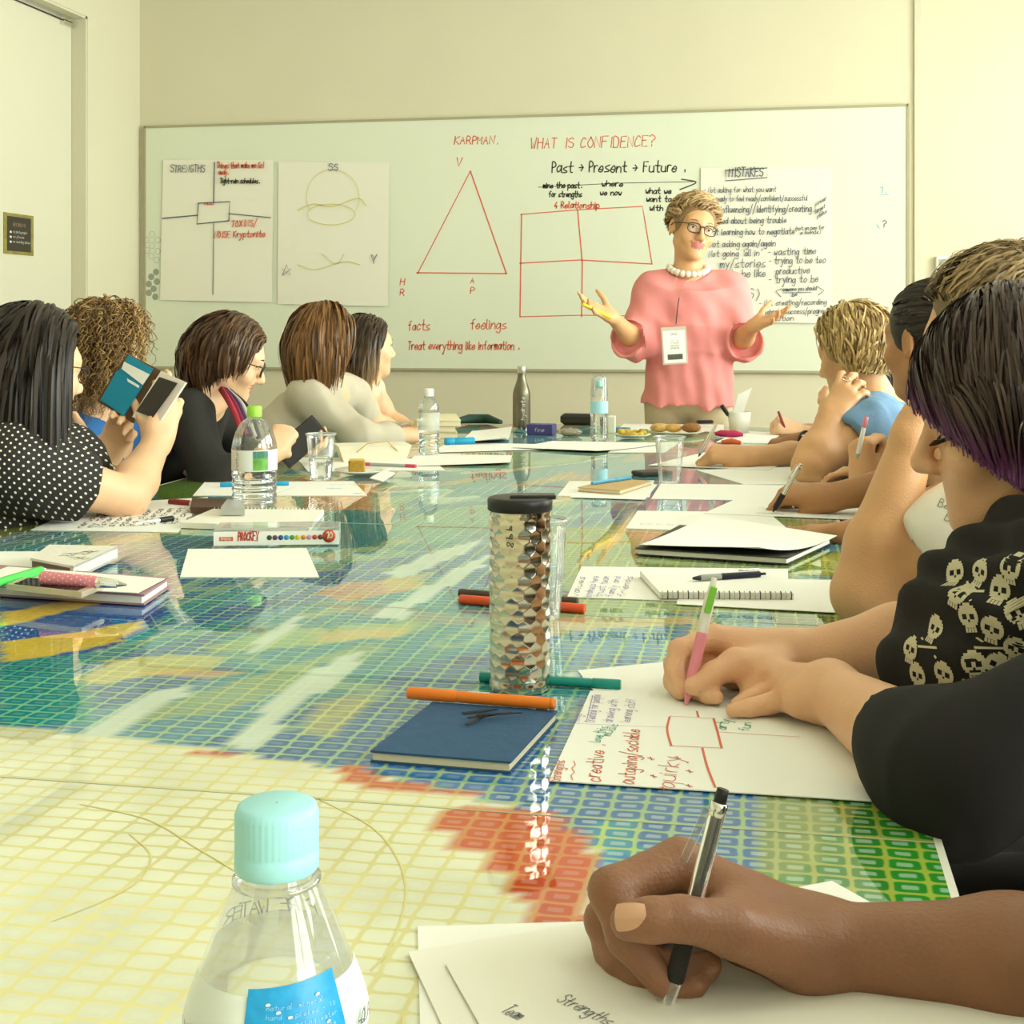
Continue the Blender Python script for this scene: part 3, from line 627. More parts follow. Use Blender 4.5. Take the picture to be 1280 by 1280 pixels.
for a, b in (((TX0 - e, TY0 - e), (TX0, TY1 + e)), ((TX1, TY0 - e), (TX1 + e, TY1 + e)), ((TX0, TY0 - e), (TX1, TY0)), ((TX0, TY1), (TX1, TY1 + e))):
    m.box(((a[0] + b[0]) / 2, (a[1] + b[1]) / 2, TABLE_Z - .0185), ((b[0] - a[0]) / 2, (b[1] - a[1]) / 2, .0185))
m.build('edge_band', M_EDGE, tb)
MB().box(((TX0 + TX1) / 2, (TY0 + TY1) / 2, TABLE_Z - .0200), ((TX1 - TX0) / 2, (TY1 - TY0) / 2, .0165)).build('board', M_EDGE, tb)
for y in (.75, 2.6, 4.5):
    MB().box(((TX0 + TX1) / 2, y, .37), (.22, .3, .33), bev=.01).build('pedestal', mat('pedestal_grey', '8d8b82', .6), tb)
    MB().box(((TX0 + TX1) / 2, y, .02), (.34, .42, .02), bev=.006).build('foot_plate', M_METAL, tb)

for y in (1.083, 1.825, 2.567, 3.31, 4.05): MB().box(((TX0 + TX1) / 2, y, TABLE_Z + .0002), ((TX1 - TX0) / 2, .0009, .0002)).build('glass_joint', mat('joint_line', 'b3b596', .4), tb)
ML = mat('printed_yellow_line', 'ded58e', .3)
for P_ in ([(394, 996), (464, 1033), (499, 1077), (507, 1125), (486, 1186), (464, 1212)], [(101, 1005), (184, 1024), (245, 1059), (297, 1090)], [(162, 1042), (188, 1068), (175, 1099), (131, 1125), (66, 1151)], [(505, 1270), (498, 1320), (470, 1370)]):
    MB().ribbon(catmull([T(x, y_, TABLE_Z + .0004) for x, y_ in P_], 8), .0016, UPV).build('printed_line', ML, tb)
# ================================================================ things on the table
M_PAPER = mat('paper_white', 'f2f2ea', .85, var=.015, scale=8); M_PAPER2 = mat('paper_cream', 'efece0', .85); M_PAGES = mat('book_pages', 'e9e0c4', .9, var=.12, scale=300, stretch=(1, 1, 30))
M_BOTTLE = clear_mat('clear_pet', (.975, .985, .98), 1.0, .02); M_CUP = clear_mat('clear_cup', (.965, .975, .965), 1.0, .05)
M_WATER = mat('water', (.97, 1., .99), .0, trans=1., ior=1.25)
M_STEEL = mat('hammered_steel', 'cfc8b8', .13, metal=1)
PEN = {'orange': mat('orange_plastic', 'ee7f1f', .35), 'teal': mat('teal_plastic', '0f8e86', .35), 'red': mat('red_orange_plastic', 'e2542a', .35), 'brown': mat('dark_brown_plastic', '4a3a2c', .4), 'grey': mat('grey_barrel', 'a9aca6', .4), 'blue': mat('cyan_plastic', '1d9cc8', .3),
       'pink': mat('pink_plastic', 'e58a98', .35), 'hotpink': mat('hot_pink_plastic', 'd3476f', .35), 'white': M_WHITE, 'green': mat('lime_plastic', '7cc23c', .35), 'black': M_BLACK, 'navy': mat('navy_plastic', '1f2a3c', .3), 'clear': clear_mat('pen_clear', (.9, .92, .9), 1.2, .06),
       'silver': M_CHROME, 'darkred': mat('dark_red_plastic', '8e2f2a', .35), 'yellow': mat('yellow_plastic', 'f0c22a', .35), 'bgreen': mat('bright_green_plastic', '4fcf5a', .35), 'skyblue': mat('sky_blue_plastic', '5aaedb', .3), 'rubber': mat('grip_rubber', '24211f', .7, bump=.5, bscale=900)}
def on_table(corners, z=TABLE_Z): return [T(x, y, z) for x, y in corners]
def fourth(a, b, d): return a + (d - a) + (b - a)
def paper(label, corners, z=TABLE_Z, m=None, th=.0009, curl=0.0, name='paper_sheet'):
    P = corners if not isinstance(corners[0], tuple) else on_table(corners, z)
    n = 8; vs_ = []
    for j in range(n + 1):
        for i in range(n + 1):
            u, v = i / n, j / n; q = (P[0] * (1 - u) + P[1] * u) * (1 - v) + (P[3] * (1 - u) + P[2] * u) * v
            vs_.append(V(q[0], q[1], z + .0012 + curl * ((u - .5) ** 2 * 3 * (.4 + v) + .3 * v * v)))
    k = (n + 1) ** 2; fs = []
    for j in range(n):
        for i in range(n): a = j * (n + 1) + i; fs += [(a, a + 1, a + n + 2, a + n + 1), (k + a, k + a + n + 1, k + a + n + 2, k + a + 1)]
    for i in range(n):
        for a, b in ((i, i + 1), (n * (n + 1) + i + 1, n * (n + 1) + i), ((i + 1) * (n + 1), i * (n + 1)), (i * (n + 1) + n, (i + 1) * (n + 1) + n)): fs.append((b, a, k + a, k + b))
    g = MB(); g.add(vs_ + [q - V(0, 0, th) for q in vs_], fs, 0, False)
    a = np.cross(P[1] - P[0], P[2] - P[1])[2]
    if a < 0: g.f = [f[::-1] for f in g.f]
    return tag(g.build(name, m or M_PAPER), label, 'paper')
class Flat:
    """handwriting lying on a horizontal sheet, placed by photo pixels"""
    def __init__(s, z): s.z = z; s.mb = {}
    def g(s, c): return s.mb.setdefault(c, MB())
    def t(s, c, text, x0, y0, x1, y1, xh, w, upleft=True):
        a, b = T(x0, y0, s.z), T(x1, y1, s.z); d = b - a; up = np.cross(UPV, d) 
        write(s.g(c), text, a, d, up, xh, w, fit=np.linalg.norm(d))
    def l(s, c, pts, w, curve=False):
        P = np.array([T(x, y, s.z) for x, y in pts]); s.g(c).ribbon(catmull(P, 6) if curve else P, w, V(0, 0, 1))
    def done(s, parent):
        for c, mb in s.mb.items(): o = mb.build('writing', MK[c], parent); o['label'] = c + ' handwriting'; o['kind'] = 'stuff'
def book(name, label, cat, corners, z, th, cover, pages=None, hard=.002, spine=None, px=True):
    P = on_table(corners, z + th) if px else corners; c = np.mean(P, 0); o = thing(name, (c[0], c[1], z), label, cat)
    ins = [c + (q - c) * .975 for q in P]
    MB().slab(P, z + .0003, z + hard).build('back_cover', cover, o); MB().slab(ins, z + hard, z + th - hard).build('pages', pages or M_PAGES, o); MB().slab(P, z + th - hard, z + th).build('front_cover', cover, o)
    return o
def pen(name, label, p0, p1, segs, cat='pen', clip=None, group=None):
    """segs: (part, t0, t1, r0, r1, colour) along p0->p1"""
    p0 = np.asarray(p0, float); p1 = np.asarray(p1, float); d = p1 - p0
    o = thing(name, p0 + d * .5 - V(0, 0, .004), label, cat, group)
    for part, t0, t1, r0, r1, c in segs:
        a, b = p0 + d * t0, p0 + d * t1; e = (b - a) * .04
        MB().tube([a, a + e, b - e, b], [r0 * .9, r0, r1, r1 * .9], 14).build(part, PEN[c], o)
    if clip:
        t0, t1, r, c = clip; a, b = p0 + d * t0, p0 + d * t1; u = unit(np.cross(np.cross(d, V(0, 0, 1)), d)) * r
        MB().tube([a + u * .6, a + u * 1.5, b + u * 1.5], [.0016] * 3, 6, flat=.6).build('clip', PEN[c], o)
    return o
def marker(label, a, b, r, cap, body=None, z=TABLE_Z):
    p0, p1 = T(*a, z + r), T(*b, z + r); body = body or cap
    return pen('marker_pen', label, p0, p1, [('cap', 0, .3, r, r, cap), ('barrel', .3, .8, r * .93, r * .93, body), ('end_cap', .8, 1, r, r, cap)], 'marker')
def cup(label, base, rb, rt, h, fill=0.0):
    o = thing('plastic_cup', base, label, 'cup'); t = .0012
    prof = [(0.001, .003), (rb - .003, .003), (rb - .001, .0005), (rb, .002)] + [(rb + (rt - rb) * q, h * q) for q in np.linspace(.03, .97, 12)] + [(rt + .0025, h * .975), (rt + .0025, h), (rt, h), (rt - t, h * .98)]
    MB().lathe(base, prof, 36).build('wall', M_CUP, o)
    MB().lathe(base + V(0, 0, h), [(rt + .0005, -.003), (rt + .003, -.002), (rt + .003, .001), (rt - .001, .001), (rt - .001, -.003)], 36).build('rim', clear_mat('cup_rim', (.9, .92, .9), 1.4, .25), o)
    if fill: MB().lathe(base, [(0.0005, .004), (rb - .002, .004)] + [(rb + (rt - rb) * q - .0022, h * q) for q in np.linspace(.04, fill, 6)] + [(0.0005, h * fill)], 32).build('water', M_WATER, o)
    for q in (.35, .55): 
        r = rb + (rt - rb) * q; MB().lathe(base + V(0, 0, h * q), [(r - .0005, -.0012), (r + .0009, 0), (r - .0005, .0012)], 36).build('ridge', M_CUP, o)
    return o
def bottle(label, base, R, H, cap_m, capr, caph, shoulder, label_band=None, ribs=(), water=None, neck=None):
    o = thing('water_bottle', base, label, 'bottle'); neck = neck or capr * .88
    def rad(z): 
        w = R
        for zz in ribs: w -= R * .055 * math.exp(-((z - zz) / .004) ** 2)
        return w
    zs = H - caph; prof = [(0.0008, .006), (R * .55, .004), (R * .82, 0.0), (R * .97, .005)] + [(rad(z), z) for z in np.linspace(.008, shoulder, 46)]
    for q in np.linspace(.06, 1, 12): prof.append((R + (neck - R) * (1 - math.cos(q * math.pi / 2 * 1.0)) ** (.75), shoulder + (zs - .004 - shoulder) * math.sin(q * math.pi / 2)))
    prof.append((neck, zs + .002)); MB().lathe(base, prof, 44).build('bottle_wall', M_BOTTLE, o)
    n = 44
    MB().lathe(base, [(capr * .98, zs), (capr, zs + .001), (capr, H - .002), (capr - .002, H), (0.0005, H)], 60, wob=lambda r, z, th: r * (1 + (.012 * math.cos(th * 30) if r > capr * .97 and zs + .004 < z else 0))).build('cap', cap_m, o)
    MB().lathe(base, [(neck * 1.02, zs - .006), (neck * 1.16, zs - .005), (neck * 1.16, zs - .003), (neck * 1.02, zs - .002)], 40).build('neck_ring', M_BOTTLE, o)
    if water: 
        MB().lathe(base, [(0.0005, .007), (R * .8, .005), (R * .94, .01)] + [(rad(z) - .0016, z) for z in np.linspace(.012, min(water, shoulder), 30)] + ([] if water <= shoulder else [(R + (neck - R) * (1 - math.cos(q * math.pi / 2)) ** .75 - .002, shoulder + (zs - .004 - shoulder) * math.sin(q * math.pi / 2)) for q in np.linspace(.06, water - shoulder, 5)]) + [(0.0005, water if water <= shoulder else shoulder + (zs - .004 - shoulder) * math.sin((water - shoulder) * math.pi / 2))], 40).build('water', M_WATER, o)
    return o
def arc_panel(base, R, th0, th1, z0, z1, n=14):
    m = MB(); vs_ = []
    for z in (z0, z1):
        for i in range(n + 1): th = th0 + (th1 - th0) * i / n; vs_.append(base + V(R * math.cos(th), R * math.sin(th), z))
    m.add(vs_, [(i, i + 1, n + 2 + i, n + 1 + i) for i in range(n)], 0, True); return m
def toward_cam(b): d = -np.asarray(b[:2]); return math.atan2(d[1], d[0])
# ---- the near water bottle
s0 = 3355.; B0 = J(346, 1003, F_PX / s0); B0[2] = TABLE_Z; HB = J(346, 1003, F_PX / s0)[2] - TABLE_Z
M_CAPB = mat('pale_blue_cap', 'a6e0e6', .45)
bo = thing('water_bottle', B0, 'clear water bottle with pale blue screw cap and blue-and-white label', 'bottle')
def brad(z):                                  # cone shoulder, ribbed body
    t = HB - z
    if t < .026: return .0135
    if t < .074: return .0135 + (.0335 - .0135) * ((t - .026) / .048) ** .85
    return .0335 - (.0016 if int(z / .011) % 2 == 0 and z < HB - .085 else 0)
zz = np.linspace(.006, HB - .022, 90)
MB().lathe(B0, [(0.0005, .006), (.02, .004), (.028, 0), (.0325, .004)] + [(brad(z), z) for z in zz], 56).build('bottle_wall', clear_mat('near_pet', (.992, .996, .992), .55, .09), bo)
MB().lathe(B0, [(.0149, HB - .0245), (.0156, HB - .0235), (.0156, HB - .0175), (.0152, HB - .0170), (.0154, HB - .0160), (.0154, HB - .0035), (.0146, HB - .0010), (.0130, HB), (.0004, HB)], 120, wob=lambda r, z, t_: r * (1 + (.010 * math.cos(t_ * 40) if HB - .0165 < z < HB - .003 else 0))).build('cap', M_CAPB, bo)
MB().lathe(B0, [(.0138, HB - .030), (.0165, HB - .029), (.0165, HB - .0275), (.0138, HB - .0265)], 44).build('neck_ring', M_BOTTLE, bo)
wz = HB - .050
MB().lathe(B0, [(0.0005, .008), (.027, .006), (.0315, .01)] + [(brad(z) - .0014, z) for z in np.linspace(.012, wz, 50)] + [(0.0005, wz)], 48).build('water', clear_mat('still_water', (.99, .995, .99), .25, .07), bo)
th = toward_cam(B0)
def cone_panel(th0, th1, z0, z1, d_, nu=20, nv=12, top=None):
    m_ = MB(); vs_ = []
    for j_ in range(nv + 1):
        for i_ in range(nu + 1):
            a_ = th0 + (th1 - th0) * i_ / nu; zt_ = z1 if top is None else z1 + top(i_ / nu); z_ = z0 + (zt_ - z0) * j_ / nv; r_b = brad(z_) + d_; vs_.append(B0 + V(r_b * math.cos(a_), r_b * math.sin(a_), z_))
    m_.add(vs_, [(j_ * (nu + 1) + i_, j_ * (nu + 1) + i_ + 1, (j_ + 1) * (nu + 1) + i_ + 1, (j_ + 1) * (nu + 1) + i_) for j_ in range(nv) for i_ in range(nu)], 0, True); return m_
cone_panel(th - 1.75, th + 1.75, .05, HB - .0585, .0006, 40, 20).build('label_band', clear_mat('label_film_white', (.9, .95, .93), .5, .72), bo)
cone_panel(th - .36, th + .80, .06, HB - .0560, .0011, 20, 20, top=lambda u: .002 * u).build('label_panel', mat('label_blue', '1f9ad6', .4, var=.25, scale=260), bo)
def on_label(a_, z_): r_b = brad(z_) + .0015; return B0 + V(r_b * math.cos(a_), r_b * math.sin(a_), z_)
rg = random.Random(3)
for a_, t_ in ((.0, .0605), (.12, .0630), (.25, .0648), (.60, .0598), (.05, .0680), (.42, .0682), (.32, .0712), (.55, .0735), (.1, .0745), (.68, .069)):
    c_ = on_label(th - .1 + a_, HB - t_); ax_ = V(-math.sin(th + a_), math.cos(th + a_), 0); up_ = UPV * .85 - V(math.cos(th), math.sin(th), 0) * -.3
    MB().add([c_ + ax_ * .0009 * math.cos(k * math.pi / 5) + up_ * .0009 * math.sin(k * math.pi / 5) for k in range(10)], [tuple(range(10))]).build('label_dot', mat('dot_white', 'f6fbff', .5), bo)
mw = MB()
for q, tx in enumerate(('natural mineral', 'hand - picked - 10', 'fresh spring water', 'bottled at source', 'best cold - drink', 'one litre 500 ml', 'recycle me')):
    for ci, ch in enumerate(tx): a_ = th - .12 + ci * .047; write(mw, ch, on_label(a_, HB - .0622 - q * .0028), V(-math.sin(a_), math.cos(a_), 0), UPV * .85 + V(math.cos(a_), math.sin(a_), 0) * -.35, .0009, .00015)
mw.build('label_print', mat('print_pale_blue', '9fd4ee', .5), bo)
mw = MB()
for ci, ch in enumerate('PURE WATER'):        # printed on the far side, read in mirror image through the bottle
    a_ = th + math.pi - .62 + ci * .145; write(mw, ch, on_label(a_, HB - .052), V(-math.sin(a_), math.cos(a_), 0), UPV * .9 - V(math.cos(a_), math.sin(a_), 0) * .4, .0040, .0007)
mw.build('back_print', mat('print_grey', '8b948e', .5), bo)
mw = MB()
for side, tx in ((-1.05, 'UNITED'), (1.2, 'AQUA')):
    for ci, ch in enumerate(tx): a_ = th + side + (ci - 3) * .08; write(mw, ch, on_label(a_, HB - .0765), V(-math.sin(a_), math.cos(a_), 0), UPV, .0030, .0005)
mw.build('side_print', mat('print_dark', '5b625e', .5), bo)['kind'] = 'stuff'
# ---- papers under the writing hand in front
paper('loose white sheet lowest in the stack under the black pen', [(522, 1160), (1000, 1146), (1120, 1440), (530, 1490)], TABLE_Z)
paper('white sheet second in the stack under the black pen', [(510, 1192), (760, 1150), (1180, 1330), (700, 1600)], TABLE_Z + .0016, M_PAPER2)
pt = paper('top sheet of the paper stack under the black pen', [(557, 1207), (830, 1146), (1330, 1262), (800, 1640)], TABLE_Z + .0034, M_PAPER2)
f = Flat(TABLE_Z + .0050); f.t('grey', 'Team', 625, 1264, 648, 1275, .006, .0007); f.t('grey', 'Strengths', 695, 1250, 760, 1282, .006, .0007); f.done(pt)
pt2 = paper('white sheet poking out past the dark forearm', [(985, 1113), (1040, 1103), (1092, 1132), (1010, 1160)], TABLE_Z + .0005)
# ---- blue notebook, orange marker, hair pins
M_NB = mat('blue_cloth_cover', '2b5379', .7, var=.25, scale=60, bump=.2, bscale=300)
nb = [T(463, 938, TABLE_Z + .011), T(638, 952, TABLE_Z + .011), T(697, 888, TABLE_Z + .011)]; nb.append(nb[0] + nb[2] - nb[1])
no = book('notebook', 'small dark blue notebook lying in front of the steel tumbler', 'notebook', nb, TABLE_Z, .011, M_NB, px=False)
zt = TABLE_Z + .0112
pen('marker_pen', 'orange felt-tip marker lying along the top of the blue notebook', T(510, 866, zt + .006), T(694, 880, zt + .006), [('cap', 0, .34, .0062, .0062, 'orange'), ('barrel', .34, .97, .006, .006, 'orange'), ('end_cap', .97, 1, .0055, .005, 'orange')], 'marker')
om = bpy.data.objects['marker_pen']; a_ = T(585, 871.5, zt + .006); b_ = T(612, 873.5, zt + .006)
MB().tube([a_, b_], .00625, 14, caps=False).build('barcode_label', mat('barcode_print', 'd9d2c8', .5, var=.7, scale=900, stretch=(1, .02, .02)), om)
for i, (a, b) in enumerate([((578, 893), (622, 888)), ((583, 909), (612, 896)), ((585, 902), (640, 895)), ((596, 900), (652, 897))]):
    P = [T(a[0], a[1], zt), T(b[0], b[1], zt)]; d = P[1] - P[0]; u = unit(np.cross(d, UPV)) * .0016
    m = MB().tube([P[0] + u + V(0, 0, .0012 * (i + 1)), P[0] + d * .5 + u + V(0, 0, .0012 * (i + 1)), P[1] + V(0, 0, .0012 * (i + 1)), P[0] + d * .5 - u + V(0, 0, .0012 * (i + 1)), P[0] - u + V(0, 0, .0012 * (i + 1))], .0007, 6)
    tag(m.build('hair_pin', M_BLACK), 'black hair pin in the little pile on the blue notebook', 'hair pin', 'hair pins on the blue notebook')
# ---- hammered steel tumbler
TB = T(650, 861); th_ = .2085; o = thing('steel_tumbler', TB, 'tall hammered steel tumbler with black flip lid', 'tumbler')
def hammered():
    R = .0335; H = .196; nt_, nz_ = 200, 240; v = []; p = 2 * math.pi * R / 15; ph = p * .86
    thg = np.arange(nt_) / nt_ * 2 * math.pi; zg = np.linspace(.006, H, nz_)
    TH_, Z_ = np.meshgrid(thg, zg, indexing='ij'); U = TH_ * R; best = np.full(U.shape, 9.)
    row0 = np.floor(Z_ / ph)
    for dr in (-1, 0, 1, 2):
        row = row0 + dr; off = np.where(row % 2 == 0, 0, p / 2); 
        for dc in (-1, 0, 1, 2):
            c = np.floor((U - off) / p) + dc; jx = np.sin(row * 12.9 + (c % 15) * 78.2) * .0011; jz = np.cos(row * 39.3 + (c % 15) * 11.1) * .0009
            d = np.hypot(U - (c * p + off + jx), Z_ - (row * ph + jz)); best = np.minimum(best, d)
    depth = .00095 * np.clip(1 - (best / (p * .60)) ** 2, 0, 1)
    fade = np.clip((H - .004 - Z_) / .006, 0, 1) * np.clip((Z_ - .008) / .006, 0, 1)
    rr = R - depth * fade
    vv = np.stack([rr * np.cos(TH_) + TB[0], rr * np.sin(TH_) + TB[1], Z_ + TB[2]], -1).reshape(-1, 3)
    i = np.arange(nt_)[:, None]; j = np.arange(nz_ - 1)[None]; ix = lambda a, b: (a % nt_) * nz_ + b
    return vv, np.stack([ix(i, j), ix(i + 1, j), ix(i + 1, j + 1), ix(i, j + 1)], -1).reshape(-1, 4)
vv, QQ = hammered(); np_mesh('body', vv, QQ, M_STEEL, o)
MB().lathe(TB, [(0.0005, .0), (.031, 0), (.0325, .002), (.0335, .006)], 60).build('base', M_STEEL, o)
MB().lathe(TB, [(.0338, .194), (.0352, .195), (.0354, .205), (.0345, .2075), (.030, .2085), (0.0005, .2075)], 60).build('lid', M_BLACK, o)
rx = RGT; MB().box(TB + rx * .014 + V(0, 0, .209), (.025, .011, .0022), frame(x=rx, y=FWD), bev=.002).build('flip_tab', mat('black_tab', '2a2826', .35), o)
mw = MB(); Rt = .0339
for ci, ch in enumerate('998'):
    a_ = toward_cam(TB) - .45; write(mw, ch, TB + V(Rt * math.cos(a_), Rt * math.sin(a_), .182 - ci * .009), V(0, 0, -1), V(-math.sin(a_), math.cos(a_), 0), .0045, .0008)
mw.build('engraving', MK['black'], o)
# ---- markers behind the tumbler
marker('teal marker lying behind the steel tumbler', (600, 846), (776, 856), .0056, 'teal')
marker('red-capped grey marker lying behind the steel tumbler', (575, 749), (731, 761), .0066, 'red', 'grey')
marker('dark brown capped marker lying beside the red-capped one', (574, 741), (722, 752), .0060, 'brown', 'grey')
cup('empty clear plastic cup standing behind the steel tumbler', T(676, 772), .026, .0355, .133)
# ---- the drawing in front of the purple-haired woman
a = T(686, 979); b = T(1112, 1006); d = T(738, 866)
paper('white sheet half hidden under the red-ink worksheet', [(722, 839), (1000, 812), (1020, 900), (770, 900)], TABLE_Z)
ws = paper('worksheet with a red square and red handwriting under two pale hands', [a, b, b + d - a, d], TABLE_Z + .0012)
f = Flat(TABLE_Z + .0028); r_ = 'red'
f.t(r_, 'Strengths', 699, 977, 706, 950, .0055, .0011); f.l(r_, [(716, 975), (714, 969), (718, 965), (715, 960), (719, 956), (717, 951)], .0009, True)
f.t(r_, 'creative .', 750, 977, 757, 930, .0085, .0014); f.t(r_, 'outgoing/sociable', 793, 980, 800, 911, .0085, .0014); f.t(r_, 'quirky', 843, 985, 850, 945, .010, .0010)
for x, y in ((829, 985), (861, 982), (817, 970), (814, 948), (847, 947), (862, 964)): f.l(r_, [(x - 4, y - 1), (x, y), (x + 4, y + 1)], .0013); f.l(r_, [(x - 1, y - 2), (x + 1, y + 2)], .001)
for x, tx in ((728, 'Things that make me'), (747, 'Creating for people'), (769, 'drawing with'), (791, 'learning stuff')): f.t('purple', tx, x - 4, 903, x + 4, 868 + (6 if x > 760 else 0), .0058, .0008)
f.l('purple', [(733, 902), (741, 869)], .0008); f.t('green', 'love this', 750, 928, 760, 908, .006, .001); f.t('green', 'music', 762, 920, 774, 905, .006, .001); f.l('grey', [(714, 904), (780, 907), (834, 909)], .0006)
f.l(r_, [(837, 896), (834, 912), (839, 932)], .0022, True); f.l(r_, [(837, 895), (893, 898)], .0008); f.l(r_, [(892, 898), (897, 915), (902, 935)], .0024); f.l(r_, [(839, 932), (902, 935)], .0010); f.l(r_, [(871, 889), (873, 896)], .002); f.l(r_, [(878, 935), (884, 958), (894, 984)], .0022, True)
f.l(r_, [(900, 915), (1000, 921)], .0008); f.t('green', 'arty', 907, 912, 913, 899, .007, .0012); f.t('green', 'fun', 936, 914, 940, 903, .006, .0011); f.done(ws)
# ---- the next place: purple notes, spiral pad, pen
o1 = paper('white sheet with purple notes beside the wire-bound pad', [(709, 747), (727, 709), (985, 712), (985, 757)], TABLE_Z)
f = Flat(TABLE_Z + .0016)
for i, (x, c) in enumerate([(728, 'grey'), (745, 'purple'), (758, 'purple'), (772, 'purple'), (787, 'purple')]): f.t(c, ['values', 'kindness here', 'trust team', 'family and', 'friends'][i], x - 6, 746, x + 4, 720, .007, .0012); 
f.done(o1)
paper('white sheet lying under the wire-bound pad', [(846, 756), (850, 722), (1052, 726), (1054, 767)], TABLE_Z + .0012)
Pn = on_table([(825, 740), (992, 741), (968, 714), (800, 713)], TABLE_Z + .012)
sp = thing('spiral_notepad', (*np.mean(Pn, 0)[:2], TABLE_Z), 'wire-bound notepad with a pen lying across it', 'notepad')
MB().slab(Pn, TABLE_Z + .0028, TABLE_Z + .0118, 0).build('pages', M_PAPER, sp); MB().slab(Pn, TABLE_Z + .0022, TABLE_Z + .0029).build('back_cover', mat('card_brown', '8a7a58', .8), sp)
e0, e1 = Pn[0], Pn[1]; ed = e1 - e0; sd = unit(np.cross(unit(ed), UPV))
for i in range(26):
    c = e0 + ed * (i + .5) / 26; c[2] = TABLE_Z + .008
    MB().tube([c + sd * .0045 * math.cos(q) + UPV * .0058 * math.sin(q) for q in np.linspace(0, 2 * math.pi, 12)], .0008, 5, caps=False).build('wire_loop', M_BLACK if i % 2 else M_METAL, sp)
pen('ballpoint_pen', 'navy ballpoint pen lying on the wire-bound notepad', T(866, 723, TABLE_Z + .0165), T(957, 717, TABLE_Z + .0165), [('tip', 0, .1, .002, .004, 'navy'), ('grip', .1, .38, .0048, .005, 'grey'), ('barrel', .38, .92, .005, .0046, 'navy'), ('button', .92, 1, .0022, .002, 'navy')], clip=(.9, .62, .005, 'silver'))
# ---- further along the right side
paper('white sheet with faint notes left of the curling paper', [(782, 661), (797, 639), (960, 641), (992, 668)], TABLE_Z)
f = Flat(TABLE_Z + .0016); f.t('grey', 'goals for the team', 800, 655, 860, 657, .006, .0007); f.done(bpy.data.objects['paper_sheet.008'] if 'paper_sheet.008' in bpy.data.objects else None)
bk = book('notebook', 'black-covered notepad under a large curling white sheet', 'notebook', [(794, 685), (850, 656), (1040, 672), (985, 697)], TABLE_Z + .0018, .012, mat('black_cover', '2c2b28', .5), M_PAPER)
paper('large white sheet curling over the black-covered notepad', [(800, 684), (885, 646), (1046, 682), (950, 697)], TABLE_Z + .0145, curl=.012)
o3 = paper('sheet with blue notes under the brown writing hand', [(880, 642), (925, 622), (1075, 626), (1070, 650)], TABLE_Z + .0014)
f = Flat(TABLE_Z + .0032); f.t('blue', 'I LEARN', 946, 635, 975, 637, .008, .0012); f.t('navy', 'something', 945, 641, 980, 643, .006, .001); f.done(o3)
paper('white sheet between clear cup and brown writing hand', [(814, 624), (826, 605), (985, 607), (990, 627)], TABLE_Z)
paper('white sheet with a small photo strip under propped elbow', [(870, 588), (990, 584), (1040, 606), (930, 606)], TABLE_Z)
paper('white sheet under the wrist of the writing pale hand', [(810, 582), (880, 566), (1000, 570), (960, 588)], TABLE_Z + .0014)
cup('empty ridged clear cup standing among papers right of centre', T(837, 603), .026, .0365, .113)
paper('sheaf of white sheets under the tan notebook', [(697, 620), (712, 602), (818, 601), (812, 622)], TABLE_Z, th=.001); paper('second sheaf of sheets poking out under the tan notebook', [(712, 622), (735, 604), (822, 606), (806, 625)], TABLE_Z + .0014)
kb = book('notebook', 'tan kraft notebook with a blue pen lying across', 'notebook', [(722, 609), (768, 598), (814, 601), (775, 613)], TABLE_Z + .003, .010, mat('kraft_cover', 'c9ab78', .8, var=.06), M_PAGES)
pen('ballpoint_pen', 'sky blue pen lying on the tan kraft notebook', T(740, 604, TABLE_Z + .0175), T(788, 597, TABLE_Z + .0175), [('barrel', 0, .6, .0045, .0045, 'skyblue'), ('cap', .6, 1, .0052, .005, 'skyblue')])
tag(MB().box(T(815, 594) + V(0, 0, .006), (.045, .03, .006), rotz(.6), bev=.003).build('phone_case', mat('dark_case', '37352f', .5)), 'dark flat phone case lying behind the tan notebook', 'phone case')
# ---- far end
c = T(652, 540); o = thing('steel_flask', c, 'slim grey steel flask with silver cap standing at the far end', 'flask'); H = .236
prof = [(0.0005, 0), (.029, 0), (.0315, .004), (.0315, .018)]; MB().lathe(c, prof, 36).build('base_ring', M_CHROME, o)
MB().lathe(c, [(.0318, .018)] + [(.0318, z) for z in np.linspace(.02, .13, 6)] + [(.0318 - .0175 * (1 - math.cos(q * math.pi)) / 2, .13 + .075 * q) for q in np.linspace(.1, 1, 10)] + [(.0143, .212)], 36).build('body', mat('grey_steel', '75705e', .32, metal=.75), o)
MB().lathe(c, [(.0148, .211), (.0158, .213), (.0158, .234), (.0145, .236), (0.0005, .236)], 36).build('cap', M_METAL, o)
mw = MB(); a_ = toward_cam(c) + .35
write(mw, 'hydrate', c + V(.0322 * math.cos(a_), .0322 * math.sin(a_), .045), V(0, 0, 1), V(math.sin(a_), -math.cos(a_), 0), .009, .0012); mw.build('lettering', M_WHITE, o)
c = T(536, 569); o = bottle('clear water bottle with white cap beside the grey-sleeved arm', c, .031, .197, M_WHITE, .0145, .022, .135, ribs=(.02, .035, .05, .065, .1), water=.062); a0 = toward_cam(c)
arc_panel(c, .0315, a0 - 1.5, a0 + 1.5, .075, .128).build('label_band', clear_mat('pale_label', (.88, .93, .9), .8, .35), o)
c = T(749, 551); o = bottle('slim water bottle with a clear cup upturned over its cap', c, .029, .20, mat('aqua_cap', '8fdcdc', .4), .0135, .02, .13, ribs=(.02, .03, .04, .05, .06, .07, .08), water=.128); a0 = toward_cam(c)
arc_panel(c, .0295, a0 - 1.6, a0 + 1.6, .092, .132).build('label_band', mat('aqua_label', 'a9dcea', .4), o)
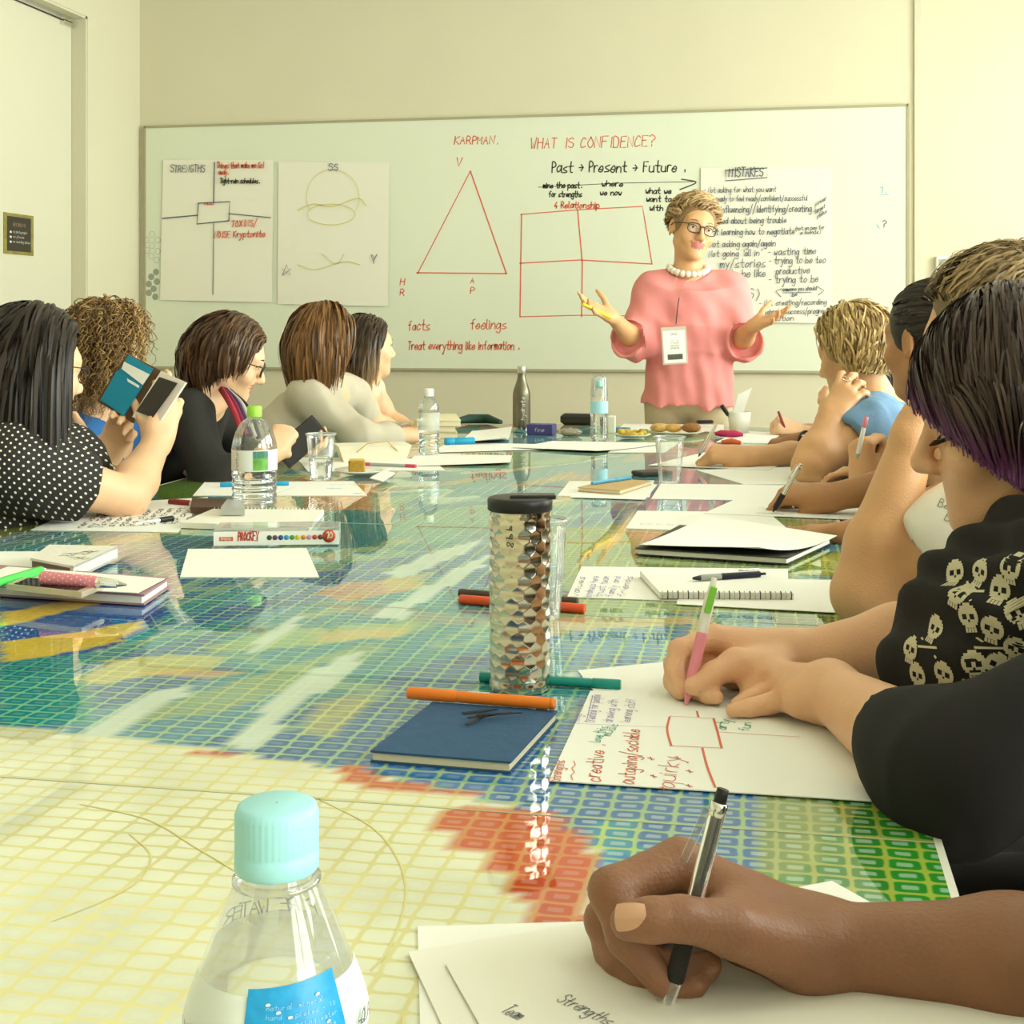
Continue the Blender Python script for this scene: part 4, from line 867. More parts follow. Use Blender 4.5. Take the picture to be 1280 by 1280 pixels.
cu = thing('plastic_cup', c + V(0, 0, .142), 'clear cup upturned over the slim water bottle', 'cup')
MB().lathe(c, [(.0300, .142), (.0300, .144), (.0265, .205), (.0245, .217), (.0005, .217)], 32).build('wall', M_CUP, cu)
c = T(318, 632); o = bottle('large clear water bottle with lime green cap on the left', c, .0485, .215, mat('lime_cap', '9fd94a', .4), .0158, .023, .125, ribs=(.015, .03, .045, .06), water=.105, neck=.0145); a0 = toward_cam(c)
arc_panel(c, .0488, a0 - 1.7, a0 + 1.7, .078, .123, 24).build('label_band', mat('label_clear_white', 'e9efe8', .4), o); arc_panel(c, .0492, a0 - .06, a0 + .62, .08, .121).build('label_picture', mat('label_landscape', '6fb04a', .4, var=.8, scale=55), o)
arc_panel(c, .0492, a0 - .06, a0 + .62, .106, .121).build('label_sky', mat('label_skyblue', '7fc4e0', .4, var=.3, scale=60), o)
mw = MB(); a_ = a0 - .75
write(mw, 'natural', c + V(.0493 * math.cos(a_), .0493 * math.sin(a_), .082), UPV, V(math.sin(a_), -math.cos(a_), 0), .006, .0009); mw.build('label_text', MK['grey'], o)
cup('clear plastic cup half full of water by the cake plate', T(401, 600), .026, .0355, .116, .48)
# cake plate
M_PLATE = mat('white_china', 'f0efe2', .25)
def plate(label, c, r, m=M_PLATE):
    o = thing('plate', c, label, 'plate'); MB().lathe(c, [(0.0005, .004), (r * .55, .004), (r * .7, .007), (r, .014), (r * .99, .016), (r * .68, .010), (r * .55, .0065), (0.0005, .0065)], 40).build('dish', m, o); return o
c = T(453, 594); plate('small white plate holding one square of golden cake', c, .072)
ck = thing('cake_square', c + V(-.01, 0, .0068), 'golden crumbly cake square on the small white plate', 'cake'); s = Sdf(); s.box(c + V(-.012, -.01, .0235), (.021, .02, .0165), .005, rotz(.3)); s.disp = lambda P: (np.sin(P[..., 0] * 900) * np.sin(P[..., 1] * 800 + 1) * np.sin(P[..., 2] * 850)) * .0012
s.build('crumb', mat('cake_crumb', 'b08a35', .9, var=.4, scale=180), ck, .0015); MB().box(c + V(-.012, -.01, .0405), (.0195, .0185, .0012), rotz(.3)).build('topping', mat('cake_top', 'd2b45e', .8, var=.3, scale=150), ck)
tag(MB().slab(on_table([(462, 598), (480, 588), (494, 592), (478, 602)], TABLE_Z + .014), TABLE_Z + .0135, TABLE_Z + .0155).build('paper_napkin', M_PAPER), 'crumpled white napkin on the small cake plate', 'napkin')
# food box, pens
c = T(468, 577); o = thing('food_box', c, 'white takeaway food box with a cane loop handle', 'box'); m = MB(); a, b = T(430, 578), T(507, 576); 
d = unit(b - a); n_ = unit(np.cross(UPV, d)); w = np.linalg.norm(b - a)
q = [a, b, b + n_ * .1, a + n_ * .1]; q2 = [a - d * .016 - n_ * .012, b + d * .016 - n_ * .012, b + d * .016 + n_ * .112, a - d * .016 + n_ * .112]
vs_ = [p + V(0, 0, .0) for p in q] + [p + V(0, 0, .045) for p in q2]; m.add(vs_, [(3, 2, 1, 0), (0, 1, 5, 4), (1, 2, 6, 5), (2, 3, 7, 6), (3, 0, 4, 7), (4, 5, 6, 7)]); m.build('tray', mat('food_box_card', 'eeead2', .7), o)
MB().tube([a + d * .04 + V(0, -.02, .03) + n_ * -.01, a + d * .07 + V(0, -.02, .055) - n_ * .02, a + d * .12 + V(0, 0, .058) - n_ * .02, a + d * .15 + V(0, 0, .03) - n_ * .01], .0016, 6).build('handle', mat('cane', 'c9a552', .6), o)
pen('marker_pen', 'slim grey pen with pink ends lying before the food box', T(449, 580, TABLE_Z + .005), T(520, 583, TABLE_Z + .005), [('cap', 0, .2, .0055, .0055, 'hotpink'), ('barrel', .2, .82, .005, .005, 'grey'), ('end_cap', .82, 1, .0055, .0055, 'hotpink')], 'marker')
paper('white sheet under the food box', [(385, 590), (370, 572), (540, 574), (556, 588)], TABLE_Z); paper('curled white sheet beyond the white-capped bottle', [(505, 584), (520, 568), (640, 573), (636, 582)], TABLE_Z, curl=.006)
# books by the white-capped bottle
for i, (lab, colr) in enumerate([('cream paperback lowest in the small stack beside the bottle', 'd8cfa2'), ('yellowish paperback in the middle of the small stack', 'd9c98c'), ('pale cream paperback on top of the small stack', 'e6dfb9')]):
    z = TABLE_Z + .0002 + i * .0205; book('paperback', lab, 'book', [c_ + V(.006 * i * (-1) ** i, 0, 0) for c_ in on_table([(516, 548), (572, 548), (566, 538), (522, 538)])], z, .02, mat('paperback_%d' % i, colr, .7), px=False)
pen('marker_pen', 'fat bright blue marker lying on the far tabletop', T(556, 552, TABLE_Z + .013), T(593, 551, TABLE_Z + .013), [('cap', 0, .32, .0125, .0125, 'blue'), ('barrel', .32, 1, .012, .012, 'blue')], 'marker')
for i, (lab, cs, cu_) in enumerate([('printed handout with one corner lifted beside the grey flask', [(568, 556), (590, 541), (640, 543), (632, 557)], .02), ('white sheet lying left of the grey flask', [(540, 566), (560, 553), (690, 556), (680, 562)], .0), ('white sheet in front of the purple box', [(640, 560), (690, 552), (830, 556), (745, 566)], .004), ('white sheet beside the slim water bottle', [(760, 566), (775, 554), (850, 553), (830, 566)], 0)]): paper(lab, cs, TABLE_Z + .0002 * i + .0012 * (i % 3), curl=cu_)
tag(MB().tube([T(566, 533) + V(0, 0, .018), T(586, 530) + V(0, 0, .02), T(610, 530) + V(0, 0, .02), T(626, 533) + V(0, 0, .016)], [.008, .018, .018, .008], 12).build('pencil_case', mat('dark_green_cloth', '24463a', .7)), 'dark green soft pencil case at the far end', 'pencil case')
c = T(677, 543); o = thing('purple_box', c, 'small dark purple box with white lettering at the far end', 'box'); MB().box(c + V(0, 0, .0185), (.046, .03, .0185), rotz(-.1), bev=.002).build('carton', mat('purple_card', '4a4680', .5), o)
mw = MB(); write(mw, 'fine', c + V(-.02, -.0325, .012), V(math.cos(-.1), math.sin(-.1), 0), UPV, .008, .001); mw.build('lettering', M_WHITE, o)
s = Sdf(); c = T(712, 545); s.ell(c + V(0, 0, .014), (.045, .03, .013), rotz(.2)); s.disp = lambda P: np.sin(P[..., 0] * 260 + P[..., 1] * 90) * .0015
o = thing('snack_bag', c, 'clear plastic bag holding a tan biscuit', 'bag'); s.build('wrapper', clear_mat('bag_film', (.93, .93, .96), 1.2, .12), o, .003); MB().box(c + V(0, 0, .012), (.028, .016, .007), rotz(.2), bev=.004).build('biscuit', mat('biscuit', 'c9a266', .9, var=.2, scale=100), o)
c = T(722, 531); tag(MB().box(c + V(0, 0, .022), (.062, .03, .021), rotz(-.1), bev=.012).build('glasses_case', mat('black_leather', '2a2824', .45)), 'black glasses case at the far end', 'case')
c = T(765, 541); tag(MB().box(c + V(0, 0, .03), (.012, .018, .03), bev=.002).build('milk_carton', M_WHITE), 'small white carton behind the slim water bottle', 'carton')
c = T(777, 540); tag(MB().box(c + V(0, 0, .008), (.03, .018, .008), bev=.003).build('tissue_packet', mat('teal_packet', '2a7f9a', .5)), 'flat teal packet beside the pasta plate', 'packet')
M_GR = mat('green_plate', 'dfe6cf', .3)
c = T(790, 548); plate('pale plate heaped with yellow pasta at the far end', c, .064, M_GR)
def food(name, label, cat, pts, m, r, h=.003):
    s = Sdf()
    for p_, q in zip(pts, np.resize(r, len(pts))): s.ell(p_, (q, q * .8, q * .6), k=.006)
    s.disp = lambda P: np.sin(P[..., 0] * 420) * np.sin(P[..., 1] * 390 + 1) * np.sin(P[..., 2] * 450) * .0022
    tag(s.build(name, m, None, h), label, cat)
rg = random.Random(5)
food('pasta_salad', 'yellow pasta salad heaped on the far plate', 'food', [c + V(rg.uniform(-.04, .04), rg.uniform(-.03, .03), .013 + rg.uniform(0, .012)) for _ in range(18)], mat('pasta', 'd2ae42', .6, var=.45, scale=90), [.012, .009, .014], .003)
food('salad_leaves', 'green salad leaves beside the yellow pasta', 'food', [c + V(.035 + rg.uniform(-.012, .012), .02 + rg.uniform(-.02, .02), .018 + rg.uniform(0, .008)) for _ in range(6)], mat('leaf_green', '6f8a35', .6, var=.4, scale=80), [.012], .003)
c = T(846, 544); plate('larger pale plate of bread rolls at the far end', c, .095, M_GR)
for i, (dx, r, colr, lab) in enumerate([(-.06, .026, 'd2a964', 'pale golden bread roll on the larger plate'), (-.012, .024, 'cf9f58', 'flattened bread roll in the middle of the larger plate'), (.05, .028, '9a6a3a', 'dark brown crusty roll on the larger plate')]):
    food('bread_roll', lab, 'bread', [c + V(dx + k * .011, .004 * k, .014 + r * .45) for k in (-1, 0, 1)], mat('bread_%d' % i, colr, .8, var=.25, scale=60), [r * .8, r, r * .8], .003)
paper('long white sheet beyond the bread plate', [(770, 538), (780, 530), (905, 531), (905, 540)], TABLE_Z)
c = T(924, 541); o = thing('pen_pot', c, 'white paper cup holding pens and a folded sheet', 'pot'); MB().lathe(c, [(0.0005, .002), (.034, .002), (.042, .075), (.0405, .075), (.033, .006), (0.0005, .006)], 30).build('cup_wall', M_WHITE, o)
tag(MB().add([c + q for q in (V(-.03, .01, .03), V(.0, .01, .03), V(.045, .02, .16), V(-.005, .015, .135))] + [c + q + V(0, .002, 0) for q in (V(-.03, .01, .03), V(.0, .01, .03), V(.045, .02, .16), V(-.005, .015, .135))], [(0, 1, 2, 3), (7, 6, 5, 4), (0, 4, 5, 1), (1, 5, 6, 2), (2, 6, 7, 3), (3, 7, 4, 0)]).build('folded_leaflet', M_PAPER), 'folded white leaflet sticking up from the pen pot', 'leaflet')
pen('ballpoint_pen', 'fat black marker leaning in the white pen pot', c + V(.0, -.01, .012), c + V(-.062, -.015, .098), [('barrel', 0, .6, .006, .006, 'grey'), ('cap', .6, 1, .008, .008, 'black')], 'marker')
c = T(912, 547); tag(MB().tube([c + V(-.05, 0, .012), c + V(-.03, 0, .014), c + V(.02, .004, .013), c + V(.045, .006, .010)], [.006, .014, .014, .007], 12, flat=.8).build('pink_pouch', mat('magenta_cloth', 'bf2a5e', .7)), 'magenta soft pouch beside the writing pale hand', 'pouch')
c = T(914, 557); tag(MB().tube([c + V(-.03, .01, .01), c + V(.0, 0, .013), c + V(.03, -.005, .009)], [.006, .012, .007], 10).build('orange_eraser', mat('orange_rubber', 'e2663a', .6)), 'small orange-red eraser beside the writing pale hand', 'eraser')
paper('white notepad sheet beneath the magenta pouch', [(895, 553), (925, 539), (1010, 542), (1000, 556)], TABLE_Z); 
tag(MB().box(T(846, 535) + V(.1, .06, .02), (.03, .012, .006), rotz(.4), bev=.003).build('bulldog_clip', M_BLACK), 'black clip at the far table edge', 'clip')
# ---- left side, near
pb = paper('white sheet with pale blue scribbles behind the big bottle', [(241, 620), (256, 603), (442, 602), (459, 620)], TABLE_Z); f = Flat(TABLE_Z + .0016); f.t('blue', 'ideas', 408, 611, 428, 611, .01, .0016); f.t('blue', 'me', 443, 617, 453, 617, .01, .0016); f.l('grey', [(345, 617), (370, 608)], .0008); f.t('blue', 'facts 1 2 3', 412, 606, 452, 606, .006, .0012); f.done(pb)
pen('ballpoint_pen', 'bright blue pen lying behind the big bottle', T(275, 606, TABLE_Z + .0065), T(361, 604, TABLE_Z + .0065), [('cap', 0, .25, .0058, .0058, 'blue'), ('barrel', .25, .8, .005, .005, 'clear'), ('end_cap', .8, 1, .0058, .0058, 'blue')])
lp_ = paper('white sheet covered in slanted black handwriting under the elbow', [(38, 663), (110, 631), (260, 622), (222, 666)], TABLE_Z)
f = Flat(TABLE_Z + .0016)
for i in range(11): x = 108 + i * 13; f.t('ink', ['nervous', 'my team', 'listen to', 'stronger', 'open up', 'be clear', 'patience', 'ask them', 'why not', 'brave', 'lead'][i], x - 6, 660 - i * .6, x + 20, 641 - i * .9, .009, .0022)
f.done(lp_)
pen('ballpoint_pen', 'black pen lying on the slanted handwriting', T(216, 648, TABLE_Z + .006), T(168, 655, TABLE_Z + .006), [('cap', 0, .35, .006, .006, 'black'), ('barrel', .35, 1, .0048, .003, 'clear')])
pen('ballpoint_pen', 'dark red pen beside the slanted handwriting', T(212, 627, TABLE_Z + .006), T(276, 632, TABLE_Z + .006), [('cap', 0, .4, .0065, .0065, 'darkred'), ('barrel', .4, 1, .0052, .004, 'clear')])
tag(MB().slab(on_table([(238, 634), (240, 622), (296, 624), (292, 634)], TABLE_Z + .014), TABLE_Z + .001, TABLE_Z + .014).build('leather_wallet', mat('brown_leather', '5a4336', .5, var=.2)), 'brown leather wallet beside the big bottle', 'wallet')
tag(MB().slab(on_table([(276, 634), (284, 624), (302, 626), (306, 634)], TABLE_Z + .03), TABLE_Z + .0145, TABLE_Z + .03).build('eyeglass_pouch', clear_mat('grey_film', (.6, .58, .52), .8, .35)), 'grey translucent pouch leaning by the big bottle', 'pouch')
Pn = on_table([(226, 653), (266, 636), (405, 637), (386, 659)], TABLE_Z + .012); sp = thing('spiral_notepad', (*np.mean(Pn, 0)[:2], TABLE_Z), 'blank perforated notepad in front of the big bottle', 'notepad')
MB().slab(Pn, TABLE_Z + .0012, TABLE_Z + .012).build('pages', M_PAPER2, sp)
ed = Pn[2] - Pn[1]
for i in range(30): cpt = Pn[1] + ed * (i + .5) / 30; MB().tube([cpt + UPV * .003 * math.sin(q) + unit(np.cross(ed, UPV)) * .003 * math.cos(q) for q in np.linspace(0, 2 * math.pi, 8)], .0006, 4, caps=False).build('wire_loop', M_WHITE, sp)
# marker box
a, b = T(267, 684), T(424, 682); d = unit(b - a); nn = unit(np.cross(UPV, d)); w = np.linalg.norm(b - a); hb = .0335
o = thing('marker_box', (a + b) / 2, 'long clear-topped box of ten markers with a printed white front', 'box')
MB().box((a + b) / 2 + nn * .036 + UPV * (hb / 2), (w / 2 - .0008, .0345, hb / 2 - .0005), frame(x=d, z=UPV), bev=.001).build('clear_case', clear_mat('box_film', (.93, .93, .9), 1.0, .2), o)
MB().box((a + b) / 2 + UPV * (hb * .44), (w / 2, .0007, hb * .36), frame(x=d, z=UPV)).build('printed_front', mat('box_card', 'f3f2ec', .5), o)
fr0 = a - nn * .0014
def at_box(u, v): return fr0 + d * (w * u) + UPV * (hb * v)
mw = MB(); write(mw, 'PROCKEY', at_box(.195, .34), d, UPV, .0085, .0022, fit=w * .165); mw.build('brand_lettering', mat('print_red', 'b8442e', .5), o)
mw = MB(); write(mw, '10', at_box(.892, .36), d, UPV, .009, .0018, fit=.013); write(mw, 'assorted', at_box(.055, .36), d, UPV, .0034, .0007, fit=w * .09)
DOT = ['2e4a3a', '5a3a6a', '2a4a8a', '3a9ac8', '4a9a4a', 'e0c83a', 'd8924a', 'd89ab8', 'c84a3a', '6a3a2a']
def disc(c_, r, mi_m, name, th=.0004): 
    MB().lathe(c_ + nn * th, [(0.0004, .0), (r, 0.0), (r, .0006), (0.0004, .0006)], 20, R=frame(x=d, z=-nn)).build(name, mi_m, o)
disc(at_box(.918, .52), .0115, mat('print_red2', 'c8502e', .5), 'number_disc')
mm_ = MB().box(at_box(.1, .43) + nn * .0004, (w * .055, .0003, .0036), frame(x=d, z=UPV), bev=.0002); mm_.build('maker_badge', mat('print_red3', 'd0644a', .5), o)
for i in range(10): disc(at_box(.443 + i * .0452, .47), .0044, mat('dot_' + DOT[i], DOT[i], .5), 'colour_dot')
for g_ in (0,): 
    mw2 = MB(); write(mw2, '10', at_box(.897, .40) - nn * .0004, d, UPV, .0062, .0014, fit=.012); write(mw2, 'brights', at_box(.06, .38) - nn * .0004, d, UPV, .0032, .0006, fit=w * .08); mw2.build('number_lettering', M_WHITE, o)
for i in range(10): 
    cpt = (a + b) / 2 + nn * (.012 + .0052 * i) + UPV * .0125; MB().tube([cpt - d * w * .46, cpt + d * w * .46], .0025, 8).build('marker', mat('dot_' + DOT[i], DOT[i], .5), o)
paper('blank white sheet in front of the marker box', [(225, 722), (235, 687), (383, 686), (399, 722)], TABLE_Z, th=.001)
# wallet phone stack
P3 = on_table([(38, 699), (62, 682), (147, 684), (92, 709)], TABLE_Z + .024); cc = np.mean(P3, 0); o = thing('phone_wallet', (*cc[:2], TABLE_Z), 'thick white patterned phone wallet lying closed', 'wallet')
MB().slab(P3, TABLE_Z + .022, TABLE_Z + .026).build('front_cover', mat('patterned_white', 'f0ece0', .5, var=.12, scale=90), o); MB().slab([cc + (q - cc) * .96 for q in P3], TABLE_Z + .008, TABLE_Z + .022).build('inner', mat('taupe_leather', '8a7468', .6), o); MB().slab(P3, TABLE_Z + .004, TABLE_Z + .008).build('back_cover', M_WHITE, o)
MB().slab([P3[3] + (P3[2] - P3[3]) * t + V(0, 0, 0) for t in (0, 1)] + [P3[2] + (P3[1] - P3[2]) * .08, P3[3] + (P3[0] - P3[3]) * .08], TABLE_Z + .004, TABLE_Z + .0262).build('spine', M_WHITE, o)
mw = MB()
for q in range(7):
    c_ = cc + (P3[1] - P3[0]) * rg.uniform(-.3, .3) + (P3[3] - P3[0]) * rg.uniform(-.3, .3); c_[2] = TABLE_Z + .0264; mw.ribbon(catmull([c_, c_ + V(.008, .006, 0), c_ + V(.016, 0, 0), c_ + V(.02, .01, 0)], 5), .003, UPV)
mw.build('printed_motif', mat('motif', '8a8468', .6), o)
bk = book('notebook', 'pink-edged notebook beneath a phone and spotted pen', 'notebook', [(-60, 728), (0, 706), (212, 722), (180, 743)], TABLE_Z + .0012, .016, mat('mauve_cover', 'a8838a', .6), M_PAPER, hard=.003)
paper('white sheet lying on the pink-edged notebook', [(-50, 731), (10, 709), (206, 724), (172, 742)], TABLE_Z + .0185, th=.001)
zp = TABLE_Z + .0205
Pp = on_table([(8, 730), (30, 721), (130, 729), (102, 740)], zp + .008); o = thing('smartphone', (*np.mean(Pp, 0)[:2], zp), 'champagne smartphone lying face up on the notebook', 'phone'); cc = np.mean(Pp, 0)
MB().slab(Pp, zp, zp + .0078).build('body', mat('champagne_metal', 'd8cbb0', .35, metal=.4), o); MB().slab([cc + (q - cc) * .84 for q in Pp], zp + .0078, zp + .0084).build('screen', mat('phone_screen', '171715', .08), o)
pen('ballpoint_pen', 'fat pink spotted pen with clear tip on the smartphone', T(52, 722, zp + .017), T(158, 731, zp + .012), [('barrel', 0, .66, .0095, .0085, 'pink'), ('grip', .66, .9, .008, .0055, 'clear'), ('tip', .9, 1, .004, .0015, 'silver')])
mw = MB(); pp0, pp1 = T(52, 722, zp + .017), T(158, 731, zp + .012); dd = pp1 - pp0; po = bpy.data.objects[[o_.name for o_ in bpy.data.objects if o_.get('label', '').startswith('fat pink')][0]]
u_ = frame(x=dd, z=UPV)
for i in range(12):
    for k in range(8):
        an = k * math.pi / 4 + (i % 2) * .39; nrm_ = u_[:, 1] * math.cos(an) + u_[:, 2] * math.sin(an); c_ = pp0 + dd * (.03 + i * .052) + nrm_ * (.0097 - .001 * i / 12); tx_ = u_[:, 0]; ty_ = np.cross(nrm_, tx_)
        mw.add([c_ + (tx_ * math.cos(q) + ty_ * math.sin(q)) * .0011 for q in np.linspace(0, 2 * math.pi, 6, endpoint=False)], [tuple(range(6))])
mw.build('spots', mat('spot_white', 'f6e6e4', .5), po)
pen('ballpoint_pen', 'bright green pen leaning across the pink-edged notebook', T(-30, 737, TABLE_Z + .03), T(57, 711, TABLE_Z + .027), [('barrel', 0, .93, .0065, .0065, 'bgreen'), ('tip', .93, 1, .005, .001, 'white')])
paper('white sheet under the patterned phone wallet', [(-70, 712), (-40, 690), (52, 690), (40, 716)], TABLE_Z)
# ================================================================ people: builders
def skin_mat(name, col, dark=.12):
    if name in MATS: return MATS[name]
    m = mat(name, col, .42, var=dark, scale=22, bump=.22, bscale=380, sss=.08); return m
SK_FAIR = skin_mat('skin_fair', 'e9bd95'); SK_PALE = skin_mat('skin_pale', 'e3b088'); SK_TAN = skin_mat('skin_tan', 'd8a474'); SK_BROWN = skin_mat('skin_brown', '9c6a42'); SK_DARK = skin_mat('skin_dark', '8d6044', .22); SK_WARM = skin_mat('skin_warm', 'dca878')
M_LIP = mat('lips', 'b9685c', .4); M_EYEW = mat('eye_white', 'e8e2d6', .2); M_IRIS = mat('iris', '4a3a2a', .2); M_BROW = mat('brow_hair', '6a5238', .7); M_NAIL = mat('nail', 'd9a98c', .3); M_NAIL_P = mat('nail_dark_skin', 'c99a78', .3)
class Frame:
    def __init__(s, o, F, U, sc=1.0):
        s.o = np.asarray(o, float); s.F = unit(F); s.U = unit(np.asarray(U, float) - s.F * np.dot(U, s.F)); s.S = np.cross(s.U, s.F); s.k = sc; s.R = np.array([s.S, s.F, s.U]).T
    def __call__(s, S, F, U): return s.o + s.k * (s.S * S + s.F * F + s.U * U)
def face_frame(o, alpha, theta=0, roll=0, sc=1.0):
    """alpha: heading in degrees turned left from straight away; theta: pitch down; roll: tilt"""
    a, t, r = (math.radians(q) for q in (alpha, theta, roll)); H = -RGT * math.sin(a) + FWD * math.cos(a); L = -RGT * math.cos(a) - FWD * math.sin(a)
    F = H * math.cos(t) - UPV * math.sin(t); U = H * math.sin(t) + UPV * math.cos(t); U = U * math.cos(r) + L * math.sin(r)
    return Frame(o, F, U, sc)
def head_sdf(s, h, lips=True, jaw=1.0):
    k = h.k; R = h.R
    s.ell(h(0, -.012, .028), V(.074, .096, .088) * k, R, .02); s.ell(h(0, .026, -.042), V(.056, .060, .070) * k, R, .03)
    for q in (-1, 1):
        s.cap(h(q * .046 * jaw, .0, -.056), h(q * .014, .066, -.096), .017 * k, .015 * k, .025); s.ell(h(q * .039, .058, -.030), V(.025, .024, .026) * k, R, .02)
        s.ell(h(q * .031, .093, .004), V(.017, .012, .011) * k, R, .014, op=-1); s.ell(h(q * .031, .0715, .002), .0135 * k, k=.006)
        s.ell(h(q * .010, .098, -.038), .0078 * k, k=.006); s.ell(h(q * .0765, -.010, -.006), V(.009, .019, .031) * k, R @ rotz(q * .3), .008); s.ell(h(q * .082, -.006, -.004), V(.006, .010, .019) * k, R, .006, op=-1)
    s.ell(h(0, .070, -.097), V(.020, .017, .016) * k, R, .02); s.ell(h(0, .066, .024), V(.052, .026, .020) * k, R, .02)
    s.cap(h(0, .086, .012), h(0, .108, -.030), .0075 * k, .0098 * k, .012); s.ell(h(0, .108, -.033), .0105 * k, k=.006)
    s.ell(h(0, .069, -.062), V(.030, .018, .026) * k, R, .02)
    if lips:
        s.ell(h(0, .0845, -.0595), V(.019, .0075, .0036) * k, R, .003, 1); s.ell(h(0, .0835, -.0680), V(.017, .0080, .0046) * k, R, .003, 1)
def eyes(h, parent, open_=True, brow=M_BROW, lash=False):
    k = h.k
    for q in (-1, 1):
        if open_:
            e = MB(); c = h(q * .031, .0732, .001); e.lathe(c, [(.0128 * k * math.sin(t), .0128 * k * math.cos(t)) for t in np.linspace(.02, math.pi - .02, 14)], 16, R=frame(x=h.S, z=h.U)); eo = e.build('eye', M_EYEW, parent)
            MB().lathe(h(q * .031, .0732 + .0113, .0005), [(0.0003, .0019 * k), (.0030 * k, .0017 * k), (.0056 * k, .0004 * k), (.0058 * k, -.001 * k)], 16, R=frame(x=h.S, z=h.F)).build('iris', M_IRIS, eo)
            MB().tube([h(q * .017, .084, .004), h(q * .026, .0895, .0085), h(q * .036, .0875, .0085), h(q * .046, .077, .003)], .0016 * k, 6).build('upper_lid', M_BROW, eo)
        MB().tube([h(q * .012, .0905, .021), h(q * .028, .0900, .0265), h(q * .042, .080, .0245), h(q * .052, .066, .018)], [.0018 * k, .0030 * k, .0026 * k, .001 * k], 6, flat=.7).build('eyebrow', brow, parent)
        if lash:
            m = MB(); arc = [h(q * .018, .083, -.006), h(q * .028, .0868, -.009), h(q * .038, .0835, -.009), h(q * .047, .074, -.006)]
            m.tube(catmull(arc, 5), .0013, 6)
            for p_ in catmull(arc, 5): m.tube([p_, p_ + h.F * .005 - h.U * .004 + h.S * q * .002, p_ + h.F * .0095 - h.U * .004 + h.S * q * .004], [.0007, .0005, .0002], 4)
            m.build('eyelashes', mat('lash', '2e2822', .7), parent)
def ring_on_axis(c, ax, R, r, name, m, parent, n=28, asp=1.0):
    f = frame(z=ax); MB().tube([c + R * (f[:, 0] * math.cos(t) + asp * f[:, 1] * math.sin(t)) for t in np.linspace(0, 2 * math.pi, n)], r, 8, caps=False).build(name, m, parent)
# ---- hands
FL = [(.042, .025, .021), (.046, .029, .022), (.042, .027, .022), (.033, .020, .019)]
FB = [(.088, .027, .003), (.092, .008, .006), (.086, -.011, .004), (.077, -.028, -.001)]
POSE = {'flat': [(8, 6, 4, 8), (6, 6, 4, 2), (8, 8, 4, -4), (10, 8, 4, -12)], 'relaxed': [(20, 25, 10, 6), (26, 30, 12, 1), (32, 34, 14, -4), (36, 36, 14, -10)],
        'pen': [(48, 50, 12, 4), (56, 66, 22, 0), (66, 76, 30, -3), (70, 78, 30, -6)], 'fist': [(80, 100, 62, 2), (82, 102, 62, 0), (84, 102, 60, -2), (86, 98, 58, -5)], 'open': [(-6, 14, 8, 14), (2, 22, 10, 3), (10, 30, 12, -8), (8, 22, 10, -20)], 'hold': [(30, 40, 20, 4), (34, 46, 20, 0), (38, 48, 22, -4), (40, 46, 22, -8)], 'poke': [(10, 30, 15, 4), (22, 38, 20, 1), (52, 70, 30, -3), (62, 76, 30, -6)]}
THUMB = {'flat': [(.55, .80, -.2), (.75, .62, -.15), (.85, .5, -.1)], 'relaxed': [(.6, .66, -.45), (.8, .4, -.4), (.9, .2, -.35)], 'pen': [(.72, .35, -.60), (.88, .05, -.45), (.85, -.25, -.45)], 'fist': [(.6, .35, -.72), (.7, -.25, -.66), (.5, -.7, -.5)], 'open': [(.35, .9, -.2), (.45, .88, .0), (.5, .85, .1)], 'hold': [(.6, .45, -.66), (.85, .1, -.5), (.9, -.1, -.35)], 'poke': [(.6, .5, -.6), (.85, .1, -.5), (.9, -.1, -.4)]}
def hand_sdf(s, w, D, N, thumb_side, pose='relaxed', k=.95, tg=0, thumb=None, nails=False):
    """w wrist, D toward fingers, N back of the hand, thumb_side approx direction of the thumb"""
    D = unit(D); N = unit(np.asarray(N, float) - D * np.dot(N, D)); Tm = np.cross(D, N)
    if np.dot(Tm, thumb_side) < 0: Tm = -Tm
    L = lambda d, t, n: np.asarray(w, float) + k * (D * d + Tm * t + N * n)
    tips = []
    s.cap(L(-.01, .012, 0), L(.03, .018, 0), .0185 * k, .017 * k, .02); s.cap(L(-.01, -.012, 0), L(.03, -.016, 0), .0175 * k, .016 * k, .02)
    for (d, t, n), ln, (a, b, c, sp) in zip(FB, FL, POSE[pose] if isinstance(pose, str) else pose):
        s.cap(L(.018, t * .62, 0), L(d, t, n - .003), .0155 * k, .0112 * k, .014)
        dr = D * math.cos(math.radians(sp)) + Tm * math.sin(math.radians(sp)); ax = np.cross(dr, -N); ax = unit(ax); p_ = L(d, t, n - .003); r = .0098
        for ang, l_, r2 in zip((a, b, c), ln, (.0090, .0080, .0066)):
            an = math.radians(ang); dr = dr * math.cos(an) + np.cross(ax, dr) * math.sin(an); q = p_ + dr * l_ * k; s.cap(p_, q, r * k, r2 * k, .006); p_, r = q, r2
        tips.append((p_, dr, np.cross(ax, dr)))
    th = thumb or THUMB[pose if isinstance(pose, str) else 'relaxed']; p_ = L(.022, .022, -.008); s.cap(L(.012, .010, -.006), p_, .017 * k, .0165 * k, .016); r = .0155
    for v, l_, r2 in zip(th, (.042, .032, .027), (.0118, .0105, .0082)):
        dr = unit(D * v[0] + Tm * v[1] + N * v[2]); q = p_ + dr * l_ * k; s.cap(p_, q, r * k, r2 * k, .010 if r > .015 else .006); p_, r = q, r2
    tips.append((p_, dr, None)); return tips
def finger(s, pts, rs, k=.006, tg=0):
    for i in range(len(pts) - 1): s.cap(pts[i], pts[i + 1], rs[i], rs[i + 1], k, tg)
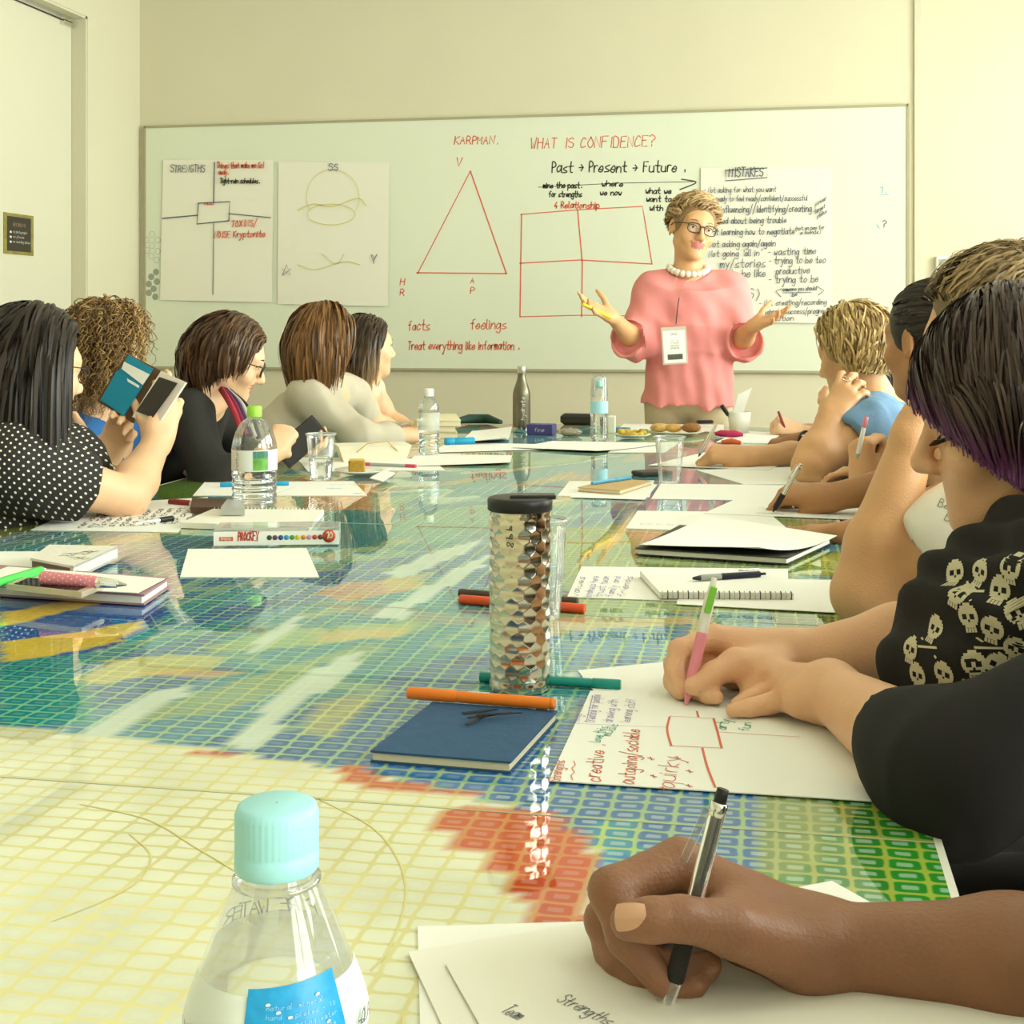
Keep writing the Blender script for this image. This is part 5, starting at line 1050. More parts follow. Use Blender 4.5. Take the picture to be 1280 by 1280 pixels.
def arm_sdf(s, sh, el, wr, g=1.0):
    sh, el, wr = (np.asarray(q, float) for q in (sh, el, wr)); m = sh + (el - sh) * .45
    s.cap(sh, m, .052 * g, .045 * g, .03); s.cap(m, el, .045 * g, .038 * g, .02); f = el + (wr - el) * .3; s.cap(el, f, .039 * g, .040 * g, .02); s.cap(f, wr, .040 * g, .0255 * g, .02)
# ---- hair
def hair(h, parent, mats, n=900, length=.25, rad=.0022, part=.0, back=.35, grav=.35, curl=0., cfreq=60., off=.007, spread=.008, cap_extra=(), face_cut=.5, seed=1, tuck=0., lift=0., fringe=False, name='hair', steps=13, jitter=.12, tie=None, low=-.15, capoff=.005, tubes=False, sweep=0.0, cut=None, up=.25, capcut=True, stick=0.):
    rg = np.random.default_rng(seed); k = h.k; rr = V(.074, .096, .088)
    d = rg.normal(size=(n * 6, 3)); d /= np.linalg.norm(d, axis=1)[:, None]
    ok = (d[:, 2] > low - .45 * np.clip(-d[:, 1], 0, 1)) & ~((d[:, 1] > face_cut) & (d[:, 2] < (.46 if fringe is False else .42))) & ~((d[:, 1] > .12) & (d[:, 2] < .05)); d = d[ok][:n]; n = len(d)
    c0 = V(0, -.012, .028); P = c0 + d * rr; G = h.R.T @ V(0, 0, -1)
    sgn = np.sign(d[:, 0] - part + rg.normal(size=n) * .03); sgn[sgn == 0] = 1
    fr = np.clip(d[:, 1] * 2 + .6, 0, 1)
    dr = np.stack([fr * sgn * .8 + (1 - fr) * d[:, 0] * .5 + sweep, np.full(n, -back), np.full(n, up) - .5 * (1 - fr)], 1) + rg.normal(size=(n, 3)) * jitter
    if fringe is not False:
        fm = (d[:, 1] > .2) & (d[:, 2] > .25); dr[fm] = np.stack([np.full(fm.sum(), fringe[0]), np.full(fm.sum(), fringe[1]), np.full(fm.sum(), fringe[2])], 1) + rg.normal(size=(fm.sum(), 3)) * jitter
    L = length * (1 + rg.normal(size=n) * .08) if np.isscalar(length) else length(d, rg)
    layer = off + spread * rg.random(n); path = [P.copy()]; ds = (L / steps)[:, None]; gv = np.tile(G, (n, 1)); pos = P.copy(); alive = np.ones(n, bool); act = np.full(n, steps)
    wph = rg.random(n) * 1.2
    for i in range(steps):
        g = grav * min(1., .25 + i / steps * 1.6)
        dr = dr * (1 - g) + gv * g + lift * d * max(0, 1 - i / 3)
        if tie is not None: dr = dr * .6 + (np.asarray(tie) - pos) * 8
        if tuck: dr = dr + (-np.stack([pos[:, 0], pos[:, 1] + .01, np.zeros(n)], 1)) * tuck * (i / steps) ** 2 * 14
        dr /= np.linalg.norm(dr, axis=1)[:, None] + 1e-9; new = pos + dr * ds
        q = new - c0; R_ = rr[None] + layer[:, None]; lev = np.sqrt(((q / R_) ** 2).sum(1)); ins = lev < 1; new[ins] = c0 + q[ins] / lev[ins][:, None]
        if stick: ou = ~ins; new[ou] = c0 + q[ou] * ((1 + (lev[ou] - 1) * (1 - stick)) / lev[ou])[:, None]
        jr = np.hypot(new[:, 0] / (.068 + layer), new[:, 1] / ((.072 if cut is None else .088) + layer)); pu = (new[:, 2] < 0) & (jr < 1) & (new[:, 2] > -.12); new[pu, 0] /= jr[pu]; new[pu, 1] /= jr[pu]
        if cut is None:
            fa = (new[:, 1] > .045) & (new[:, 2] < .045) & (np.abs(new[:, 0]) < .072); new[fa, 0] = np.sign(new[fa, 0] + 1e-4) * .075; new[fa, 1] = np.minimum(new[fa, 1], .05)
        else:
            dead = alive & cut(new, rg); act[dead] = i + 1; new[~alive] = pos[~alive]; alive &= ~dead
        pos = new; path.append(pos.copy())
    A = np.stack(path, 1); tt = np.minimum(1, np.arange(steps + 1)[None] / act[:, None])
    if curl:
        t = np.linspace(0, 1, steps + 1)[None]; ph = rg.random((n, 1)) * 6.28; fr_ = cfreq * (.8 + .4 * rg.random((n, 1))); am = curl * np.minimum(1, t * 4) * (.6 + .8 * rg.random((n, 1))); s_ = L[:, None] * t
        A = A + np.stack([am * np.cos(fr_ * s_ + ph), am * np.sin(fr_ * s_ + ph), am * .6 * np.cos(fr_ * s_ * 1.3 + ph * 2)], -1)
    outw = A - (c0 + V(0, 0, -.02)); outw[..., 2] *= .35
    Wp = h.o + k * (A @ h.R.T); ow = outw @ h.R.T
    tg = np.gradient(Wp, axis=1); tg /= np.linalg.norm(tg, axis=2)[..., None] + 1e-9; a = np.cross(tg, ow); a /= np.linalg.norm(a, axis=2)[..., None] + 1e-9; b = np.cross(tg, a)
    tp = np.linspace(0, 1, steps + 1); w_ = rad * k * (1 - .7 * tp ** 3)[None, :, None] * (.6 + .8 * rg.random((n, 1, 1)))
    if tubes: sides = 3; vs_ = [Wp + w_ * (a * math.cos(2 * math.pi * q / 3) + b * math.sin(2 * math.pi * q / 3)) for q in range(3)]
    else:
        sides = 2; tw = (rg.normal(size=(n, 1, 1)) * .35); aa = a * np.cos(tw) + b * np.sin(tw); vs_ = [Wp - w_ * aa, Wp + w_ * aa]
    Vv = np.stack(vs_, 2).reshape(-1, 3); base = (np.arange(n)[:, None, None] * (steps + 1) + np.arange(steps)[None, :, None]) * sides
    q0 = np.arange(3 if tubes else 1)[None, None]; q1 = (q0 + 1) % sides
    Q = np.stack([base + q0, base + q1, base + sides + q1, base + sides + q0], -1).reshape(-1, 4)
    rnd = np.repeat(rg.random(n), (steps + 1) * sides); tt = np.repeat(tt.reshape(-1), sides)
    s = Sdf(); s.ell(h(0, -.012, .028), (rr + capoff) * k, h.R, .01)
    for e in cap_extra: s.ell(h(*e[0]), np.array(e[1]) * k, h.R, .02)
    if capcut:
        s.ell(h(0, .132, -.016), V(.122, .104, .100) * k, h.R, .008, op=-1); s.ell(h(0, .060, -.11), V(.092, .085, .092) * k, h.R, .008, op=-1)
    cv, cq, _ = s.mesh(.007)
    Vall = np.vstack([cv, Vv]); Qall = np.vstack([cq, Q + len(cv)])
    at = {'rnd': np.concatenate([np.full(len(cv), .2), rnd]), 'tip': np.concatenate([np.zeros(len(cv)) + .1, tt])}
    return np_mesh(name, Vall, Qall, mats, parent, None, at)
def hair_mat(name, dark, light, tip=None, tipstart=.55, rough=.42):
    if name in MATS: return MATS[name]
    m = bpy.data.materials.new(name); m.use_nodes = True; nt = m.node_tree; N = nt.nodes; b = N['Principled BSDF']; b.inputs['Roughness'].default_value = rough; b.inputs['Specular IOR Level'].default_value = .35
    at = N.new('ShaderNodeAttribute'); at.attribute_name = 'rnd'; mx = N.new('ShaderNodeMix'); mx.data_type = 'RGBA'; mx.inputs[6].default_value = srgb(dark); mx.inputs[7].default_value = srgb(light); nt.links.new(at.outputs['Fac'], mx.inputs[0]); out = mx.outputs[2]
    if tip:
        a2 = N.new('ShaderNodeAttribute'); a2.attribute_name = 'tip'; mr = N.new('ShaderNodeMapRange'); mr.inputs[1].default_value = tipstart; mr.inputs[2].default_value = 1.0; nt.links.new(a2.outputs['Fac'], mr.inputs[0])
        m2 = N.new('ShaderNodeMix'); m2.data_type = 'RGBA'; nt.links.new(mr.outputs[0], m2.inputs[0]); nt.links.new(out, m2.inputs[6]); m2.inputs[7].default_value = srgb(tip); out = m2.outputs[2]
    nt.links.new(out, b.inputs['Base Color']); MATS[name] = m; return m
# ---- clothing
def folds(amp, seed=0, f=.75):
    r = np.random.default_rng(seed); W_ = r.normal(size=(5, 3)) * V(45, 45, 22) * f; ph = r.random(5) * 6.28
    def fn(P):
        o = 0
        for w, p_ in zip(W_, ph): o = o + np.sin(P @ w.astype(np.float32) + np.float32(p_))
        return o * np.float32(amp / 2.2)
    return fn
def cloth_mat(name, col, rough=.85, var=.08, bump=.25, bscale=700): return mat(name, col, rough, var=var, scale=30, bump=bump, bscale=bscale)
def dots_mat(name, base, dot, size, r, stretch=1.0):
    """printed spots: a lattice of dots in object space"""
    if name in MATS: return MATS[name]
    m = mat(name, base, .8); nt = m.node_tree; N = nt.nodes; L = nt.links.new; b = N['Principled BSDF']
    def mth(op, a, c=None):
        n_ = N.new('ShaderNodeMath'); n_.operation = op
        for i_, q in enumerate((a, c)):
            if q is None: continue
            if isinstance(q, (int, float)): n_.inputs[i_].default_value = q
            else: L(q, n_.inputs[i_])
        return n_.outputs[0]
    tc = N.new('ShaderNodeTexCoord'); sx = N.new('ShaderNodeSeparateXYZ'); L(tc.outputs['Object'], sx.inputs[0])
    u = mth('DIVIDE', mth('ADD', sx.outputs[0], mth('MULTIPLY', sx.outputs[1], .35)), size); v = mth('DIVIDE', mth('ADD', sx.outputs[2], mth('MULTIPLY', sx.outputs[1], .25)), size)
    a1 = mth('ADD', u, v); b1 = mth('SUBTRACT', u, v)
    fu = mth('SUBTRACT', mth('FRACT', a1), .5); fv = mth('SUBTRACT', mth('FRACT', b1), .5)
    dd = mth('SQRT', mth('ADD', mth('MULTIPLY', fu, fu), mth('MULTIPLY', fv, fv))); lt = N.new('ShaderNodeMath'); lt.operation = 'LESS_THAN'; lt.inputs[1].default_value = r; L(dd, lt.inputs[0])
    mx = N.new('ShaderNodeMix'); mx.data_type = 'RGBA'; mx.inputs[6].default_value = srgb(base); mx.inputs[7].default_value = srgb(dot); L(lt.outputs[0], mx.inputs[0]); L(mx.outputs[2], b.inputs['Base Color']); return m
def torso_sdf(s, shA, shB, pel, nb, g=1.0, tg=0, depth=1.0, bust=.0, fwd=None):
    shA, shB, pel, nb = (np.asarray(q, float) for q in (shA, shB, pel, nb)); mid = (shA + shB) / 2; side = unit(shB - shA); ax = unit(mid - pel); R = frame(z=ax, x=side); ln = np.linalg.norm(mid - pel); hw = np.linalg.norm(shB - shA) / 2
    s.ell(pel + (mid - pel) * .70, V(max(hw * .92, .14) * g, .112 * g * depth, ln * .36), R, .05); s.ell(pel + (mid - pel) * .36, V(.148 * g, .112 * g * depth, ln * .36), R, .05); s.ell(pel, V(.172 * g, .128 * g * depth, .13), R, .05)
    s.cap(shA, shB, .052 * g, .052 * g, .05)
    for q in (shA, shB): s.cap(q, nb, .05 * g, .045 * g, .05)
    if bust and fwd is not None:
        for q in (-1, 1): s.ell(pel + (mid - pel) * .62 + side * q * .075 + np.asarray(fwd) * .085 * g, .068 * g + bust, None, .05)
    return R
def sleeve(s, sh, el, wr, to, r0, r1, k=.03, tg=0):
    """sleeve from the shoulder to fraction `to` (1 = elbow, 2 = wrist); flat open cuff"""
    sh, el, wr = (np.asarray(q, float) for q in (sh, el, wr))
    if to <= 1: e = sh + (el - sh) * to; s.cap(sh, sh + (e - sh) * .6, r0, r0 + (r1 - r0) * .6, k); s.cone(sh + (e - sh) * .2, e, r0 + (r1 - r0) * .2, r1, k); s.cone(e - (e - sh) * .10, e + unit(e - sh) * .02, r1 - .012, r1 - .011, .004, op=-1)
    else:
        e = el + (wr - el) * (to - 1); s.cap(sh, el, r0, (r0 + r1) / 2, k); s.cap(el, el + (e - el) * .4, (r0 + r1) / 2, (r0 + r1) / 2 * .98, k); s.cone(el, e, (r0 + r1) / 2, r1, .02); s.cone(e - unit(e - el) * .015, e + unit(e - el) * .02, r1 - .010, r1 - .009, .004, op=-1)
M_TROUSER = {n: cloth_mat('trousers_' + n, c) for n, c in (('navy', '2c3342'), ('grey', '55534e'), ('black', '232220'), ('beige', 'cdbf9c'))}
def legs_seated(parent, pel, fx, m):
    """trousers and shoes of someone on a chair; fx is +1 or -1: the way the knees point along x"""
    s = Sdf(); sh = Sdf()
    s.ell(pel + V(fx * .02, 0, -.01), (.15, .18, .11), None, .05)
    for q in (-1, 1):
        hip = pel + V(fx * .06, q * .09, -.02); kn = V(pel[0] + fx * .42, pel[1] + q * .10, .515); an = V(pel[0] + fx * .38, pel[1] + q * .10, .10)
        s.cap(hip, kn, .082, .062, .04); s.cap(kn, an, .060, .045, .02); sh = Sdf(); sh.cap(an + V(-fx * .03, 0, -.055), an + V(fx * .13, 0, -.065), .036, .03, .01); sh.build('shoe', mat('shoe_leather', '2a2622', .4), parent, .009)
    s.build('trousers', m, parent, .015)
# ---- chairs
M_SHELL = mat('chair_shell', 'cfcab8', .5); CH0 = None
def chair(x, y, fx, label):
    global CH0
    if CH0 is None:
        o = thing('chair', (0, 0, 0), label, 'chair', 'meeting chairs around the table')
        s = Sdf(); s.box(V(0, 0, .435), (.21, .22, .014), .013); s.disp = lambda P: (P[..., 0] ** 2 + P[..., 1] ** 2) * 0; s.build('seat', M_SHELL, o, .013)
        s = Sdf(); s.box(V(-.235, 0, .68), (.012, .20, .14), .012, frame(z=V(-.18, 0, 1), y=V(0, 1, 0))); s.build('backrest', M_SHELL, o, .012)
        for q in (-1, 1):
            MB().tube([(-.16, q * .17, .425), (-.20, q * .18, .43), (-.222, q * .17, .56)], .011, 8).build('back_support', M_CHROME, o)
            for r in (-1, 1): MB().tube([(r * .16, q * .17, .43), (r * .20, q * .21, .0)], .012, 8).build('leg', M_CHROME, o)
        CH0 = o; c = o
    else: c = copy_tree(CH0)
    c.location = (x, y, 0); c.rotation_euler = (0, 0, 0 if fx > 0 else math.pi); c['label'] = label; return c
def W3(X, Y, Z): return V(X, Y, Z)
# ================================================================ people: the presenter
def neck(s, hf, nb, r0=.047, r1=.056): s.cap(hf(0, -.022, -.055), nb, r0 * hf.k, r1, .03)
def chest(s, shA, shB, pel, nb, g=.88, **k):
    """upper chest and spine under the clothes, joined to neck and arms"""
    shA, shB, nb = (np.asarray(q, float) for q in (shA, shB, nb)); mid = (shA + shB) / 2
    s.cap(shA, shB, .042, .042, .03); s.cap(shA, nb, .036, .042, .04); s.cap(shB, nb, .036, .042, .04); s.ell(mid + (np.asarray(pel) - mid) * .14, V(.11, .088, .085), frame(z=unit(mid - pel), x=unit(shB - shA)), .04); s.cap(mid, pel, .06, .06, .03)
def wear(parent, name, m, shA, shB, pel, nb, g=1.0, sleeves=(), h=.007, neckcut=.075, cutoff=None, fold=.003, seed=0, extra=None, depth=1.0, bust=0, fwd=None, trim=True):
    s = Sdf(); torso_sdf(s, shA, shB, pel, nb, g, depth=depth, bust=bust, fwd=fwd)
    for sl in sleeves: sleeve(s, *sl)
    if extra: extra(s)
    c = np.asarray(nb, float) + unit(np.asarray(nb) - (np.asarray(shA) + shB) / 2 + V(0, 0, .01)) * .035 if cutoff is None else np.asarray(cutoff)
    s.ell(c, neckcut, None, .008, op=-1); s.disp = folds(fold, seed)
    return s.build(name, m, parent, h)
def glasses(h, parent, m, w=.0013, lens=True):
    fr = None
    for q in (-1, 1):
        P = [h(q * (.031 + .0235 * math.copysign(abs(math.cos(t)) ** .7, math.cos(t))), .1005 - .006 * abs(math.cos(t)) * (1 if math.cos(t) > 0 else 0) , -.003 + .0175 * math.copysign(abs(math.sin(t)) ** .75, math.sin(t))) for t in np.linspace(0, 2 * math.pi, 30)]
        o = MB().tube(P, w * 1.2, 6, caps=False).build('spectacle_rim', m, parent)
        if lens: MB().add(P[:-1], [tuple(range(29))]).build('lens', clear_mat('spectacle_lens', (.97, .98, .96), .12), o)
        MB().tube([h(q * .054, .096, .008), h(q * .073, .07, .008), h(q * .080, .0, .006), h(q * .079, -.03, -.012)], w, 6).build('temple_arm', m, parent)
    MB().tube([h(-.008, .101, .004), h(0, .104, .007), h(.008, .101, .004)], w * 1.2, 6).build('bridge', m, parent)
DP = 5.28
hf = face_frame(J(866, 287, DP), 0, 0); F_ = -FWD * .95 + RGT * .22 - UPV * .06; hf = Frame(J(866, 286, DP), F_, UPV * .97 + RGT * .20, 1.06)
nb = J(860, 345, DP + .02); shA = J(818, 364, DP + .03); shB = J(911, 364, DP + .03); pel = V(nb[0], nb[1] + .02, .93)
elA, wrA = J(796, 428, DP - .02), J(765, 396, DP - .20); elB, wrB = J(925, 428, DP - .02), J(942, 407, DP - .19)
s = Sdf(); head_sdf(s, hf); neck(s, hf, nb); chest(s, shA, shB, pel, nb, .86); arm_sdf(s, shA, elA, wrA, .95); arm_sdf(s, shB, elB, wrB, .95)
hand_sdf(s, wrA, J(744, 386, DP - .24) - wrA, J(750, 402, DP - .2) - J(752, 384, DP - .25), J(750, 380, DP - .1) - wrA, 'open', .92)
hand_sdf(s, wrB, J(962, 400, DP - .24) - wrB, J(958, 415, DP - .2) - J(957, 395, DP - .25), J(950, 385, DP - .15) - wrB, 'open', .92)
for q in (-1, 1): kn = V(nb[0] + q * .09, nb[1], .50); s.cap(V(nb[0] + q * .085, nb[1] + .02, .88), kn, .075, .055, .03); s.cap(kn, V(nb[0] + q * .09, nb[1] + .02, .08), .055, .04, .02)
pr = tag(s.build('person', [SK_WARM, M_LIP], None, .0054, True), 'standing presenter in a loose pink tunic with both palms turned up', 'person')
eyes(hf, pr, True, mat('brow_sand', '8a6a48', .7)); glasses(hf, pr, mat('tortoise_dark', '2c2018', .3), .0018)
hair(hf, pr, hair_mat('hair_sandy', '7a5c3a', 'cfae7c'), n=3000, length=lambda d, r: .055 + .035 * np.clip(d[:, 2], 0, 1) + .008 * r.normal(size=len(d)), rad=.0024, part=-.3, back=.45, grav=.05, off=.006, spread=.022, curl=.004, cfreq=55, seed=3, jitter=.14, steps=9, capoff=.005, low=.0, up=.35, fringe=(.8, -.2, .45), stick=.82)
# tunic
s = Sdf(); ax = RGT; top_ = (shA + shB) / 2; hem = V(nb[0], nb[1] + .0, .805)
s.cap(shA + V(0, 0, -.005), shB + V(0, 0, -.005), .058, .058, .05); s.cap(shA, nb, .052, .05, .05); s.cap(shB, nb, .052, .05, .05)
s.cone(top_ + V(0, 0, .0), top_ - V(0, 0, .22), .125, .128, .06, asp=1.32, ax=ax); s.cone(top_ - V(0, 0, .15), hem, .125, .142, .05, asp=1.32, ax=ax)
for sh_, el_, wr_ in ((shA, elA, wrA), (shB, elB, wrB)):
    s.cap(sh_, el_ + V(0, 0, .02), .074, .070, .05); e_ = el_ + (wr_ - el_) * .42 + V(0, 0, -.012); s.cap(el_, el_ + (e_ - el_) * .5, .070, .066, .03); s.cone(el_ + V(0, 0, -.005), e_ + V(0, 0, -.015), .070, .074, .02); s.cone(e_ - unit(e_ - el_) * .03, e_ + unit(e_ - el_) * .03 - V(0, 0, .015), .066, .069, .004, op=-1)
s.ell(nb + V(0, 0, .045) - FWD * .03, (.088, .088, .065), None, .01, op=-1)
lat_ = RGT.astype(np.float32)
def tunic_folds(P):
    u = (P - top_.astype(np.float32)) @ lat_; z = np.clip((top_[2] - P[..., 2]) / .4, 0, 1.2)
    return .005 * np.sin(u * 34 + 1 + z * 1.8) * z * z + .003 * np.sin(u * 71 + 2) * z * z + .0028 * np.sin(u * 105 + P[..., 2] * 16) * z + .0016 * np.sin(P[..., 2] * 50 + u * 60)
s.disp = tunic_folds; s.build('tunic', cloth_mat('pink_linen', 'e58f8b', .85, .05, .2, 500), pr, .006)
s = Sdf(); s.ell(V(nb[0], nb[1] + .01, .86), (.150, .105, .12), None, .04)
for q in (-1, 1): kn = V(nb[0] + q * .09, nb[1], .50); s.cap(V(nb[0] + q * .085, nb[1] + .01, .84), kn, .088, .075, .02); s.cone(kn + V(0, 0, .06), V(nb[0] + q * .09, nb[1] + .02, .07), .075, .065, .02)
s.disp = folds(.003, 4); s.build('trousers', M_TROUSER['beige'], pr, .01)
for q in (-1, 1): s = Sdf(); s.cap(V(nb[0] + q * .09, nb[1] + .03, .04), V(nb[0] + q * .1, nb[1] - .13, .035), .042, .034, .01); s.build('shoe', mat('shoe_leather', '2a2622', .4), pr, .009)
nk = None; M_PEARL = mat('pearl', 'ece6d2', .18, coat=.5)
for i in range(22):
    t = i / 22 * 2 * math.pi; c = nb + V(0, 0, .022) + RGT * .074 * math.cos(t) + (-FWD) * (.070 * math.sin(t) + .012) - UPV * (.030 * max(0, math.sin(t)) - .012)
    MB().lathe(c, [(.0135 * math.sin(u), .0135 * math.cos(u)) for u in np.linspace(.05, math.pi - .05, 9)], 12).build('necklace_pearl', M_PEARL, pr)
fr_ = -FWD
bd = J(843, 432, DP - .20); Rb = frame(x=RGT, z=UPV * .995 - RGT * .06)
bg_ = MB().box(bd, (.047, .0015, .070), Rb, bev=.001).build('name_badge', mat('badge_sleeve', 'c9bfae', .3), pr)
MB().box(bd + fr_ * .002 + Rb @ V(0, 0, -.004), (.041, .0006, .060), Rb).build('card', M_PAPER, bg_)
mw = MB(); xb, zb = Rb[:, 0], Rb[:, 2]
write(mw, 'OOO', bd + fr_ * .0034 - xb * .012 + zb * .038, xb, zb, .006, .0012, fit=.026)
for i, tx in enumerate(('JANE', 'LEADER', 'team coach', 'workshop day')): write(mw, tx, bd + fr_ * .0034 - xb * .016 + zb * (.016 - i * .009), xb, zb, .0036, .0007, fit=.034)
mw.build('print', MK['grey'], bg_); MB().box(bd + fr_ * .0032 - zb * .042, (.028, .0004, .010), Rb).build('picture', mat('badge_photo', '55584e', .6, var=.6, scale=80), bg_)
MB().tube([J(845, 405, DP - .195), J(847, 385, DP - .19), J(849, 372, DP - .185)], .0022, 6).build('badge_reel', M_BLACK, pr)
MB().tube([nb + RGT * -.05 + fr_ * .06 + V(0, 0, .0), J(843, 355, DP - .14), J(849, 371, DP - .185), J(858, 352, DP - .14), nb + RGT * .03 + fr_ * .065], .0012, 6).build('lanyard', mat('lanyard_cord', 'b9a08c', .6), pr)
pen('marker_pen', 'yellow marker held in the raised hand of the presenter', J(728, 380, DP - .30), J(763, 397, DP - .235), [('cap', 0, .35, .0075, .0075, 'yellow'), ('barrel', .35, 1, .0078, .0078, 'yellow')], 'marker')
# ================================================================ left side of the table
# --- woman in the dotted blouse with the phone
hf = face_frame(J(42, 458, 2.74), -42, 10, sc=.98); nb = J(30, 548, 2.70); shA = J(8, 580, 2.57); shB = J(88, 575, 2.90); pel = W3(-1.78, 2.42, .56)
elA, wrA = J(158, 622, 2.80), J(197, 552, 2.98); elB, wrB = J(112, 622, 3.06), J(131, 573, 3.08)
s = Sdf(); head_sdf(s, hf); neck(s, hf, nb); chest(s, shA, shB, pel, nb); arm_sdf(s, shA, elA, wrA, 1.12); arm_sdf(s, shB, elB, wrB, 1.05)
hand_sdf(s, wrA, J(207, 513, 3.0) - wrA, J(225, 520, 2.90) - J(205, 520, 3.0), J(185, 520, 2.98) - J(205, 520, 3.0), [(12, 34, 16, 10), (8, 38, 16, 0), (24, 50, 25, -6), (34, 60, 25, -12)], .98, thumb=[(.6, .5, -.5), (.8, .4, -.4), (.9, .2, -.3)])
hand_sdf(s, wrB, J(152, 535, 3.06) - wrB, J(150, 545, 3.16) - J(148, 545, 3.06), J(115, 520, 3.05) - J(140, 540, 3.06), 'hold', .95, thumb=[(.35, .92, .0), (.45, .88, .1), (.6, .8, .1)])
p1 = tag(s.build('person', [SK_FAIR, M_LIP], None, .005, True), 'woman in a black blouse with white dots holding up a phone', 'person')
glasses(hf, p1, M_BLACK)
hair(hf, p1, hair_mat('hair_black', '16120f', '33281f'), n=2400, length=lambda d, r: .265 + .03 * r.normal(size=len(d)) + .05 * (d[:, 1] > .1), rad=.0034, part=.0, back=.75, grav=.36, off=.007, spread=.012, seed=5, steps=16, cap_extra=[((0, -.048, -.05), (.074, .055, .12)), ((0, -.05, -.10), (.072, .042, .09))], jitter=.05, low=-.5)
M_DOT = dots_mat('dotted_chiffon', '24211d', 'e9e3d0', .0165, .18)
wear(p1, 'blouse', M_DOT, shA, shB, pel, nb, 1.06, [(shA, elA, wrA, .58, .075, .070), (shB, elB, wrB, .58, .07, .066)], .006, .07, fold=.004, seed=2); legs_seated(p1, pel, 1, M_TROUSER['black'])
c_ = wrB + (elB - wrB) * .1; ring_on_axis(c_, elB - wrB, .031, .0028, 'bracelet', mat('brass', '8a7a4a', .35, metal=.8), p1)
# phone in a flip wallet
ph = thing('smartphone', J(178, 490, 3.0), 'white smartphone in an open teal wallet case held up', 'phone')
def quad_slab(px, D, th, name, m, parent, off=0.0):
    P = [J(x, y, d - off) for (x, y), d in zip(px, D)]; n_ = unit(np.cross(P[1] - P[0], P[2] - P[1])); n_ = n_ if np.dot(n_, FWD) > 0 else -n_
    Q = [q + n_ * th for q in P]; g = MB(); g.add(P + Q, [(3, 2, 1, 0), (4, 5, 6, 7), (0, 1, 5, 4), (1, 2, 6, 5), (2, 3, 7, 6), (3, 0, 4, 7)]); return g.build(name, m, parent)
M_TEAL = mat('teal_leather', '1489a8', .5, var=.08); M_BRL = mat('brown_leather_case', '6b5038', .6, var=.1)
DD = [3.02, 3.0, 3.0, 3.02]
quad_slab([(159, 442), (202, 464), (166, 529), (121, 501)], [3.03, 3.0, 3.0, 3.03], .006, 'case_back', M_BRL, ph); quad_slab([(161, 444), (191, 461), (154, 520), (125, 500)], DD, .003, 'case_flap', M_TEAL, ph, .004)
quad_slab([(155, 452), (187, 468), (178, 481), (152, 461)], DD, .001, 'card_upper', M_PAPER, ph, .0065); quad_slab([(149, 467), (174, 482), (173, 485), (148, 470)], DD, .001, 'card_lower', M_PAPER, ph, .0065); 
quad_slab([(146, 463), (177, 482), (153, 519), (126, 499)], DD, .0012, 'card_pocket', M_TEAL, ph, .0055)
quad_slab([(201, 464), (232, 478), (196, 533), (165, 521)], [3.0, 2.98, 2.98, 3.0], .008, 'handset', mat('white_phone', 'e6ddd0', .3), ph, .010); quad_slab([(199, 471), (222, 479), (191, 522), (170, 514)], [3.0, 2.98, 2.98, 3.0], .0005, 'screen', mat('phone_screen2', '4a4640', .1), ph, .0112)
# --- curly-haired woman behind her
hf = face_frame(J(131, 432, 3.42), -25, 0, sc=.92); nb = J(128, 520, 3.42); shA = J(98, 545, 3.36); shB = J(170, 545, 3.52); pel = W3(-1.86, 2.98, .56)
el_, wr_ = J(112, 600, 3.30), J(140, 625, 3.2); el2, wr2 = J(182, 612, 3.62), J(210, 600, 3.62); wr2[2] = .775
s = Sdf(); head_sdf(s, hf); neck(s, hf, nb); chest(s, shA, shB, pel, nb); arm_sdf(s, shA, el_, wr_); arm_sdf(s, shB, el2, wr2); hand_sdf(s, wr_, V(1, .1, -.1), UPV, V(0, 1, 0), 'relaxed', .9); hand_sdf(s, wr2, V(1, .2, 0), UPV, V(0, -1, 0), 'relaxed', .9)
p2 = tag(s.build('person', [SK_FAIR, M_LIP], None, .006, True), 'woman with a mop of light brown curls and a blue top', 'person')
hair(hf, p2, hair_mat('hair_curly', '5a4228', 'b8945c', rough=.5), n=950, length=lambda d, r: .17 + .03 * r.normal(size=len(d)) - .09 * np.clip(d[:, 2], 0, 1), rad=.0017, part=.0, back=.3, grav=.22, off=.007, spread=.010, curl=.0065, cfreq=190, seed=8, steps=22, lift=.06, jitter=.25, cap_extra=[((0, -.03, -.05), (.078, .058, .10))], capoff=.008, low=-.5, tubes=True)
wear(p2, 'top', cloth_mat('blue_jersey', '2f6aa8'), shA, shB, pel, nb, 1.0, [(shA, el_, wr_, .5, .062, .06), (shB, el2, wr2, .5, .062, .06)], .008, .08, seed=4); legs_seated(p2, pel, 1, M_TROUSER['navy'])
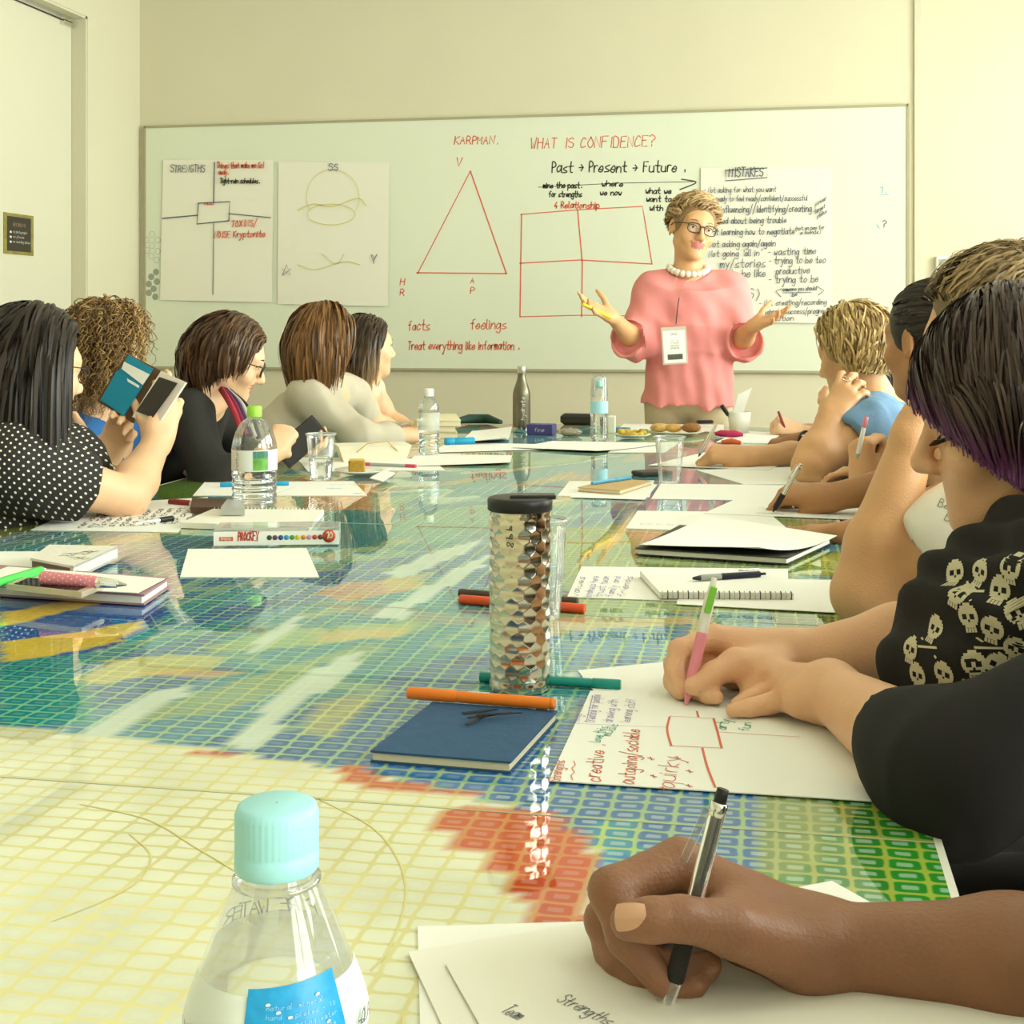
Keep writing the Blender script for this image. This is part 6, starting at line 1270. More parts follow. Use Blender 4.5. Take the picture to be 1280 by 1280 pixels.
# --- woman with the dark bob, black cardigan, striped scarf
hf = Frame(J(287, 446, 3.62), RGT * .90 + FWD * .22 - UPV * .36, UPV * .93 + RGT * .34, .94); nb = J(256, 497, 3.62); shA = J(232, 522, 3.50); shB = J(262, 515, 3.82); pel = W3(-1.80, 3.42, .57)
elA, wrA = J(268, 606, 3.40), J(338, 566, 3.50); elB, wrB = J(318, 588, 3.86), J(362, 560, 3.80)
s = Sdf(); head_sdf(s, hf); neck(s, hf, nb); chest(s, shA, shB, pel, nb); arm_sdf(s, shA, elA, wrA); arm_sdf(s, shB, elB, wrB)
hand_sdf(s, wrA, J(356, 540, 3.55) - wrA, J(350, 540, 3.4) - J(352, 548, 3.55), J(365, 545, 3.55) - J(350, 548, 3.55), 'fist', .95); hand_sdf(s, wrB, J(378, 562, 3.78) - wrB, -UPV, V(0, -1, 0), 'hold', .92)
p3 = tag(s.build('person', [SK_FAIR, M_LIP], None, .0053, True), 'woman with a dark brown bob looking down in a black cardigan', 'person')
eyes(hf, p3, True, mat('brow_dark', '3a2a1e', .7)); glasses(hf, p3, mat('dark_frame', '241c18', .3), .0016)
hair(hf, p3, hair_mat('hair_brown', '2a1c12', '6a4a2e'), n=2600, length=lambda d, r: .135 + .012 * r.normal(size=len(d)) + .05 * np.clip(d[:, 2], 0, 1), rad=.0028, part=.25, back=.5, grav=.34, off=.007, spread=.007, tuck=.34, seed=9, steps=12, cap_extra=[((0, -.05, -.02), (.078, .05, .08))], jitter=.05, low=-.3)
M_CARD = cloth_mat('black_knit', '26241f', .9, .1, .3, 900)
wear(p3, 'cardigan', M_CARD, shA, shB, pel, nb, 1.06, [(shA, elA, wrA, 1.72, .062, .042), (shB, elB, wrB, 1.72, .06, .042)], .007, .078, cutoff=nb + V(.045, 0, .02), seed=6, fold=.004); legs_seated(p3, pel, 1, M_TROUSER['grey'])
for i, (c, o_) in enumerate([('b03a4a', 0), ('8a2a4a', .013), ('4a3a60', .026), ('c9c2b4', .038), ('2c2a3a', .05)]):
    of = (RGT * .85 - UPV * .25) * o_ + V(0, 0, 0); MB().tube(catmull([J(276, 486, 3.55) + of * .5, J(285, 500, 3.48) + of, J(294, 518, 3.45) + of, J(303, 542, 3.44) + of], 5), .0085, 10, flat=.6, up=-FWD).build('scarf_stripe', cloth_mat('scarf_%d' % i, c), p3)
ph2 = thing('smartphone', J(372, 556, 3.70), 'dark smartphone in the hands of the woman with the bob', 'phone'); Rp = frame(x=unit(J(395, 535, 3.7) - J(360, 565, 3.66)), y=FWD); MB().box(J(376, 552, 3.70), (.072, .004, .036), Rp, bev=.003).build('body', M_BLACK, ph2); MB().box(J(376, 552, 3.695), (.064, .0006, .032), Rp).build('screen', mat('phone_screen', '171715', .08), ph2)
# --- long brown hair, grey-beige sweater
hf = face_frame(J(407, 420, 4.45), -35, 0, sc=.93); nb = J(402, 476, 4.45); shA = J(385, 494, 4.36); shB = J(438, 492, 4.60); pel = W3(-1.76, 4.22, .57)
elA, wrA = J(448, 547, 4.30), J(507, 545, 4.42); elB, wrB = J(470, 545, 4.72), J(512, 543, 4.6)
s = Sdf(); head_sdf(s, hf); neck(s, hf, nb); chest(s, shA, shB, pel, nb); arm_sdf(s, shA, elA, wrA); arm_sdf(s, shB, elB, wrB); hand_sdf(s, wrA, J(524, 545, 4.45) - wrA, UPV, V(0, 1, 0), 'relaxed', .92); hand_sdf(s, wrB, J(530, 545, 4.6) - wrB, UPV, V(0, -1, 0), 'relaxed', .9)
p4 = tag(s.build('person', [SK_FAIR, M_LIP], None, .006, True), 'woman with straight brown hair in a pale grey sweater', 'person')
hair(hf, p4, hair_mat('hair_chestnut', '4a3018', '94683a'), n=2400, length=lambda d, r: .20 + .015 * r.normal(size=len(d)) + .05 * np.clip(d[:, 2], 0, 1), rad=.0030, part=.1, back=.5, grav=.40, off=.006, spread=.006, tuck=.16, seed=11, steps=12, cap_extra=[((0, -.045, -.04), (.077, .052, .10)), ((0, -.04, -.08), (.074, .046, .08))], jitter=.05, low=-.5)
wear(p4, 'sweater', cloth_mat('grey_beige_knit', 'c3b9a4', .9), shA, shB, pel, nb, 1.0, [(shA, elA, wrA, 1.92, .062, .040), (shB, elB, wrB, 1.92, .06, .04)], .007, .062, seed=8, fold=.004); legs_seated(p4, pel, 1, M_TROUSER['navy'])
# --- dark long hair, peach sleeveless dress
hf = face_frame(J(459, 433, 4.80), -60, 0, sc=.93); nb = J(452, 478, 4.80); shA = J(448, 494, 4.70); shB = J(462, 490, 5.0); pel = W3(-1.72, 4.78, .57)
elA, wrA = J(468, 532, 4.66), J(505, 540, 4.80); elB, wrB = J(490, 530, 5.0), J(515, 536, 4.96)
s = Sdf(); head_sdf(s, hf); neck(s, hf, nb); chest(s, shA, shB, pel, nb, .9); arm_sdf(s, shA, elA, wrA, .95); arm_sdf(s, shB, elB, wrB, .95); hand_sdf(s, wrA, V(1, .1, 0), UPV, V(0, 1, 0), 'relaxed', .9); hand_sdf(s, wrB, V(1, 0, 0), UPV, V(0, -1, 0), 'relaxed', .9)
p5 = tag(s.build('person', [SK_FAIR, M_LIP], None, .006, True), 'woman with long dark hair in a pale peach sleeveless dress', 'person')
eyes(hf, p5, True, mat('brow_dark', '3a2a1e', .7))
hair(hf, p5, hair_mat('hair_dark_ombre', '241a12', '4a3826', 'a88860', .45), n=2000, length=lambda d, r: .28 + .03 * r.normal(size=len(d)), rad=.0032, part=.0, back=.7, grav=.4, off=.006, spread=.008, tuck=.1, seed=12, steps=13, curl=.002, cfreq=40, cap_extra=[((0, -.045, -.05), (.077, .052, .11))], jitter=.06, low=-.5)
wear(p5, 'dress', cloth_mat('peach_linen', 'e6cdb0'), shA - (shA - nb) * .25, shB - (shB - nb) * .25, pel, nb, .97, (), .007, .075, seed=9); legs_seated(p5, pel, 1, M_TROUSER['beige'])
# ================================================================ right side of the table
# --- far: two people beyond the fair-haired woman
def plain(label, skin, hf, nb, shA, shB, pel, arms, topm, topname, hairkw, h=.009, tro='navy', sl=.5, neckcut=.075, g=1.0, seed=1, fold=.003, armg=1.0):
    s = Sdf(); head_sdf(s, hf); neck(s, hf, nb); chest(s, shA, shB, pel, nb, .88 * g)
    for sh_, el_, wr_, hd in arms:
        arm_sdf(s, sh_, el_, wr_, armg); hand_sdf(s, wr_, *hd)
    o = tag(s.build('person', [skin, M_LIP], None, h, True), label, 'person'); hair(hf, o, **hairkw)
    wear(o, topname, topm, shA, shB, pel, nb, g, [(a[0], a[1], a[2], sl, .066 * armg, .062 * armg if sl <= 1 else .045 * armg) for a in arms], max(h, .005), neckcut, seed=seed, fold=fold); legs_seated(o, pel, -1, M_TROUSER[tro]); return o
wr = J(1000, 541, 4.72); w2 = J(1010, 538, 4.9)
p7 = plain('person in a red jumper gripping a red pen at the far corner', SK_FAIR, face_frame(J(1062, 452, 4.86), 60, 10), J(1072, 495, 4.86), J(1068, 510, 4.72), J(1080, 508, 5.0), W3(.50, 4.78, .57),
   [(J(1068, 512, 4.72), J(1052, 548, 4.66), wr, (J(984, 534, 4.72) - wr, UPV * .6 - FWD * .6, FWD, 'fist', .95)), (J(1080, 510, 5.0), J(1060, 545, 5.0), w2, (V(-1, 0, 0), UPV, V(0, -1, 0), 'relaxed', .9))], cloth_mat('red_wool', 'b8354a'), 'jumper', dict(mats=hair_mat('hair_brown', '2a1c12', '6a4a2e'), n=300, length=.15, rad=.003, seed=21), sl=1.6)
pen('ballpoint_pen', 'dark red pen upright in a pale fist at the far corner', J(984, 544, 4.70), J(973, 514, 4.71), [('tip', 0, .1, .001, .004, 'black'), ('barrel', .1, 1, .0048, .0048, 'darkred')])
wr = J(1000, 551, 4.17); w2 = J(1012, 548, 4.3)
p6 = plain('person in a crimson top with a dark-strapped watch on the table', SK_BROWN, face_frame(J(1078, 452, 4.28), 55, 12), J(1086, 503, 4.28), J(1070, 522, 4.15), J(1100, 520, 4.42), W3(.50, 4.18, .57),
   [(J(1070, 524, 4.15), J(1058, 560, 4.05), wr, (J(972, 553, 4.2) - wr, UPV, FWD, 'fist', .95)), (J(1100, 522, 4.42), J(1070, 556, 4.42), w2, (V(-1, .1, 0), UPV, V(0, -1, 0), 'relaxed', .9))], cloth_mat('crimson_jersey', 'c22a4e'), 'top', dict(mats=hair_mat('hair_black', '16120f', '33281f'), n=300, length=.16, rad=.003, seed=22), sl=.6)
ring_on_axis(wr + (J(1058, 560, 4.05) - wr) * .10, J(1058, 560, 4.05) - wr, .030, .005, 'watch_strap', M_BLACK, p6); MB().box(wr + (J(1058, 560, 4.05) - wr) * .10 - FWD * .031 + UPV * .005, (.016, .004, .018), frame(x=RGT, y=FWD), bev=.002).build('watch_face', M_CHROME, p6)
# --- fair-haired woman, denim shirt, head on her hand
hf = face_frame(J(1067, 440, 3.68), 42, 14); nb = J(1090, 500, 3.66); shA = J(1092, 530, 3.48); shB = J(1118, 520, 3.84); pel = W3(.52, 3.58, .57)
elA, wrA = J(1012, 583, 3.36), J(1038, 522, 3.43); elB, wrB = J(1014, 572, 3.78), J(930, 571, 3.70)
s = Sdf(); head_sdf(s, hf); neck(s, hf, nb); chest(s, shA, shB, pel, nb); arm_sdf(s, shA, elA, wrA, 1.08); arm_sdf(s, shB, elB, wrB, 1.05)
hand_sdf(s, wrA, J(1064, 478, 3.47) - wrA, J(1036, 486, 3.38) - J(1050, 498, 3.48), J(1030, 480, 3.5) - J(1050, 495, 3.5), [(10, 40, 25, 14), (12, 42, 25, 3), (14, 44, 25, -6), (16, 44, 25, -16)], 1.0)
hand_sdf(s, wrB, J(890, 566, 3.70) - wrB, UPV * .7 - FWD * .5, FWD * -.8 + UPV * .4, 'pen', 1.0)
p5r = tag(s.build('person', [SK_TAN, M_LIP], None, .0053, True), 'woman with short tousled blonde hair resting her head on one hand', 'person')
hair(hf, p5r, hair_mat('hair_blonde', '7a5c32', 'dcbc7c'), n=2800, length=lambda d, r: .115 + .015 * r.normal(size=len(d)) + .02 * np.clip(d[:, 2], 0, 1), rad=.0028, part=.15, back=.5, grav=.2, off=.008, spread=.016, stick=.35, curl=.004, cfreq=50, seed=14, steps=12, jitter=.16, cap_extra=[((0, -.045, -.02), (.072, .046, .06))], capoff=.007, low=-.5)
wear(p5r, 'denim_shirt', cloth_mat('denim_blue', '6f93b4', .85, .15, .3, 500), shA, shB, pel, nb, 1.02, [(shA, elA, wrA, .42, .068, .070), (shB, elB, wrB, .5, .066, .066)], .0065, .07, seed=15, fold=.005); legs_seated(p5r, pel, -1, M_TROUSER['navy'])
ring_on_axis(J(1058, 474, 3.455), J(1064, 462, 3.47) - J(1056, 478, 3.455), .0105, .0014, 'finger_ring', M_CHROME, p5r)
pen('ballpoint_pen', 'silver pen in the pale writing hand beside the magenta pouch', J(873, 571, 3.68), J(895, 530, 3.66), [('tip', 0, .1, .001, .004, 'black'), ('barrel', .1, 1, .0046, .0046, 'silver')])
# --- hidden neighbour with the pink-topped pen
wr = J(1080, 604, 3.02); w2 = J(1100, 612, 3.2); w2[2] = .775
p4r = plain('person with clasped hands holding up a white and pink pen', SK_TAN, face_frame(J(1178, 438, 3.16), 45, 8), J(1192, 512, 3.16), J(1180, 545, 3.02), J(1196, 540, 3.32), W3(.56, 3.06, .57),
   [(J(1180, 547, 3.02), J(1125, 628, 2.98), wr, (J(1076, 560, 3.02) - wr, -RGT * .8 - FWD * .5, -FWD + RGT * .2, 'fist', 1.02)), (J(1196, 542, 3.32), J(1140, 612, 3.3), w2, (V(-1, -.1, .1), UPV, V(0, -1, 0), 'relaxed', .9))], cloth_mat('grey_marl', '8c8a84'), 'top', dict(mats=hair_mat('hair_brown', '2a1c12', '6a4a2e'), n=300, length=.16, rad=.003, seed=23), sl=.5)
pen('ballpoint_pen', 'white pen with pink end in clasped tan hands', J(1071, 574, 2.95), J(1083, 521, 2.96), [('tip', 0, .12, .001, .004, 'grey'), ('barrel', .12, .74, .005, .005, 'white'), ('end_cap', .74, 1, .0054, .005, 'pink')])
# --- dark hair in a bun, black dotted top, brown arms
hf = face_frame(J(1164, 426, 2.72), 30, 4); nb = J(1178, 512, 2.74); shA = J(1168, 548, 2.60); shB = J(1222, 545, 2.88); pel = W3(.60, 2.58, .57)
elA, wrA = J(1205, 630, 2.34), J(1066, 668, 2.44); elB, wrB = J(1182, 594, 2.74), J(1036, 622, 2.80)
s = Sdf(); head_sdf(s, hf); neck(s, hf, nb); chest(s, shA, shB, pel, nb); arm_sdf(s, shA, elA, wrA, 1.0); arm_sdf(s, shB, elB, wrB, 1.05)
hand_sdf(s, wrA, J(985, 664, 2.52) - wrA, UPV, FWD, 'flat', .95); hand_sdf(s, wrB, J(985, 616, 2.84) - wrB, UPV * .75 - FWD * .4, -FWD * .8 + UPV * .5, 'pen', 1.02)
p3r = tag(s.build('person', [skin_mat('skin_olive', 'b07c4e'), M_LIP], None, .0051, True), 'woman with sleek black hair in a black dotted top writing', 'person')
hair(hf, p3r, hair_mat('hair_black', '16120f', '33281f'), n=1600, length=.16, rad=.0028, part=.0, back=1.5, grav=.02, off=.005, spread=.004, seed=16, steps=11, jitter=.04, tie=(0, -.125, .04), low=-.35, cap_extra=[((0, -.118, .045), (.036, .036, .036))])
wear(p3r, 'top', dots_mat('black_dotted', '1d1b19', 'd8d2c4', .034, .075), shA, shB, pel, nb, 1.03, [(shA, elA, wrA, .35, .062, .064), (shB, elB, wrB, .35, .062, .064)], .006, .085, seed=17); legs_seated(p3r, pel, -1, M_TROUSER['black'])
pen('ballpoint_pen', 'black-gripped silver pen in the brown writing hand', J(966, 640, 2.80), J(1001, 580, 2.76), [('tip', 0, .08, .001, .004, 'black'), ('grip', .08, .38, .0058, .0058, 'rubber'), ('barrel', .38, .95, .005, .005, 'silver'), ('button', .95, 1, .003, .003, 'silver')], clip=(.95, .65, .005, 'silver'))
# --- messy bun, white tee, chin on her hand
hf = face_frame(J(1246, 432, 1.86), 55, 10); nb = J(1275, 570, 1.88); shA = J(1258, 655, 1.72); shB = J(1335, 640, 2.02); pel = W3(.66, 1.86, .57)
elA, wrA = J(1082, 742, 1.75), J(1142, 545, 1.77); elB, wrB = J(1230, 690, 2.06), J(1170, 690, 2.1); wrB[2] = .775
s = Sdf(); head_sdf(s, hf); neck(s, hf, nb); chest(s, shA, shB, pel, nb); arm_sdf(s, shA, elA, wrA, 1.06); arm_sdf(s, shB, elB, wrB, 1.0); hand_sdf(s, wrA, J(1185, 475, 1.82) - wrA, RGT * -.8 - UPV * .5, -FWD, 'relaxed', .95); hand_sdf(s, wrB, V(-1, .3, 0), UPV, V(0, -1, 0), 'relaxed', .9)
p2r = tag(s.build('person', [SK_TAN, M_LIP], None, .0047, True), 'woman in a white printed tee with messy light brown bun', 'person')
hair(hf, p2r, hair_mat('hair_mousy', '5c4a30', 'b09468', rough=.5), n=1800, length=.16, rad=.0016, part=.0, back=1.0, grav=.03, off=.008, spread=.016, seed=18, steps=12, jitter=.3, stick=.4, curl=.005, cfreq=70, tie=(0, -.09, .10), low=-.3, capoff=.003, cap_extra=[((0, -.085, .10), (.038, .038, .034))])
sl_o = wear(p2r, 'tee', cloth_mat('white_jersey', 'e9e4d6', .9, .03), shA, shB, pel, nb, 1.05, [(shA, elA, wrA, .52, .074, .066), (shB, elB, wrB, .5, .072, .07)], .0065, .08, seed=19, fold=.004); legs_seated(p2r, pel, -1, M_TROUSER['grey'])
# --- purple-haired woman, skull scarf
hf = face_frame(J(1281, 520, 1.38), 72, 10); nb = J(1385, 655, 1.36); shA = W3(.37, 1.17, .90); shB = W3(.37, 1.52, .95); pel = W3(.55, 1.36, .57)
elA, wrA = J(1196, 968, 1.09), J(1040, 866, 1.335); elB, wrB = J(1190, 800, 1.46), J(985, 826, 1.475)
s = Sdf(); head_sdf(s, hf, False); neck(s, hf, nb); chest(s, shA, shB, pel, nb); arm_sdf(s, shA, elA, wrA, 1.08); arm_sdf(s, shB, elB, wrB, 1.08)
# left hand resting on the sheet (little finger nearest)
kn = [J(972, 842, 1.423), J(974, 849, 1.401), J(979, 858, 1.381), J(988, 871, 1.354)]
tip = [[J(957, 850, 1.443), J(946, 859, 1.433), J(939, 867, 1.420)], [J(952, 857, 1.421), J(939, 866, 1.412), J(930, 873, 1.402)], [J(952, 867, 1.394), J(935, 874, 1.388), J(921, 880, 1.381)], [J(960, 880, 1.364), J(936, 885, 1.360), J(915, 888, 1.357)]]
for a, b, r in zip(kn, tip, (.0105, .011, .0108, .0112)):
    s.cap(wrA + (a - wrA) * .12, a, .020, .0135, .016); finger(s, [a] + b, [r * 1.05, r * .95, r * .86, r * .66], .003)
s.cap(wrA, J(1000, 872, 1.335), .026, .017, .02)
# right hand with the pen
mcp = [J(893, 797, 1.468), J(900, 803, 1.49), J(908, 815, 1.50), J(916, 828, 1.50)]
s.cap(wrB + V(0, 0, .004), mcp[0], .0245, .0138, .02); s.cap(wrB, mcp[1], .024, .0135, .02); s.cap(wrB, mcp[2], .023, .013, .02); s.cap(wrB - V(0, 0, .006), J(915, 842, 1.47), .022, .017, .02)
finger(s, [mcp[0], J(848, 812, 1.452), J(843, 840, 1.432), J(853, 864, 1.418)], [.0132, .0108, .0095, .0078]); finger(s, [mcp[1], J(843, 830, 1.465), J(841, 852, 1.445), J(850, 866, 1.424)], [.013, .011, .0098, .008])
finger(s, [mcp[2], J(866, 846, 1.455), J(872, 863, 1.424), J(884, 871, 1.402)], [.0125, .0108, .0095, .0078]); finger(s, [mcp[3], J(880, 852, 1.44), J(887, 866, 1.412), J(897, 872, 1.398)], [.0115, .0098, .0088, .0072])
s.cap(J(965, 836, 1.44), J(920, 830, 1.425), .021, .0165, .02); finger(s, [J(920, 830, 1.425), J(892, 842, 1.412), J(866, 858, 1.402)], [.0165, .0118, .0098])
pw = tag(s.build('person', [SK_PALE, M_LIP], None, .0036, True), 'woman with dark purple-tipped hair writing in a skull-print scarf', 'person')
eyes(hf, pw, False, mat('brow_dark', '3a2a1e', .7), True)
def bob_cut(p_, rg): return (p_[:, 1] > .0) & (p_[:, 2] < .036 - np.clip(.105 - p_[:, 1], 0, .2) * 1.05 + rg.normal(size=len(p_)) * .003)
hair(hf, pw, hair_mat('hair_purple', '2a1f1b', '55423a', '63305f', .6, .36), n=5400, length=lambda d, r: .235 + .015 * r.normal(size=len(d)) + .035 * np.clip(d[:, 2], 0, 1), rad=.0013, part=-.35, back=.0, grav=.30, off=.013, spread=.012, tuck=.30, seed=20, steps=18, jitter=.06, low=-.5, capoff=.008, fringe=(.75, .22, -.05), cap_extra=[((0, -.04, -.02), (.082, .058, .085))], face_cut=.8, cut=bob_cut, stick=.3)
M_TEE = cloth_mat('black_cotton', '1d1b1a', .9, .06, .15, 900)
def extra(s_): s_.cap(shA, W3(.34, 1.16, .60), .07, .10, .06)
wear(pw, 'tee', M_TEE, shA, shB, pel, nb, 1.14, [(shA, elA, wrA, 1.36, .062, .050), (shB, elB, wrB, .75, .07, .066)], .006, .075, seed=21, fold=.004, extra=extra); legs_seated(pw, pel, -1, M_TROUSER['black'])
ring_on_axis(wrB + (elB - wrB) * .02, elB - wrB, .0265, .0032, 'hair_tie_bracelet', M_BLACK, pw, asp=1.05)
# scarf: a loose drape from neck to lap, printed with skulls
s = Sdf(); s.cap(J(1300, 690, 1.30), J(1215, 745, 1.31), .055, .050, .04); s.cap(J(1215, 745, 1.31), J(1160, 830, 1.33), .050, .042, .03); s.cap(J(1320, 720, 1.22), J(1250, 800, 1.26), .055, .055, .04); s.cap(J(1250, 800, 1.26), J(1200, 850, 1.30), .05, .042, .03); s.cap(J(1165, 830, 1.34), J(1215, 850, 1.28), .040, .04, .03)
def scarf_folds(P): u = (P @ (RGT * .75 - UPV * .1 + FWD * .3).astype(np.float32)); return .0045 * np.sin(u * 150 + 9 * np.sin(P[..., 2] * 14)) + .003 * np.sin(u * 70 + P[..., 2] * 30)
s.disp = scarf_folds; M_SC = cloth_mat('black_scarf', '201d1a', .9, .1, .2, 800); sc_v, sc_q, _ = s.mesh(.004); so = np_mesh('scarf', sc_v, sc_q, M_SC, pw)
# skull prints laid on the scarf surface facing the table
def skulls():
    from mathutils.bvhtree import BVHTree
    bv = BVHTree.FromPolygons([tuple(map(float, v)) for v in sc_v], [tuple(map(int, q)) for q in sc_q]); mb = MB()
    for i, (px, py, rot) in enumerate([(1250, 742, 0), (1240, 790, .3), (1212, 775, -.4), (1168, 790, .6), (1138, 815, .4), (1148, 848, 0), (1180, 846, .3), (1225, 718, .5), (1262, 715, .1), (1275, 770, -.3), (1195, 745, .8), (1218, 835, -.2), (1246, 835, .4), (1270, 815, .2), (1195, 720, -.6)]):
        d = J(px, py, 1.0) - CAMP; hit, n_, _, _ = bv.ray_cast(Vector(CAMP), Vector(unit(d)))
        if hit is None: continue
        n_ = np.array(n_); n_ = n_ if np.dot(n_, d) < 0 else -n_; c = np.array(hit); R = frame(z=n_, y=UPV + RGT * rot); k = .0112
        def put(poly):
            vs_ = []
            for (x, y) in poly:
                q = c + R @ V(x * k, y * k, .02); h2, nn_, _, _ = bv.ray_cast(Vector(q), Vector(-n_))
                vs_.append((np.array(h2) if h2 is not None else c) + n_ * .0009)
            return vs_
        cr = [(math.cos(t) * 1.0, .35 + math.sin(t) * .95) for t in np.linspace(0, 2 * math.pi, 14, endpoint=False)]
        # cranium as a ring of quads leaving the eye sockets open: rows of strips
        def strip(x0, x1, y0, y1): mb.add(put([(x0, y0), (x1, y0), (x1, y1), (x0, y1)]), [(0, 1, 2, 3)])
        for y in np.arange(-.6, 1.3, .22):
            hw = math.sqrt(max(0, 1 - ((y + .11 - .35) / .98) ** 2))
            if hw < .1: continue
            if -.05 < y < .45: 
                for a_, b_ in ((-hw, -.62), (-.16, .16), (.62, hw)):
                    if b_ - a_ > .05: strip(a_, b_, y, y + .225)
            elif -.35 < y <= -.05:
                for a_, b_ in ((-hw, -.1), (.1, hw)): strip(a_, b_, y, y + .225)
            else: strip(-hw, hw, y, y + .225)
        for x in (-.42, -.14, .14, .42): strip(x - .11, x + .11, -.98, -.62)
        if i % 2:
            for sg in (-1, 1): mb.add(put([(-1.3 * sg, -1.7), (-1.15 * sg, -1.85), (1.3 * sg, -1.05), (1.15 * sg, -.9)]), [(0, 1, 2, 3)])
    o = mb.build('skull_print', mat('skull_cream', 'cfc6a8', .85), so); o['label'] = 'cream skull and crossbones print'
skulls()
# faint lettering printed across the white tee of her neighbour
def tee_print():
    from mathutils.bvhtree import BVHTree
    me = sl_o.data; wm = sl_o.matrix_basis; vv_ = [v.co[:] for v in me.vertices]; bv = BVHTree.FromPolygons(vv_, [tuple(p.vertices) for p in me.polygons]); mb = MB()
    for tx, x0, y0 in (('Be More', 1172, 632), ('Bold', 1180, 650)):
        tmp = MB(); write(tmp, tx, J(x0, y0, 1.6), RGT * .93 - UPV * .36, UPV * .93 + RGT * .36, .0055, .0009)
        pts = []
        for v in tmp.v:
            dr_ = unit(np.array(v) - CAMP); h_, n_, _, _ = bv.ray_cast(Vector(CAMP), Vector(dr_)); pts.append(None if h_ is None else np.array(h_) - dr_ * .001)
        for f_ in tmp.f:
            q = [pts[i_] for i_ in f_]
            if all(p_ is not None for p_ in q) and max(np.linalg.norm(q[0] - p_) for p_ in q) < .02: mb.add(q, [tuple(range(len(q)))])
    if mb.f: o = mb.build('tee_lettering', mat('print_olive', '8d876c', .8), sl_o); o['kind'] = 'stuff'
tee_print()
pen('ballpoint_pen', 'pink and white pen with lime clicker in a pale hand', J(857, 883, 1.404), J(893, 722, 1.425), [('tip', 0, .1, .0012, .0045, 'pink'), ('grip', .1, .57, .0058, .0060, 'pink'), ('barrel', .57, .86, .0060, .0058, 'white'), ('clicker', .86, 1, .0045, .003, 'white')]); 
po = [o_ for o_ in bpy.data.objects if o_.get('label', '').startswith('pink and white pen')][0]; a_, b_ = J(883, 765, 1.412), J(892, 733, 1.416); MB().box((a_ + b_) / 2 - FWD * .004, (.0035, .002, .014), frame(z=b_ - a_, y=FWD), bev=.001).build('clip', PEN['green'], po)
# --- nearest person: a dark writing hand and forearm
D0 = .82; wr = J(1022, 1181, .822); el = J(1400, 1215, .80); sh = W3(.47, .86, .98); nb = W3(.50, .66, 1.06); sh2 = W3(.48, .46, .98); pel = W3(.62, .62, .57); hf = Frame(W3(.40, .66, 1.22), V(-.9, .3, -.3), V(-.25, .1, .95))
el2 = W3(.26, .40, .80); wr2 = W3(.06, .50, .775)
s = Sdf(); head_sdf(s, hf); neck(s, hf, nb); chest(s, sh, sh2, pel, nb); arm_sdf(s, sh2, el2, wr2); hand_sdf(s, wr2, V(-1, .3, 0), UPV, V(0, 1, 0), 'relaxed', .95)
s.cap(sh, el, .050, .041, .03); s.cap(el, el + (wr - el) * .35, .040, .0350, .02); s.cap(el + (wr - el) * .35, wr, .0350, .0232, .02)
mcp = [J(850, 1078, .842), J(850, 1098, .866), J(862, 1130, .882), J(884, 1160, .885)]
s.cap(wr + UPV * .002, mcp[0], .0215, .0135, .014); s.cap(wr, mcp[1], .0215, .0135, .014); s.cap(wr, mcp[2], .0215, .0135, .014); s.cap(wr - UPV * .003, mcp[3], .021, .0130, .014); s.cap(J(1000, 1198, .83), J(940, 1203, .845), .0200, .0165, .014)
finger(s, [mcp[0], J(763, 1113, .815), J(783, 1172, .800), J(826, 1226, .792)], [.0150, .0128, .0112, .0092])
finger(s, [mcp[1], J(757, 1150, .845), J(778, 1198, .828), J(850, 1212, .812), J(886, 1207, .808)], [.0145, .0128, .0110, .0095, .0085])
finger(s, [mcp[2], J(768, 1188, .842), J(800, 1222, .818), J(848, 1234, .803), J(868, 1231, .799)], [.0138, .0122, .0105, .0092, .0082]); finger(s, [mcp[3], J(806, 1216, .872), J(822, 1238, .860), J(850, 1240, .850)], [.0125, .0105, .0095, .0080])
s.cap(J(1000, 1188, .808), J(915, 1163, .788), .0215, .0155, .014); finger(s, [J(915, 1160, .788), J(851, 1148, .776), J(815, 1150, .772), J(786, 1152, .772)], [.0155, .0122, .0120, .0110], .005); s.cap(J(935, 1135, .825), J(905, 1145, .805), .014, .012, .015)
# thumb nail
pd = tag(s.build('person', [SK_DARK, M_NAIL_P], None, .0033, True), 'dark-skinned person writing with a black pen, forearm on the papers', 'person')
def nail(c, n_, along, w, l, m, parent):
    R = frame(z=n_, x=along); vs_ = []; nu, nv = 8, 8
    for i in range(nu + 1):
        for j in range(nv + 1):
            u, v = i / nu * 2 - 1, j / nv * 2 - 1; sq = math.sqrt(max(0, 1 - .32 * v * v)) ; vs_.append(c + R @ V(u * l * sq, v * w * (1 - .12 * u * u), -.5 * w * v * v - .12 * l * u * u))
    MB().add(vs_, [(i * (nv + 1) + j, (i + 1) * (nv + 1) + j, (i + 1) * (nv + 1) + j + 1, i * (nv + 1) + j + 1) for i in range(nu) for j in range(nv)], 0, True).build('nail', m, parent)
nail(J(790, 1149, .7604), -FWD + UPV * .25, -RGT, .0080, .0098, M_NAIL_P, pd)
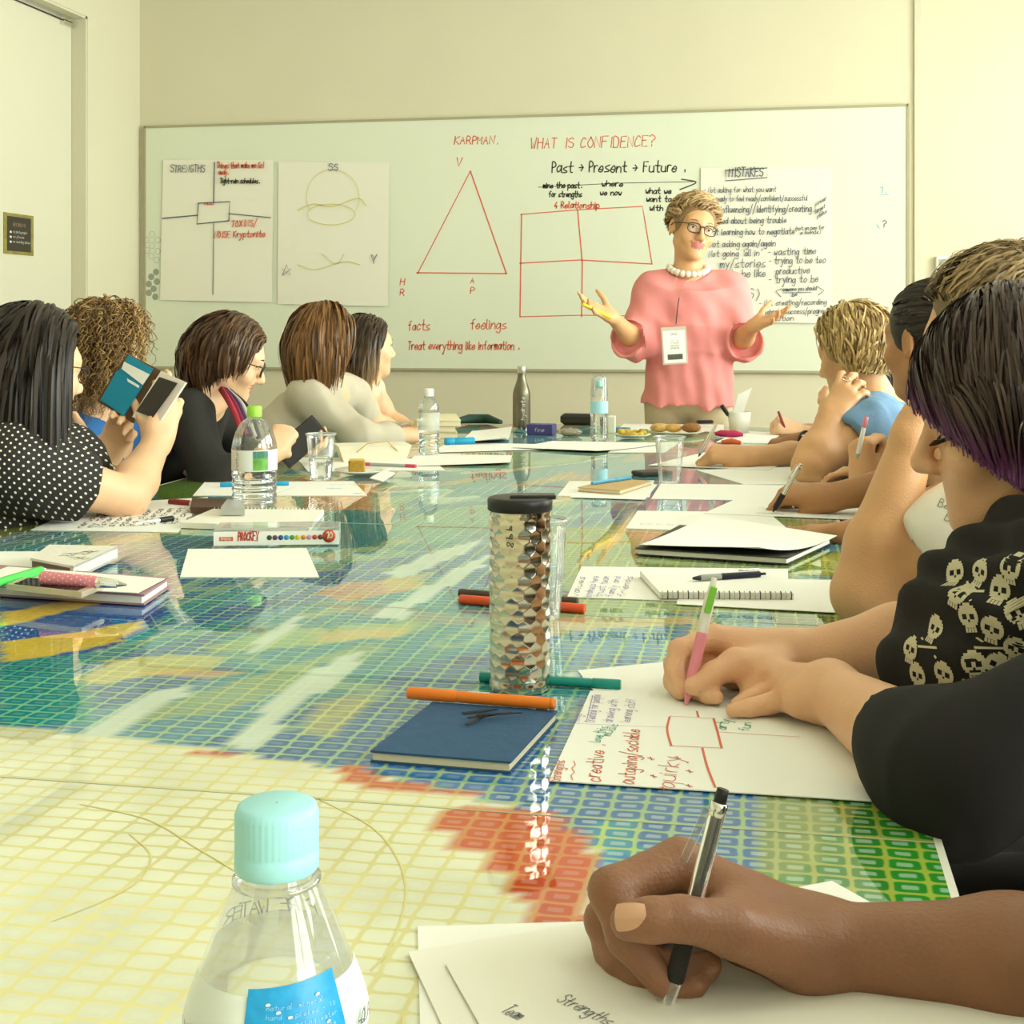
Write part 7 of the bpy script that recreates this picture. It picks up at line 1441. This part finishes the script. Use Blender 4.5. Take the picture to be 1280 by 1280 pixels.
hair(hf, pd, hair_mat('hair_black', '16120f', '33281f'), n=500, length=.12, rad=.003, seed=31)
wear(pd, 'top', cloth_mat('teal_jersey', '2a4a4c'), sh, sh2, pel, nb, 1.05, [(sh, el, wr, .5, .07, .068), (sh2, el2, wr2, .5, .07, .068)], .008, .08, seed=31); legs_seated(pd, pel, -1, M_TROUSER['navy'])
pp = pen('ballpoint_pen', 'clear-barrelled black ballpoint in the dark writing hand', J(830, 1276, .786), J(904, 986, .800), [('tip', 0, .05, .0008, .0022, 'silver'), ('nose_cone', .05, .17, .0030, .0050, 'clear'), ('grip', .17, .42, .0056, .0056, 'rubber'), ('barrel', .42, .90, .0052, .0050, 'clear'), ('refill', .40, .90, .0030, .0030, 'black'), ('button', .93, 1, .0040, .0036, 'black'), ('collar', .88, .94, .0054, .0052, 'silver')])
a_, b_ = J(893, 1010, .79), J(863, 1076, .788); MB().box((a_ + b_) / 2 - RGT * .004, (.0024, .0008, np.linalg.norm(b_ - a_) / 2), frame(z=b_ - a_, y=FWD), bev=.0004).build('clip', PEN['clear'], pp)
# ---------------------------------------------------------------- chairs under everyone seated
for (x, y, f, lab) in [(-1.78, 2.42, 1, 'pale shell chair under the woman in the dotted blouse'), (-1.88, 2.98, 1, 'pale shell chair under the curly-haired woman'), (-1.80, 3.44, 1, 'pale shell chair under the woman with the bob'), (-1.78, 4.22, 1, 'pale shell chair under the woman in the grey sweater'), (-1.74, 4.78, 1, 'pale shell chair under the woman in the peach dress'),
    (.52, 4.78, -1, 'pale shell chair under the person in the red jumper'), (.52, 4.18, -1, 'pale shell chair under the person in the crimson top'), (.54, 3.58, -1, 'pale shell chair under the blonde woman'), (.58, 3.06, -1, 'pale shell chair under the person with clasped hands'), (.62, 2.58, -1, 'pale shell chair under the woman in the dotted top'), (.68, 1.86, -1, 'pale shell chair under the woman in the white tee'), (.58, 1.36, -1, 'pale shell chair under the purple-haired woman'), (.64, .62, -1, 'pale shell chair under the person with the black pen')]: chair(x, y, f, lab)
